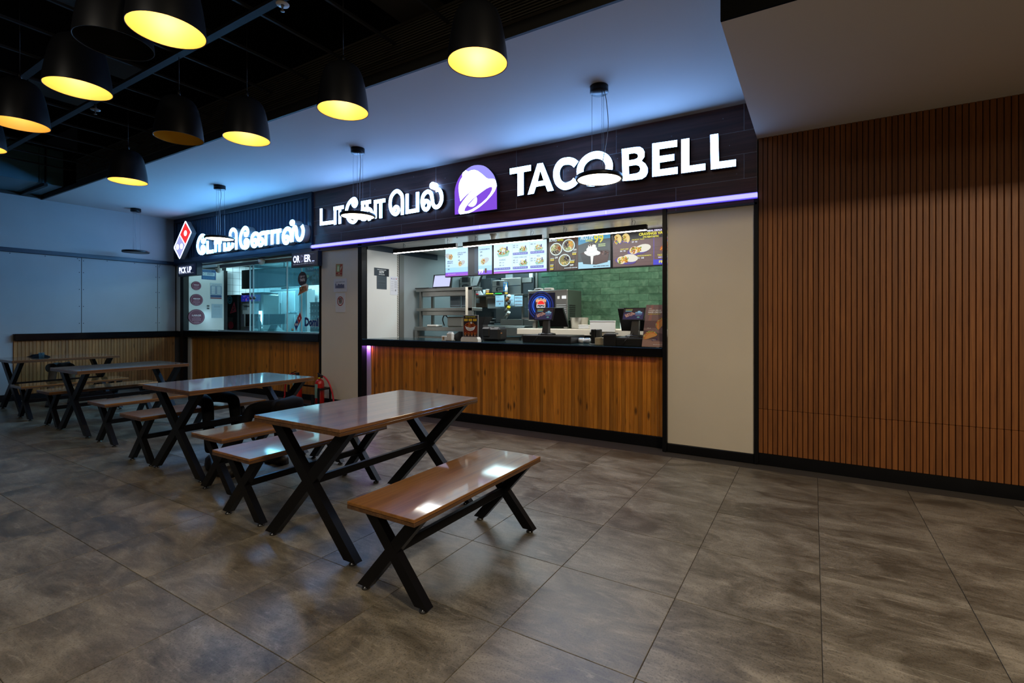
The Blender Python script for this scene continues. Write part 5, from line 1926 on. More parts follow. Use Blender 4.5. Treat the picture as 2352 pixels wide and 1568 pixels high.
box_part('knob', xa - .02, xa, 5.16, 5.18, 1.15, 1.18, 'black_plastic', t, 0.005)
for i, (a, lb) in enumerate((('1334', 'white paper roll in blue wrap, left of a pair by the card reader'), ('1348', 'white paper roll in blue wrap, right of a pair by the card reader'))):
    xr = (-2.391, -2.312)[i]
    t = thing('paper_roll', lb, 'paper roll', (xr, 5.37, 1.042))
    ml = MB().mat('paper_white')
    n = 20
    vs = []
    for yy in (-.029, .029):
        for k in range(n):
            a_ = 2 * math.pi * k / n
            vs.append((xr + yy, 5.37 + .031 * math.cos(a_), 1.0735 + .031 * math.sin(a_)))
    ml.add(vs, [(k, (k + 1) % n, n + (k + 1) % n, n + k) for k in range(n)] + [tuple(range(n))[::-1], tuple(range(n, 2 * n))], True)
    ml.build('roll', t)
    box_part('wrap_edge', xr - .027, xr + .027, 5.355, 5.39, 1.098, 1.1065, 'blue_panel', t, 0.003)
t = thing('paper_bag', 'small folded kraft paper bag right of the card reader', 'bag', (-2.042, 5.08, 1.042))
box_part('body', -2.089, -1.996, 5.05, 5.13, 1.042, 1.125, 'kraft', t, 0.006)
MB().add([(-2.089, 5.0495, 1.125), (-1.996, 5.0495, 1.125), (-2.042, 5.046, 1.10)], [(0, 1, 2)]).build('flap', t, 'kraft')
t = thing('card_terminal', 'squat black payment terminal at the foot of the right cash register', 'terminal', (-1.812, 4.98, 1.042))
box_part('body', -1.955, -1.817, 4.965, 4.995, 1.042, 1.165, 'black_plastic', t, 0.006)
box_part('top_slope', -1.955 + .01, -1.817, 4.97, 5.06, 1.165, 1.18, 'grey_plastic', t, 0.004)

# ================================================================== BEHIND THE COUNTER, RIGHT-HAND SHOP
# pass-through shelf
t = thing('serving_shelf', 'three-tier stainless pass-through shelf with heat lamps by the kitchen side wall', 'shelf', (-5.0, 6.1, 0))
xa, xb, xc = -5.638, -4.375, -4.482
zt0, zt1 = 1.772, 1.820
zm0, zm1 = 1.455, 1.503
zb0, zb1 = 1.138, 1.200
box_part('shelf_board', xa, xc, 6.0, 6.26, zt0, zt1, 'steel', t, 0.004)
box_part('shelf_board', xa, xc, 6.0, 6.26, zm0, zm1, 'steel', t, 0.004)
box_part('shelf_board', xa - .03, xc, 6.0, 6.30, zb0, zb1, 'steel', t, 0.004)
box_part('heat_lamp', xa + .12, xc - .10, 6.02, 6.12, 1.689, zt0, 'steel', t, 0.006)
box_part('heat_lamp', xa + .12, xc - .10, 6.02, 6.12, 1.386, zm0, 'steel', t, 0.006)
for a, b in ((xa + .08, 6.04), (xa + .16, 6.235), (xc - .14, 6.235)):
    box_part('post', a - .02, a + .02, b - .02, b + .02, zb1, zt0, 'steel_dull', t)
box_part('post', -4.606, -4.565, 5.99, 6.03, zb1, zt1, 'counter_cream', t)
box_part('end_panel', -4.565, -4.490, 6.0, 6.05, zb1 - .3, zt1, 'steel_dull', t)
box_part('post', xa - .03, xa + .03, 6.0, 6.06, 0, zb0, 'steel', t)
box_part('post', xc - .10, xc - .04, 6.0, 6.06, 0, zb0, 'steel', t)
box_part('under_shelf', xa - .03, xc, 6.02, 6.3, 1.02, 1.045, 'steel', t)
t = thing('toaster', 'boxy grey steel appliance on the lowest tier of the pass-through shelf', 'appliance', (-4.85, 6.3, zb1))
box_part('body', -5.026, -4.713, 6.05, 6.20, zb1 + .001, 1.365, 'steel_dull', t, 0.02)
MB().tube(bez([(-5.149, 6.14, zb1 + .02), (-5.176, 6.13, zb1 + .12), (-5.131, 6.13, zb1 + .19), (-5.068, 6.14, zb1 + .14)], 6), .01, 6).build('cable', t, 'black_plastic')
t = thing('white_tray', 'pale flat tray lying on the lowest tier of the pass-through shelf', 'tray', (-5.2, 6.2, zb1))
box_part('board', -5.444, -5.231, 6.04, 6.2, zb1 + .001, zb1 + .036, 'white_plastic', t, 0.012)


def d_order(A, w, h):
    A.rect(0, 0, w, h, (0.62, 0.66, 1.0))
    A.rect(0, h * .93, w, h, (0.45, 0.5, 0.72))


t = thing('order_monitor', 'black order monitor with a blank lavender screen on top of the pass-through shelf', 'monitor', (-5.2, 6.15, zt1))
O = Vector((-5.416 + .03, 6.12, zt1 + .012))
lean = Vector((-0.03, 0.28, 1)).normalized(); nrm = Vector((0, -1, .28)).normalized()
w, h = -4.996 - -5.379, 0.232
e = [O + Vector((a, 0, 0)) + lean * b - nrm * c for c in (0, .03) for a, b in ((0, 0), (w, 0), (w - .02, h), (-.02, h))]
MB().add(e, [(0, 1, 2, 3), (7, 6, 5, 4), (0, 4, 5, 1), (1, 5, 6, 2), (2, 6, 7, 3), (3, 7, 4, 0)]).build('housing', t, 'black_plastic')
A = Art(.0003); d_order(A, w - .04, h - .035)
A.build('display', t, 'display', O + Vector((.010, 0, 0)) + lean * .022 + nrm * .001, (1, 0, 0), lean, nrm)
box_part('foot', O.x + .06, O.x + w - .06, 6.10, 6.25, zt1 + .001, zt1 + .014, 'black_plastic', t)
t = thing('clipboard', 'flat dark tray lying at the left end of the top shelf tier', 'tray', (-5.5, 6.1, zt1))
box_part('board', xa - .02, -5.355, 6.0, 6.2, zt1 + .001, zt1 + .018, 'dark_grey_plastic', t, .004)


def d_sheet(A, w, h, seed=0):
    A.rect(0, 0, w, h, lin((150, 175, 195)))
    for i in range(6):
        A.rect(w * .05, h * (.92 - .16 * i), w * .95, h * (.94 - .16 * i), lin((60, 75, 95)))
    A.lines(w * .08, w * .9, h * .84, 6, h * .13, h * .03, lin((85, 100, 125)), seed)


q1 = (-5.078, -4.865, 1.520, 1.696)
q2 = (-4.847, -4.751, 1.518, 1.692)
for q, lb in ((q1, 'printed sheet in a dark frame hanging under the top shelf tier, left of a pair'), (q2, 'printed sheet in a dark frame hanging under the top shelf tier, right of a pair')):
    t = thing('paper_sheet', lb, 'paper', ((q[0] + q[1]) / 2, 6.2, q[2]))
    box_part('board', q[0], q[1], 6.2, 6.206, q[2], q[3], 'dark_grey_plastic', t)
    A = Art(.0003); d_sheet(A, q[1] - q[0] - .01, q[3] - q[2] - .02, 3)
    A.build('printed_face', t, 'print', (q[0] + .005, 6.1995, q[2] + .012))

# cooking line at the back
def boxed(name, label, cat, q, y0, d, mat, b=.006):
    t = thing(name, label, cat, ((q[0] + q[1]) / 2, y0 + d / 2, q[2]))
    box_part('body', q[0], q[1], y0, y0 + d, q[2], q[3], mat, t, b)
    return t


q = (-5.670, -5.408, 1.885, 2.094)
t = boxed('steel_cabinet', 'steel warmer with a black handle behind the tilted grey monitor', 'appliance', q, 7.2, .3, 'steel')
box_part('door_gap', q[0] + .01, q[1] - .01, 7.194, 7.20, q[2] + .09, q[2] + .095, 'black_plastic', t)
MB().tube(bez([(-5.567, 7.19, q[2] + .02), (-5.557, 7.14, q[2] + .06), (-5.417, 7.14, q[2] + .065)], 5), .012, 6).build('handle', t, 'black_plastic')
box_part('control', -5.593, -5.452, 7.16, 7.20, 2.003, 2.099, 'black_plastic', t)
q = (-5.081, -4.815, 1.813, 2.028)
t = boxed('steel_cabinet', 'steel warmer with a black handle left of the blue switch panel', 'appliance', q, 7.4, .115, 'steel')
box_part('door_gap', q[0] + .01, q[1] - .01, 7.394, 7.40, q[2] + .10, q[2] + .106, 'black_plastic', t)
MB().tube(bez([(-4.949, 7.37, q[2] + .02), (-4.930, 7.34, q[2] + .075), (-4.798, 7.34, q[2] + .08)], 5), .012, 6).build('handle', t, 'black_plastic')
box_part('timer', -4.962, -4.905, 7.37, 7.40, 1.939, 2.018, 'black_plastic', t)
q = (-4.801, -4.736, 1.822, 1.986)
t = boxed('switch_panel', 'upright blue switch panel on the steel cooking line', 'switch', q, 7.35, .05, 'blue_panel', .002)
for k in range(3):
    zk = q[2] + (q[3] - q[2]) * (.18 + .3 * k)
    box_part('switch', (q[0] + q[1]) / 2 - .015, (q[0] + q[1]) / 2 + .015, 7.34, 7.35, zk, zk + .03, 'navy_dark' if k == 0 else 'grey_plastic', t, .002)
q = (-4.989, -4.556, 1.744, 2.078)
t = boxed('extractor_hood', 'big grey steel extractor hood behind the cooking line', 'hood', q, 7.55, .6, 'steel_dull', .01)
box_part('skirt', q[0], q[1], 7.53, 7.55, q[2] + (q[3] - q[2]) * .58, q[2] + (q[3] - q[2]) * .60, 'steel', t)
q = (-4.540, -4.313, 1.738, 2.075)
t = boxed('oven', 'dark open oven with a bright steel top edge left of the green wall', 'oven', q, 7.6, .6, 'kitchen_dark', .004)
box_part('top_edge', q[0], q[1] - .03, 7.57, 7.6, q[3] - .09, q[3], 'steel', t)
q = (-6.494, -4.578, 2.131, 2.287)
t = boxed('wall_duct', 'dark horizontal duct along the back wall under the menu screens', 'duct', q, 8.1, .3, 'kitchen_dark', .004)
box_part('pale_bracket', -5.217, -5.056, 8.07, 8.1, q[2] - .02, q[3], 'kitchen_grey', t)
box_part('pale_bracket', -4.683, -4.606, 8.07, 8.1, q[2] - .02, q[3], 'tile_white', t)
q = (-5.650, -5.194, 1.825, 2.089)
boxed('fryer', 'dark fryer block between the two steel warmers', 'appliance', q, 7.55, .3, 'kitchen_dark')
t = thing('order_monitor', 'tilted grey order monitor under the left menu screen, seen from its back', 'monitor', (-5.014, 6.8, 1.870))
c = [(-5.117, 1.881), (-4.977, 1.891), (-4.885, 2.067), (-5.023, 2.065)]
m = MB().plate(c, 6.8, 6.84); m.build('housing', t, 'black_plastic')
c2 = [(a + (b_ - a) * .08, z_ + .012) for (a, z_), b_ in zip(c, [sum(p[0] for p in c) / 4] * 4)]
MB().plate(c2, 6.792, 6.80).build('back_cover', t, 'grey_plastic')
MB().tube([(-4.995, 6.86, 2.060), (-4.995, 6.86, 2.449)], .02, 8).build('arm', t, 'black_plastic')
# shelf with coloured handles, cups and sauces
t = thing('prep_shelf', 'narrow steel shelf with red, yellow and green handles over the prep line', 'shelf', (-4.648, 6.9, 1.723))
zs = 1.745
box_part('board', -5.173, -4.122, 6.9, 7.15, zs - .022, zs, 'steel', t, .004)
for a, b, mt in ((-5.149, -5.008, 'red_plastic'), (-4.851, -4.697, 'yellow_plastic'), (-4.662, -4.520, 'green_plastic')):
    box_part('handle', a, b, 6.86, 6.90, zs - .002, zs + .022, mt, t, .01)
box_part('bracket', -5.210, -5.182, 6.95, 7.0, 1.184 + .032, zs - .022, 'steel_dull', t)
box_part('bracket', -4.177, -4.152, 6.95, 7.0, 1.184 + .032, zs - .022, 'steel_dull', t)
t = thing('paper_cup', 'brown paper cup with a white lid on the prep shelf', 'cup', (-4.882, 6.95, zs))
MB().lathe([(0.0, 0), (.024, 0), (.031, .085), (0, .085)], (-4.882, 6.97, zs + .001), 20, caps=False).build('body', t, 'cup_brown')
MB().lathe([(0.0, .085), (.034, .085), (.034, .097), (0, .097)], (-4.882, 6.97, zs + .001), 20, caps=False).build('lid', t, 'white_plastic')
t = thing('clear_cup', 'clear plastic cup left of the brown paper cup on the prep shelf', 'cup', (-4.947, 6.97, zs))
MB().lathe([(0.0, 0), (.022, 0), (.029, .09), (.027, .09), (.021, .004), (0, .004)], (-4.947, 6.97, zs + .001), 20, caps=False).build('body', t, 'water_bottle')
t = thing('salt_tub', 'white dotted tub left on the prep shelf', 'tub', (-5.115, 6.97, zs))
MB().lathe([(0.0, 0), (.033, 0), (.036, .085), (.036, .09), (0, .09)], (-5.115, 6.97, zs + .001), 20, caps=False).build('body', t, 'paper_white')
t = thing('menu_tent', 'pale folded card leaning beside the tub on the prep shelf', 'card', (-5.049, 6.95, zs))
MB().plate([(-5.072, zs), (-4.951, zs), (-5.044, zs + .125), (-5.063, zs + .125)], 6.93, 6.95).build('card', t, 'paper_white')
t = thing('sauce_bottle', 'sauce bottle with amber base right of the blue switch panel', 'bottle', (-4.478, 6.95, zs))
MB().lathe([(0.0, 0), (.026, 0), (.026, .03), (0, .03)], (-4.478, 6.95, zs), 18, caps=False).build('sauce', t, 'amber_sauce')
MB().lathe([(0.0, .03), (.026, .03), (.026, .11), (.012, .135), (.006, .165), (0, .165)], (-4.478, 6.95, zs), 18, caps=False).build('body', t, 'paper_white')
MB().lathe([(0.0, .165), (.007, .165), (.004, .19), (0, .19)], (-4.478, 6.95, zs), 12, caps=False).build('cap', t, 'yellow_plastic')


def d_crew(A, w, h, rows):
    A.rect(0, 0, w, h, lin((170, 205, 225)))
    A.rect(w * .06, h * .84, w * .5, h * .87, lin((70, 90, 110)))
    for r, (v, n) in enumerate(rows):
        for k in range(n):
            u = w * (.5 + (k - (n - 1) / 2) * .115)
            A.rect(u - w * .03, h * v, u + w * .03, h * (v + .09), lin((110, 45, 50)))
            A.k -= 1
        A.rect(w * .1, h * (v + .12), w * .9, h * (v + .13), lin((120, 150, 175)))
    A.k += 1


qs = [((-4.653, -4.476, 1.536, 1.728), [(.42, 7), (.20, 2)], 'white chart with two rows of red marks, left of three under the prep shelf'),
      ((-4.433, -4.278, 1.548, 1.730), [(.46, 5)], 'white chart with one row of red marks, middle of three under the prep shelf'),
      ((-4.270, -4.118, 1.539, 1.712), [(.74, 8), (.42, 8), (.10, 8)], 'blue-white chart with three rows of red marks, right of three under the prep shelf')]
for q, rows, lb in qs:
    t = thing('wall_chart', lb, 'chart', ((q[0] + q[1]) / 2, 6.88, q[2]))
    box_part('sheet', q[0], q[1], 6.88, 6.884, q[2], q[3], 'paper_white', t)
    A = Art(.0003); d_crew(A, q[1] - q[0], q[3] - q[2], rows)
    A.build('printed_face', t, 'print', (q[0], 6.8795, q[2]))
q = (-4.899, -4.635, 1.511, 1.685)
t = boxed('clipboard', 'grey clear folder hanging behind the left chart under the prep shelf', 'clipboard', q, 7.0, .01, 'grey_plastic', .002)
q = (-5.358, -5.049, 1.534, 1.739)
t = boxed('brown_cupboard', 'dark brown cupboard with a pale switch under the prep shelf', 'cupboard', q, 7.16, .3, 'brown_board', .004)
box_part('switch', -5.257, -5.180, 7.15, 7.16, 1.611, 1.697, 'kitchen_grey', t, .003)
q = (-5.666, -4.403, 1.248, 1.541)
t = boxed('back_splash', 'dark panel behind the steel prep line', 'panel', q, 7.6, .05, 'kitchen_dark', .003)
q = (-4.927, -4.750, 1.267, 1.517)
boxed('steel_column', 'grey steel column right of the dark gap in the prep line', 'column', q, 7.3, .1, 'kitchen_grey', .004)
# slanted cup tubes
tubes = [((1163, 690, 1172, 678), 'cup_brown', 'slanted tube of brown cups, topmost of four'), ((1161, 703, 1171, 692), 'dark_grey_plastic', 'slanted tube with a dark grille, second of four'),
         ((1160, 715, 1171, 703), 'yellow_plastic', 'slanted tube with a yellow lid, third of four'), ((1160, 729, 1171, 715), 'white_plastic', 'slanted tube with a white lid, lowest of four')]
ends = [((-4.390, 1.626), (-4.305, 1.718)), ((-4.398, 1.533), (-4.305, 1.618)), ((-4.407, 1.446), (-4.313, 1.532)), ((-4.407, 1.352), (-4.313, 1.445))]
for (q_, mt, lb), (a, b) in zip(tubes, ends):
    t = thing('cup_tube', lb, 'cup tube', (a[0], 6.8, a[1]))
    A0, B0 = Vector((a[0], 6.82, a[1])), Vector((b[0], 6.78, b[1]))
    M = A0.lerp(B0, .72)
    MB().tube([A0, M], .030, 14).build('tube', t, 'steel_dull' if mt != 'cup_brown' else 'cup_brown')
    MB().tube([M, B0], [.031, .026], 14).build('lid', t, mt if mt != 'cup_brown' else 'counter_cream')
# steel prep table
t = thing('prep_table', 'long blue-lit steel prep table behind the counter', 'table', (-3.9, 7.0, 0))
xa, xb = -4.967, -3.998
z0, z1 = 1.184, 1.235
box_part('top', xa - .1, xb, 6.75, 7.5, z0 + .0, z0 + .03, 'steel', t, .004)
box_part('front_rail', xa - .1, xb, 6.74, 6.75, z0 - .13, z0 + .01, 'steel', t, .003)
box_part('upstand', xa + .2, xb, 7.2, 7.26, z0 + .03, z0 + .14, 'steel', t, .004)
for a in (xa, (xa + xb) / 2, xb - .08):
    box_part('leg', a, a + .04, 6.78, 6.82, 0, z0 - .13, 'steel_dull', t)
box_part('under_shelf', xa - .1, xb, 6.78, 7.4, .55, .58, 'steel', t)
box_part('drawer_unit', -4.407, -4.137, 6.8, 7.2, .58, z0 - .16, 'steel_dull', t)
t = thing('paper_tray', 'stack of pale paper trays left on the steel prep table', 'tray', (-4.945, 7.0, z0 + .03))
for k in range(3):
    box_part('tray', -5.039 + .02 * k, -4.899 + .02 * k, 6.98, 7.19, z0 + .031 + .055 * k, z0 + .042 + .055 * k, 'paper_white', t, .003)
box_part('rack', -5.192, -5.001, 7.265, 7.35, z0 + .031, z0 + .27, 'kitchen_dark', t)
# drinks dispenser
dx0, dx1 = -3.643, -3.001
dz0, dz1 = 1.306, 1.747
t = thing('drinks_dispenser', 'steel drinks dispenser with a dark blue cola poster before the green brick wall', 'dispenser', ((dx0 + dx1) / 2, 6.5, 1.19))
box_part('cabinet', dx0, dx1, 6.25, 6.72, dz0, dz1, 'steel', t, .006)
box_part('side_plate', dx1, dx1 + .006, 6.26, 6.72, dz0, dz1 - .004, 'side_green_reflect', t)
px1 = -3.190
box_part('poster_panel', dx0 + .02, px1, 6.240, 6.25, dz0 + .015, dz1 - .035, 'black_plastic', t, .003)
A = Art(.0003)
w, h = px1 - dx0 - .03, dz1 - dz0 - .06
A.rect(0, 0, w, h, lin((14, 14, 28)))
cx, cy = w * .46, h * .52
for r, tt, cc in ((.62, .05, (26, 34, 90)), (.50, .03, (20, 40, 120)), (.42, .045, (34, 80, 190)), (.34, .03, (20, 40, 110))):
    A.ring(cx, cy, w * r * .8, w * tt, lin(cc), 40)
A.poly([(cx - w * .20, h * .76), (cx + w * .22, h * .76), (cx + w * .17, h * .28), (cx - w * .15, h * .28)], lin((120, 66, 40)))
A.poly([(cx - w * .20, h * .76), (cx + w * .22, h * .76), (cx + w * .21, h * .66), (cx - w * .19, h * .66)], lin((190, 140, 100)))
A.bits(cx, h * .77, w * .17, h * .03, [lin((200, 200, 200)), lin((150, 160, 170))], 16, w * .025, 81)
A.ell(cx + .004, h * .54, w * .155, w * .155, lin((228, 228, 232)), 28)
A.poly([(cx + .004 + w * .145 * math.cos(a / 16 * math.pi), h * .545 + w * .145 * math.sin(a / 16 * math.pi)) for a in range(17)], lin((205, 40, 36)))
A.poly([(cx + .004 + w * .14 * math.cos(math.pi + a / 16 * math.pi), h * .46 + w * .07 * math.sin(math.pi + a / 16 * math.pi)) for a in range(17)], lin((40, 70, 180)))
A.rect(cx - w * .16, h * .445, cx + w * .17, h * .565, lin((235, 235, 238)))
A.text('PEPSI', cx + .004, h * .463, h * .085, lin((25, 25, 40)), .06, w * .28, 'C')
A.gain(1.5)
A.build('poster', t, 'print_gloss', (dx0 + .025, 6.2395, dz0 + .02))
for k in range(8):
    box_part('vent_slat', -3.171, -3.019, 6.243, 6.25, dz0 + .02 + .028 * k, dz0 + .036 + .028 * k, 'grey_plastic', t)
for k in range(7):
    box_part('side_vent', dx1 + .006, dx1 + .010, 6.30, 6.5, dz0 + .03 + .03 * k, dz0 + .046 + .03 * k, 'black_plastic', t)
box_part('label', -3.157, -3.122, 6.248, 6.25, dz1 - .13, dz1 - .09, 'white_plastic', t)
box_part('label', -3.088, -3.019, 6.248, 6.25, dz1 - .13, dz1 - .085, 'paper_white', t)
for a in (dx0 + .05, dx1 - .08):
    box_part('leg', a, a + .05, 6.3, 6.35, 1.195, dz0, 'steel', t)
    box_part('leg', a, a + .05, 6.6, 6.65, 1.195, dz0, 'steel', t)
box_part('nozzle_guard', dx0 - .14, dx0, 6.30, 6.36, 1.325, 1.351, 'steel', t)
for k in range(4):
    MB().lathe([(0, 0), (.022, 0), (.028, .05), (0, .05)], (dx0 - .015, 6.33, dz0 + .12 + .095 * k), 12, caps=False).build('cup_stack', t, 'water_bottle')
t = thing('crumpled_napkins', 'crumpled white napkins, left of two on the drinks dispenser', 'napkin', (-3.5, 6.35, dz1))
m = MB(); rnd = random.Random(5)
for k in range(5):
    m.box(-3.575 + .02 * k, -3.575 + .02 * k + .05, 6.3, 6.37, dz1 + .001, dz1 + rnd.uniform(.02, .04), .01)
m.build('paper', t, 'paper_white')
t = thing('crumpled_napkins', 'block of white napkins, right of two on the drinks dispenser', 'napkin', (-3.4, 6.35, dz1))
box_part('paper', -3.406, -3.284, 6.3, 6.4, dz1 + .001, dz1 + .038, 'paper_white', t, .008)
# back counter
t = thing('back_counter', 'cream back counter before the green brick wall', 'counter', (-2.4, 6.4, 0))
box_part('slab', -3.748, -0.92, 6.10, 6.745, 1.105, 1.19, 'counter_cream', t, .005)
box_part('cabinet', -3.748 + .06, -0.92, 6.16, 6.74, 0, 1.105, 'kitchen_dark', t)
t = thing('steel_bowl', 'round steel pan on the cream back counter', 'pan', (-2.876, 6.3, 1.19))
MB().lathe([(0, 0), (.10, 0), (.115, .02), (.128, .155), (.135, .16), (.125, .155), (.112, .02), (0, .012)], (-2.836, 6.3, 1.191), 32, caps=False).build('body', t, 'steel')
MB().tube([(-2.900, 6.2, 1.345), (-2.701, 6.22, 1.345)], .006, 6).build('rim_bar', t, 'steel')
t = thing('foam_box', 'low white foam box beside the steel pan on the back counter', 'box', (-2.712, 6.2, 1.19))
box_part('body', -2.768, -2.607, 6.108, 6.155, 1.191, 1.235, 'white_plastic', t, .008)
box_part('lid', -2.768, -2.607, 6.108, 6.155, 1.235, 1.25, 'white_plastic', t, .004)
t = thing('white_board', 'white upright board standing on the back counter between the registers', 'board', (-2.419, 6.12, 1.1))
box_part('panel', -2.584, -2.228, 6.075, 6.095, 1.159, 1.297, 'white_plastic', t, .003)
box_part('top_edge', -2.584, -2.228, 6.07, 6.10, 1.297, 1.309, 'paper_white', t)
for i, xx in enumerate((-2.188, -2.164, -2.105)):
    t = thing('water_bottle', ('clear water bottle with blue label, left of three behind the right register', 'clear water bottle with blue label, middle of three behind the right register', 'clear water bottle with blue label, right of three behind the right register')[i], 'bottle', (xx, 6.3, 1.19))
    MB().lathe([(0, 0), (.030, 0), (.032, .02), (.032, .13), (0, .13)], (xx, 6.25 + .08 * i, 1.191), 18, caps=False).build('body', t, 'water_bottle')
    MB().lathe([(0, .13), (.033, .13), (.033, .21), (.014, .25), (.014, .275), (0, .275)], (xx, 6.25 + .08 * i, 1.191), 18, caps=False).build('label', t, 'bottle_label')


# ================================================================== LEFT-HAND SHOP INSIDE
def round_sign(label, q, word, big):
    y0, y1, z0, z1 = q
    c, v, ry, rz = (y0 + y1) / 2, (z0 + z1) / 2, (y1 - y0) / 2, (z1 - z0) / 2
    t = thing('round_sign', label, 'sign', (-10.87, c, z0))
    m = MB()
    n = 32
    vs = [(X, c + ry * math.cos(6.2832 * k / n), v + rz * math.sin(6.2832 * k / n)) for X in (-10.874, -10.862) for k in range(n)]
    m.add(vs, [(k, (k + 1) % n, n + (k + 1) % n, n + k) for k in range(n)] + [tuple(range(n, 2 * n))])
    m.build('disc', t, 'plum' )
    A = Art(.0003)
    A.ell(0, 0, ry * .97, rz * .97, lin((120, 52, 78)), 32)
    A.ring(0, 0, rz * .88, rz * .03, lin((205, 150, 170)), 32)
    A.text(word, 0, rz * .10, rz * .20, lin((235, 215, 222)), .05, ry * 1.1, 'C')
    A.lines(-ry * .4, ry * .4, -rz * .05, 1, .1, rz * .05, lin((205, 160, 178)), 1)
    A.lines(-ry * .55, ry * .55, -rz * .25, 3, rz * .13, rz * .05, lin((190, 140, 160)), 2)
    A.lines(-ry * .3, ry * .3, -rz * .72, 1, .1, rz * .05, lin((215, 180, 195)), 3)
    A.build('printed_face', t, 'print', (-10.8615, c, v), (0, 1, 0), (0, 0, 1), (1, 0, 0))


plain('plum', (0.16, 0.035, 0.075), 0.5)
round_sign('round plum sign reading REGULAR, smallest and topmost of three by the left-hand shop window', (5.085, 5.265, 1.916, 2.094), 'REGULAR', 0)
round_sign('round plum sign reading MEDIUM, middle of three by the left-hand shop window', (5.061, 5.298, 1.596, 1.836), 'MEDIUM', 0)
round_sign('round plum sign reading LARGE, biggest and lowest of three by the left-hand shop window', (5.021, 5.332, 1.213, 1.525), 'LARGE', 1)


def d_blue(A, w, h):
    A.rect(0, 0, w, h, lin((30, 85, 140)))
    A.rect(w * .08, h * .38, w * .92, h * .72, lin((190, 215, 225)))
    A.ell(w * .22, h * .55, w * .09, h * .12, lin((90, 120, 150)))
    A.ell(w * .22, h * .55, w * .07, h * .09, lin((200, 220, 228)))
    A.lines(w * .38, w * .84, h * .60, 2, h * .12, h * .06, lin((60, 80, 120)), 1)
    A.lines(w * .1, w * .9, h * .26, 3, h * .09, h * .035, lin((70, 150, 200)), 4)
    A.lines(w * .1, w * .7, h * .84, 1, .1, h * .04, lin((110, 170, 210)), 5)


side_sheet('notice_board', 'blue and white notice at the top of the white panel beside the round plum signs', 'notice', -10.875, 5.276, 5.557, 2.146, 2.355, d_blue)


def d_hours(A, w, h):
    A.rect(0, 0, w, h, lin((192, 206, 212)))
    A.lines(w * .15, w * .85, h * .90, 2, h * .05, h * .015, lin((120, 130, 150)), 1)
    for a, b in ((.04, .46), (.52, .94)):
        A.rect(w * a, h * .30, w * b, h * .82, lin((70, 110, 150)))
        A.rect(w * (a + .05), h * .32, w * (b - .05), h * .80, lin((205, 216, 222)))
        A.lines(w * (a + .07), w * (b - .1), h * .75, 7, h * .065, h * .015, lin((110, 125, 150)), 2)
    A.rect(w * .02, h * .12, w * .96, h * .26, lin((45, 80, 130)))
    A.rect(w * .02, h * .03, w * .96, h * .10, lin((150, 70, 80)))


side_sheet('paper_notice', 'white table of hours with a blue foot right of the round plum signs', 'notice', -10.875, 5.444, 5.680, 1.742, 2.083, d_hours)


def d_form2(A, w, h):
    A.rect(0, 0, w, h, lin((176, 196, 206)))
    A.lines(w * .2, w * .8, h * .86, 3, h * .05, h * .015, lin((110, 125, 150)), 1)
    A.lines(w * .1, w * .9, h * .62, 5, h * .09, h * .012, lin((130, 145, 165)), 2)


side_sheet('paper_notice', 'faint typed form low on the white panel right of the round plum signs', 'notice', -10.875, 5.470, 5.689, 1.347, 1.642, d_form2)
box = thing('wall_switch', 'small dark double switch on the white panel beside the MEDIUM sign', 'switch', (-10.87, 5.4, 1.6))
q = (5.376, 5.427, 1.519, 1.619)
for a in (0, 1):
    for b in (0, 1):
        yy = q[0] + (q[1] - q[0]) * (.1 + .5 * a); zz = q[2] + (q[3] - q[2]) * (.1 + .5 * b)
        box_part('key', -10.875, -10.866, yy, yy + (q[1] - q[0]) * .35, zz, zz + (q[3] - q[2]) * .35, 'dark_grey_plastic', box, .002)

# hanging menu boxes, switched off
t = thing('menu_lightbox', 'dark unlit hanging menu lightbox behind the glass of the left-hand shop', 'lightbox', (-10.3, 6.2, 2.0))
q = (-10.892, -9.537, 2.009, 2.454)
box_part('housing', q[0] - .35, q[1] - .08, 6.3, 6.42, q[2], q[3] - .02, 'black_plastic', t, .006)
plain('lightbox_grey', (0.20, 0.25, 0.28), 0.25, noise=0.3, scale=5)
box_part('front_panel', q[0] + .02, q[1] - .06, 6.288, 6.30, q[2] + .02, q[3] - .05, 'lightbox_grey', t)
for a in (q[0], q[1] - .2):
    MB().tube([(a, 6.36, q[3] - .02), (a, 6.36, 2.619)], .012, 6).build('rod', t, 'black_plastic')


def d_food(A, w, h):
    A.rect(0, 0, w, h, lin((96, 122, 132)))
    A.rect(w * .55, h * .70, w * .98, h * .99, lin((70, 58, 84)))
    A.text('TASTY', w * .62, h * .80, h * .1, lin((180, 160, 190)), .05, w * .3)
    A.rect(w * .8, h * .84, w, h, lin((50, 170, 180)))
    A.bits(w * .84, h * .38, w * .15, h * .32, [lin((150, 130, 140)), lin((160, 110, 110)), lin((120, 110, 130))], 60, w * .03, 91)
    A.ell(w * .62, h * .45, w * .07, h * .13, lin((60, 60, 70)))
    A.ell(w * .62, h * .48, w * .06, h * .08, lin((170, 160, 100)))
    A.bits(w * .2, h * .45, w * .16, h * .3, [lin((125, 120, 110)), lin((110, 125, 125))], 40, w * .03, 92)


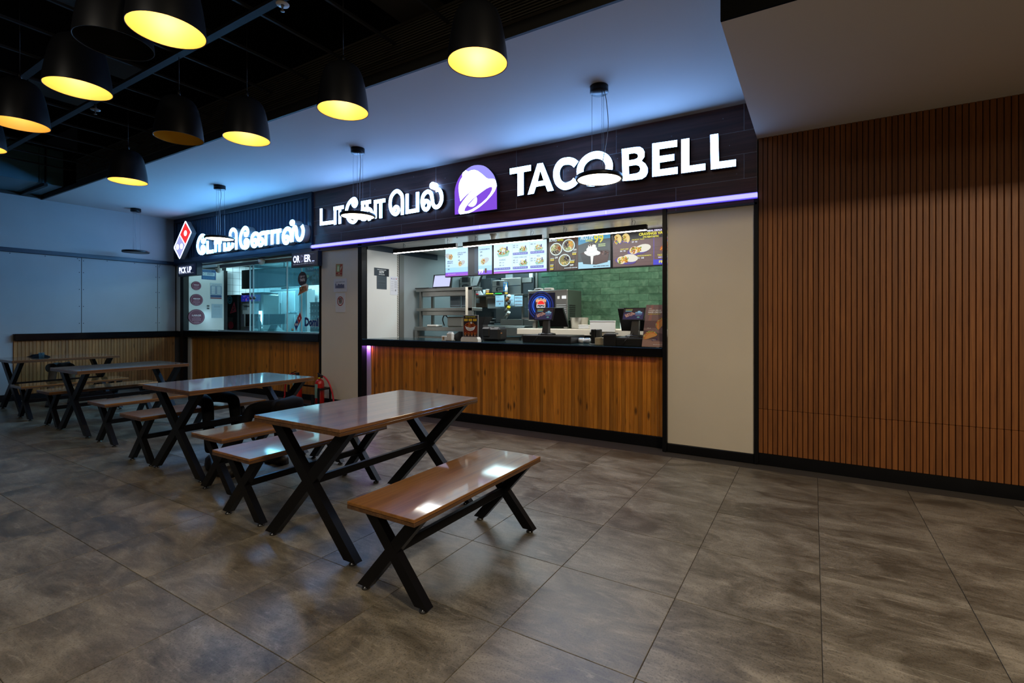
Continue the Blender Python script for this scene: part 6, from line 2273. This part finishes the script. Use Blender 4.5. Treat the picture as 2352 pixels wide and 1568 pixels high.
q = (-9.582, -8.449, 2.007, 2.399)
t = thing('menu_lightbox', 'pale food picture lightbox behind the glass at the right of the left-hand shop', 'lightbox', (q[0], 6.3, q[2]))
box_part('housing', q[0], q[1], 6.30, 6.40, q[2], q[3], 'grey_plastic', t, .006)
A = Art(.0003); d_food(A, q[1] - q[0], q[3] - q[2])
A.build('printed_face', t, 'print', (q[0], 6.2985, q[2]))
emit('cool_strip', (0.6, 0.95, 1.0), 1.6)
box_part('light_bar', q[0] + .45, q[1], 6.31, 6.39, q[2] - .06, q[2], 'cool_strip', t, .005)
for a in (q[0] + .1, q[1] - .1):
    MB().tube([(a, 6.36, q[3]), (a, 6.36, 2.619)], .012, 6).build('rod', t, 'black_plastic')

# black refrigerator with neon drawings and a drinks dispenser
fx0, fx1 = -11.398, -10.944
t = thing('refrigerator', 'tall black cabinet with neon pizza drawings inside the left-hand shop', 'refrigerator', (fx0 + .2, 6.2, 0))
box_part('body', fx0, fx1 - .02, 6.05, 6.45, 0, 1.862, 'black_plastic', t, .006)
A = Art(.0003)
w, h = fx1 - fx0 - .03, 1.862 - 1.085
A.ring(w * .30, h * .86, w * .22, w * .05, lin((95, 190, 215)), 24)
A.ring(w * .30, h * .86, w * .12, w * .04, lin((95, 190, 215)), 24)
A.poly([(w * .72, h * .80), (w * .92, h * .52), (w * .30, h * .46)], lin((215, 70, 90)))
A.poly([(w * .70, h * .72), (w * .82, h * .54), (w * .46, h * .50)], lin((50, 14, 24)))
for a, b in ((.66, .62), (.6, .54), (.74, .56)):
    A.ring(w * a, h * b, w * .05, w * .02, lin((240, 130, 140)), 12)
A.lines(w * .1, w * .6, h * .34, 5, h * .03, h * .006, lin((200, 190, 190)), 6)
A.ell(w * .4, h * .13, w * .26, h * .11, lin((170, 50, 65)), 20)
A.build('neon_drawing', t, 'print', (fx0 + .015, 6.0485, 1.085))
gx0, gx1 = fx1 - .01, -10.111
gz1 = 1.868
t = thing('drinks_dispenser', 'grey drinks dispenser with a blue bubble picture inside the left-hand shop', 'dispenser', (gx0 + .3, 6.3, 0))
box_part('body', gx0, gx1, 6.10, 6.5, 0, gz1, 'steel_dull', t, .03)
box_part('lid', gx0 + .02, gx1 - .02, 6.12, 6.48, gz1, gz1 + .03, 'black_plastic', t, .008)
zz0, zz1 = 1.707, 1.849
A = Art(.0003)
w, h = (gx1 - gx0) * .86, zz1 - zz0
A.rect(0, 0, w, h, lin((28, 40, 150)))
rnd = random.Random(8)
for k in range(26):
    A.ell(w * rnd.uniform(.03, .97), h * rnd.uniform(.1, .9), h * rnd.uniform(.04, .12), h * rnd.uniform(.04, .12), rnd.choice([lin((200, 80, 170)), lin((80, 150, 240)), lin((120, 60, 180)), lin((230, 110, 150))]), 12)
A.build('picture', t, 'display_dim', (gx0 + (gx1 - gx0) * .07, 6.0985, zz0))
box_part('drip_wall', gx0 + .12, gx1 - .12, 6.092, 6.10, 1.300, 1.660, 'kitchen_white', t, .004)
box_part('tap_panel', gx0 + .12, gx0 + .34, 6.075, 6.092, 1.520, 1.635, 'kitchen_grey', t, .03)
MB().tube([(gx0 + .28, 6.05, 1.596), (gx0 + .46, 6.05, 1.596)], .014, 8).build('tap', t, 'dark_grey_plastic')

# tall light tube, tills and a little figurine on the counter
q = (-9.902, -9.841, 1.104, 1.491)
t = thing('light_tube', 'upright glowing blue-white light tube behind the left-hand counter', 'light', (q[0], 5.92, 0))
MB().tube([((q[0] + q[1]) / 2, 5.92, q[2]), ((q[0] + q[1]) / 2, 5.92, q[3])], .03, 12).build('tube', t, 'tube_glow')
box_part('stand', (q[0] + q[1]) / 2 - .04, (q[0] + q[1]) / 2 + .04, 5.90, 5.95, 0, q[2], 'kitchen_grey', t)
lt = bpy.data.lights.new('tube_light', 'POINT'); lt.energy = 6; lt.color = (0.4, 0.8, 1.0); lt.shadow_soft_size = .08
lo_ = bpy.data.objects.new('tube_light', lt); lo_.location = ((q[0] + q[1]) / 2, 5.82, 1.4); COL.objects.link(lo_)


def side_till(label, q, yb, stand):
    t = thing('cash_register', label, 'cash register', ((q[0] + q[1]) / 2, yb, 1.1))
    xm = (q[0] + q[1]) / 2
    m = MB()
    m.add([(q[0], yb, q[2]), (q[1] + .05, yb + .12, q[2] + .02), (q[1], yb + .16, q[3]), (q[0], yb, q[3]),
           (q[0], yb + .05, q[2]), (q[1] + .05, yb + .17, q[2] + .02), (q[1], yb + .21, q[3]), (q[0], yb + .05, q[3])],
          [(0, 1, 2, 3), (7, 6, 5, 4), (0, 4, 5, 1), (1, 5, 6, 2), (2, 6, 7, 3), (3, 7, 4, 0)])
    m.build('monitor', t, 'black_plastic')
    box_part('side_display', q[0], q[0] + (q[1] - q[0]) * .42, yb - .03, yb, q[2], q[3], 'dark_grey_plastic', t, .004)
    m = MB()
    m.add([(xm - .10, yb, 1.101), (xm + .10, yb, 1.101), (xm + .10, yb + .2, 1.101), (xm - .10, yb + .2, 1.101), (xm - .05, yb + .03, q[2]), (xm + .05, yb + .03, q[2]), (xm + .05, yb + .1, q[2]), (xm - .05, yb + .1, q[2])],
          [(3, 2, 1, 0), (4, 5, 6, 7), (0, 1, 5, 4), (1, 2, 6, 5), (2, 3, 7, 6), (3, 0, 4, 7)])
    m.build('stand', t, 'dark_grey_plastic')


side_till('black cash register with a turned monitor, left one on the left-hand counter', (-9.424, -9.177, 1.180, 1.421), 5.3, 0)
side_till('black cash register with a turned monitor, right one on the left-hand counter behind glass', (-8.867, -8.488, 1.216, 1.419), 5.40, 0)
t = thing('figurine', 'small pale figurine holding a rod on the left-hand counter beside the light tube', 'figurine', (-8.782, 5.2, 1.1))
fxc = -8.823
MB().lathe([(0, 0), (.085, 0), (.07, .03), (.05, .06), (.055, .10), (.048, .16), (.03, .20), (.02, .21), (.03, .235), (.026, .26), (0, .27)], (fxc, 5.26, 1.101), 16, caps=False).build('body', t, 'kitchen_grey')
MB().tube([(fxc + .05, 5.25, 1.32), (fxc + .11, 5.23, 1.12)], .006, 6).build('rod', t, 'black_plastic')
MB().lathe([(0, 0), (.06, 0), (.06, .03), (.03, .05), (0, .05)], (fxc, 5.20, 1.101), 14, caps=False).build('foot', t, 'white_plastic')
t = thing('flat_tray', 'flat dark folder lying on the left-hand counter', 'tray', (-9.240, 5.1, 1.1))
box_part('board', -9.664, -8.868, 5.135, 5.25, 1.101, 1.115, 'dark_grey_plastic', t, .003)

# steel column, stacked crates and shelving at the right
t = thing('steel_column', 'grey steel column behind the glass left of the food picture lightbox', 'column', (-9.428, 6.6, 0))
box_part('shaft', -9.388, -9.169, 6.5, 6.62, 0, 2.36, 'kitchen_grey', t, .004)
box_part('edge', -9.388 - .03, -9.388, 6.49, 6.52, 0, 2.36, 'tile_white', t)
for k in range(6):
    q = (-8.650, -8.342, 1.114, 1.605)
    zz = 1.0 + .11 * k
    t = thing('crate', ('dark crate at the bottom of the stack right in the left-hand shop', 'dark crate, second from the bottom of the stack right in the left-hand shop', 'dark crate, third from the bottom of the stack right in the left-hand shop', 'dark crate, fourth from the bottom of the stack right in the left-hand shop', 'dark crate, fifth from the bottom of the stack right in the left-hand shop', 'dark crate on top of the stack right in the left-hand shop')[k], 'crate', (q[0], 6.2, zz), 'stacked crates in the left-hand shop')
    box_part('body', q[0], q[1], 6.2, 6.55, zz, zz + .10, 'kitchen_dark', t, .006)
    box_part('rim', q[0] - .008, q[1] + .008, 6.192, 6.55, zz + .10, zz + .11, 'dark_grey_plastic', t)
    for a in (.2, .5, .8):
        box_part('label', q[0] + (q[1] - q[0]) * a, q[0] + (q[1] - q[0]) * (a + .12), 6.196, 6.2, zz + .03, zz + .06, 'kitchen_grey', t)
t = thing('crate_stand', 'low dark stand carrying the crates in the left-hand shop', 'stand', (-8.6, 6.3, 0))
box_part('top', q[0] - .02, q[1] + .02, 6.18, 6.56, .95, 1.0, 'dark_grey_plastic', t)
for a in (q[0], q[1] - .04):
    box_part('leg', a, a + .04, 6.2, 6.24, 0, .95, 'dark_grey_plastic', t)
    box_part('leg', a, a + .04, 6.5, 6.54, 0, .95, 'dark_grey_plastic', t)
t = thing('cold_cabinet', 'grey upright cold cabinet with two doors at the back of the left-hand shop', 'refrigerator', (-9.4, 7.0, 0))
q = (-11.281, -10.270, 1.071, 2.025)
box_part('body', q[0], q[1], 7.0, 7.5, 0, q[3], 'kitchen_grey', t, .01)
box_part('door', q[0] + .02, (q[0] + q[1]) / 2 - .01, 6.98, 7.0, .2, q[3] - .06, 'tile_white', t, .006)
box_part('door', (q[0] + q[1]) / 2 + .01, q[1] - .02, 6.98, 7.0, .2, q[3] - .06, 'tile_white', t, .006)
box_part('handle', (q[0] + q[1]) / 2 - .05, (q[0] + q[1]) / 2 - .02, 6.94, 6.98, 1.2, 1.7, 'chrome', t, .005)
t = thing('dish_rack', 'wire rack with bowls on a ledge at the back of the left-hand shop', 'rack', (-8.9, 6.7, 1.3))
q = (-10.335, -9.954, 1.425, 1.562)
box_part('shelf', q[0], q[1] + .15, 6.7, 6.95, q[2], q[2] + .02, 'tile_white', t)
for k in range(3):
    MB().lathe([(0, 0), (.06, 0), (.10, .05), (.105, .055), (0, .04)], (q[0] + .12 + .17 * k, 6.82, q[2] + .02), 18, caps=False).build('bowl', t, 'water_bottle')
for a in (q[0], q[1] + .12):
    box_part('leg', a, a + .03, 6.72, 6.75, 0, q[2], 'kitchen_grey', t)

# sliding glass panes
gp = thing('sliding_window', 'sliding glass panes of the left-hand shop window', 'window', (-8.2, 5.05, 1.1))
box_part('top_track', -9.75, -6.672, 5.046, 5.12, 2.30, 2.36, 'steel_dull', gp, .003)
box_part('bottom_track', -9.75, -6.672, 5.02, 5.12, 1.10, 1.112, 'steel_dull', gp, .002)
for a, b, yy in ((-8.731, -7.248, 5.05), (-7.328, -6.68, 5.09), (-8.704, -7.237, 5.10)):
    box_part('pane', a, b, yy, yy + .006, 1.112, 2.30, 'hazy_glass', gp)
for px in (-8.744, -8.636, -7.645, -7.259):
    box_part('edge_strip', px - .008, px + .008, 5.044, 5.06, 1.112, 2.30, 'tile_white', gp)
for px in (-8.669, -8.562):
    k_ = MB()
    k_.lathe([(0, 0), (.014, 0), (.030, .02), (.030, .03), (0, .034)], (0, 0, 0), 18, caps=False)
    k_.v = [(px + a, 5.045 - c, 1.703 + b) for a, b, c in k_.v]
    k_.build('knob', gp, 'steel_dull')
k_ = MB().lathe([(0, 0), (.012, 0), (.024, .02), (0, .028)], (0, 0, 0), 16, caps=False)
k_.v = [(-7.473 + a, 5.045 - c, 1.15 + b) for a, b, c in k_.v]
k_.build('lock', gp, 'kraft')
# stickers on the glass
t = thing('window_sticker', 'round dark sticker with a pizza slice on the glass under the ORDER box', 'sticker', (-7.219, 5.03, 1.75))
ox, oz = -7.226, 1.816
A = Art(.0003)
k_ = .0098
A.ell(0, .17, .118, .118, lin((38, 24, 30)), 28)
A.text('DIP IT', -.0, .19, .035, lin((190, 175, 180)), .04, .13, 'C')
A.text('TASTE', -.0, .13, .045, lin((215, 205, 208)), .05, .13, 'C')
A.poly([(-.12, -.105), (.02, -.06), (.14, -.03), (.165, .05), (.10, .09), (-.03, .06)], lin((225, 222, 215)))
A.poly([(-.115, -.10), (.02, -.055), (.12, -.02), (.10, .055), (-.03, .045)], lin((165, 100, 62)))
A.bits(.0, .0, .08, .045, [lin((190, 140, 90)), lin((140, 60, 40)), lin((215, 190, 140))], 60, .012, 95)
A.build('print', t, 'print', (ox, 5.039, oz))
t = thing('window_lettering', 'red and blue domino-tile sticker with blue Dom lettering low on the glass', 'sticker', (-7.152, 5.03, 1.2))
A = Art(.0003)
zc, xc_ = 1.287, -7.341
s_ = .115
A.poly([(.055, .165), (.105, .055), (-.055, -.165), (-.105, -.055)], lin((220, 225, 230)))
A.poly([(.055, .150), (.097, .055), (.022, -.048), (-.020, .055)], lin((165, 28, 36)))
A.poly([(-.026, .046), (.018, -.055), (-.055, -.150), (-.097, -.055)], lin((24, 70, 135)))
for a, b in ((.038, .052), (-.058, -.050), (-.018, -.050)):
    A.ell(a, b, .017, .022, lin((230, 225, 225)), 14)
A.text('Domi', .175, -.085, .155, lin((215, 225, 232)), .07, .36)
A.text('Domi', .175, -.08, .145, lin((18, 62, 125)), .05, .35)
A.build('print', t, 'print', (xc_, 5.0395, zc))

# dome cameras
for lb, px_, py_, r in (('white dome camera under the ceiling of the left-hand shop, left one', 502, 618, .05), ('white dome camera under the ceiling of the left-hand shop, right one', 601, 598, .05)):
    X_, Z_ = ((-10.077, 2.279) if px_ == 502 else (-8.276, 2.316))
    yy = 5.2 if px_ == 502 else 4.985
    t = thing('dome_camera', lb, 'camera', (X_, yy, Z_))
    MB().lathe([(0, -r), (r * .5, -r * .87), (r * .87, -r * .5), (r, 0), (r * 1.15, r * .3), (r * 1.15, r * .9), (0, r * .9)], (X_, yy, Z_), 24, caps=False).build('body', t, 'white_plastic')
    MB().tube([(X_, yy, Z_ + r * .8), (X_, yy, 2.379)], r * .4, 10).build('mount', t, 'white_plastic')
    MB().lathe([(0, -.004), (r * .4, 0), (0, .004)], (X_ + .01, yy - r * .9, Z_ - r * .25), 14, caps=False).build('lens', t, 'black_plastic')


# ================================================================== FIRE EXTINGUISHERS, SPRINKLERS, PEOPLE
def extinguisher(label, x, y, s=1.0, hose_dir=1):
    t = thing('fire_extinguisher', label, 'fire extinguisher', (x, y, 0))
    z0 = 0.051
    MB().lathe([(0, 0), (.062, 0), (.068, .012), (.068, .29), (.062, .33), (.045, .358), (.022, .372), (.022, .39), (0, .39)], (x, y, z0), 28, caps=False).build('cylinder', t, 'red_gloss')
    m = MB()
    n = 10
    vs = []
    for zz in (z0 + .09, z0 + .30):
        for k in range(n + 1):
            a = math.radians(200 + 100 * k / n)
            vs.append((x + .0688 * math.cos(a), y + .0688 * math.sin(a), zz))
    m.add(vs, [(k, k + 1, n + 2 + k, n + 1 + k) for k in range(n)], True)
    m.build('label', t, 'green_label')
    box_part('valve', x - .025, x + .025, y - .02, y + .02, z0 + .385, z0 + .44, 'black_plastic', t, .006)
    MB().bar((x - .04, y, z0 + .455), (x + .11 * hose_dir, y - .03, z0 + .425), .022, .012).build('lever', t, 'black_plastic')
    MB().bar((x - .02, y, z0 + .435), (x + .10 * hose_dir, y - .03, z0 + .395), .022, .010).build('carry_handle', t, 'black_plastic')
    MB().lathe([(0, 0), (.016, 0), (.016, .018), (0, .018)], (x + .03, y - .03, z0 + .38), 14, caps=False).build('gauge', t, 'yellow_plastic')
    d = hose_dir
    MB().tube(bez([(x + .05 * d, y - .01, z0 + .415), (x + .14 * d, y - .02, z0 + .41), (x + .24 * d, y - .02, z0 + .33), (x + .30 * d, y - .01, z0 + .19), (x + .325 * d, y, z0 + .04)], 8), .0115, 8).build('hose', t, 'red_plastic')
    MB().tube([(x + .325 * d, y, z0 + .04), (x + .333 * d, y, z0 - .01)], [.014, .016], 8).build('nozzle', t, 'red_plastic')
    return t


extinguisher('red fire extinguisher with pale green label, right of two by the cream pillar', -6.44, 4.78)
extinguisher('red fire extinguisher half hidden behind the second table, left of two by the cream pillar', -6.97, 4.775, hose_dir=-1)
t = thing('extinguisher_stand', 'black metal stand with upright bars holding the fire extinguishers', 'stand', (-6.45, 4.75, 0))
box_part('base', -7.09, -6.28, 4.66, 4.90, 0.012, 0.05, 'black_metal', t, .004)
for a, b in ((-6.345, 4.69), (-6.30, 4.86), (-7.07, 4.86), (-7.07, 4.69)):
    box_part('bar', a - .012, a + .012, b - .012, b + .012, 0, .30, 'black_metal', t)
box_part('cross_bar', -6.357, -6.288, 4.68, 4.87, .27, .295, 'black_metal', t)
box_part('back_bar', -7.08, -6.29, 4.85, 4.87, .27, .295, 'black_metal', t)
box_part('front_plate', -6.47, -6.41, 4.655, 4.665, .05, .20, 'black_metal', t)

for lb, x_, y_ in (('pale round fire sprinkler under the black ceiling near the top edge', -3.159, 2.051), ('dim round fire sprinkler on a ceiling bar above the left lamps', -6.428, 2.098)):
    t = thing('sprinkler', lb, 'sprinkler', (x_, y_, 3.5))
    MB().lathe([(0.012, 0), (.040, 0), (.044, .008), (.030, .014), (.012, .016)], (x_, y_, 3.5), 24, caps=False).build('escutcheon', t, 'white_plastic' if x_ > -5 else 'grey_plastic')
    MB().lathe([(0, -.045), (.014, -.043), (.014, -.040), (.005, -.036), (.007, -.01), (.011, .02), (.011, .06), (0, .06)], (x_, y_, 3.5), 12, caps=False).build('head', t, 'steel_dull')


def seated_legs(label, hip, knees, ankles, toes, mat, ry=.5, thigh=.068, shoe='shoe_dark', group=None):
    """The trousered lower body of someone on a bench: pelvis, two thighs, two shins, in one skin."""
    t = thing('person', label, 'person', (hip[0], hip[1], 0))
    me = bpy.data.meshes.new('trousers')
    vs = [Vector(hip), Vector(hip) + Vector((0, 0, .10))]
    ed = [(0, 1)]
    rad = [.105, .09]
    for i, (k, a) in enumerate(zip(knees, ankles)):
        s = (Vector(k) - Vector(hip)).cross(Vector((0, 0, 1))).normalized() * (.085 if i == 0 else -.085)
        j = Vector(hip) + s
        b = len(vs)
        mid = j.lerp(Vector(k), .5) + Vector((0, 0, .012))
        vs += [j, mid, Vector(k), Vector(k).lerp(Vector(a), .5), Vector(a)]
        ed += [(0, b), (b, b + 1), (b + 1, b + 2), (b + 2, b + 3), (b + 3, b + 4)]
        rad += [thigh * 1.12, thigh, thigh * .82, thigh * .70, thigh * .60]
    w = Vector((hip[0], hip[1], 0))
    me.from_pydata([v - w for v in vs], ed, [])
    me.materials.append(MATS[mat])
    o = link('trousers', me, t, 'local')
    sk = o.modifiers.new('skin', 'SKIN')
    sk.use_smooth_shade = True
    for v, r in zip(me.skin_vertices[0].data, rad):
        v.radius = (r, r)
    me.skin_vertices[0].data[0].use_root = True
    sb = o.modifiers.new('sub', 'SUBSURF')
    sb.levels = 2
    sb.render_levels = 2
    for a, q in zip(ankles, toes):
        a, q = Vector(a), Vector(q)
        d = (q - a); d.z = 0
        L = d.length; d.normalize()
        sd = Vector((-d.y, d.x, 0))
        m = MB()
        prof = [(-.07, .034, .085), (-.02, .040, .095), (.05, .042, .075), (.12, .046, .055), (.17, .040, .042), (.195, .022, .030)]
        vv = []
        for x_, hw, hh in prof:
            for c_, e_ in ((-1, 0.004), (1, 0.004), (.8, .7), (0, 1), (-.8, .7)):
                vv.append(Vector((a.x, a.y, 0)) + d * x_ + sd * hw * c_ + Vector((0, 0, hh * e_ if e_ > .1 else .004)))
        ff = []
        for i in range(len(prof) - 1):
            for c_ in range(5):
                ff.append((i * 5 + c_, i * 5 + (c_ + 1) % 5, (i + 1) * 5 + (c_ + 1) % 5, (i + 1) * 5 + c_))
        ff += [(4, 3, 2, 1, 0), tuple(25 + k for k in range(5))]
        m.add(vv, ff, True)
        m.build('shoe', t, shoe)
    return t


seated_legs('seated person in black trousers on the bench right of the second table, only legs visible',
            (-3.93, 2.62, .55), [(-4.40, 2.55, .52), (-4.37, 2.78, .52)], [(-4.27, 2.28, .11), (-4.22, 2.72, .11)], [(-4.47, 2.24, .04), (-4.42, 2.70, .04)], 'trouser_black')
seated_legs('seated person in black trousers on the bench left of the second table, only legs visible',
            (-5.33, 2.60, .55), [(-4.88, 2.42, .55), (-4.88, 2.66, .55)], [(-4.72, 2.36, .11), (-4.80, 2.66, .11)], [(-4.55, 2.30, .04), (-4.60, 2.64, .04)], 'trouser_black')
seated_legs('seated person in grey trousers behind the farthest table, only legs visible',
            (-10.55, 2.95, .54), [(-10.14, 2.80, .57), (-10.16, 3.02, .57)], [(-10.12, 2.74, .11), (-10.14, 3.0, .11)], [(-9.97, 2.70, .04), (-9.99, 2.96, .04)], 'trouser_grey')


# ------------------------------------------------------------------ shared group phrases of the repeats
GROUPS = {'pendant_lamp': 'black bell pendant lamps', 'disc_lamp': 'flat disc pendant lamps', 'linear_lamp': 'linear lamps over the counter',
          'dining_table': 'dining tables in a row', 'bench': 'benches at the dining tables', 'menu_screen': 'menu screens over the counter',
          'round_sign': 'round plum size signs', 'cup_tube': 'slanted cup tubes', 'wall_chart': 'charts under the prep shelf', 'water_bottle': 'water bottles on the back counter',
          'fire_extinguisher': 'fire extinguishers by the pillar', 'crate': 'stacked crates', 'cash_register': 'cash registers', 'paper_roll': 'paper rolls',
          'shop_sign': 'shop lettering', 'emblem_sign': 'shop emblems', 'led_sign': 'small LED boxes', 'dome_camera': 'dome cameras', 'service_counter': 'counter fronts',
          'countertop': 'countertops', 'person': 'people seated at the tables', 'paper_notice': 'paper notices', 'sprinkler': 'fire sprinklers', 'steel_cabinet': 'steel warmers'}
for o in S.objects:
    if o.parent is None and 'category' in o.keys():
        g = GROUPS.get(o.name.split('.')[0])
        if g:
            o['group'] = g
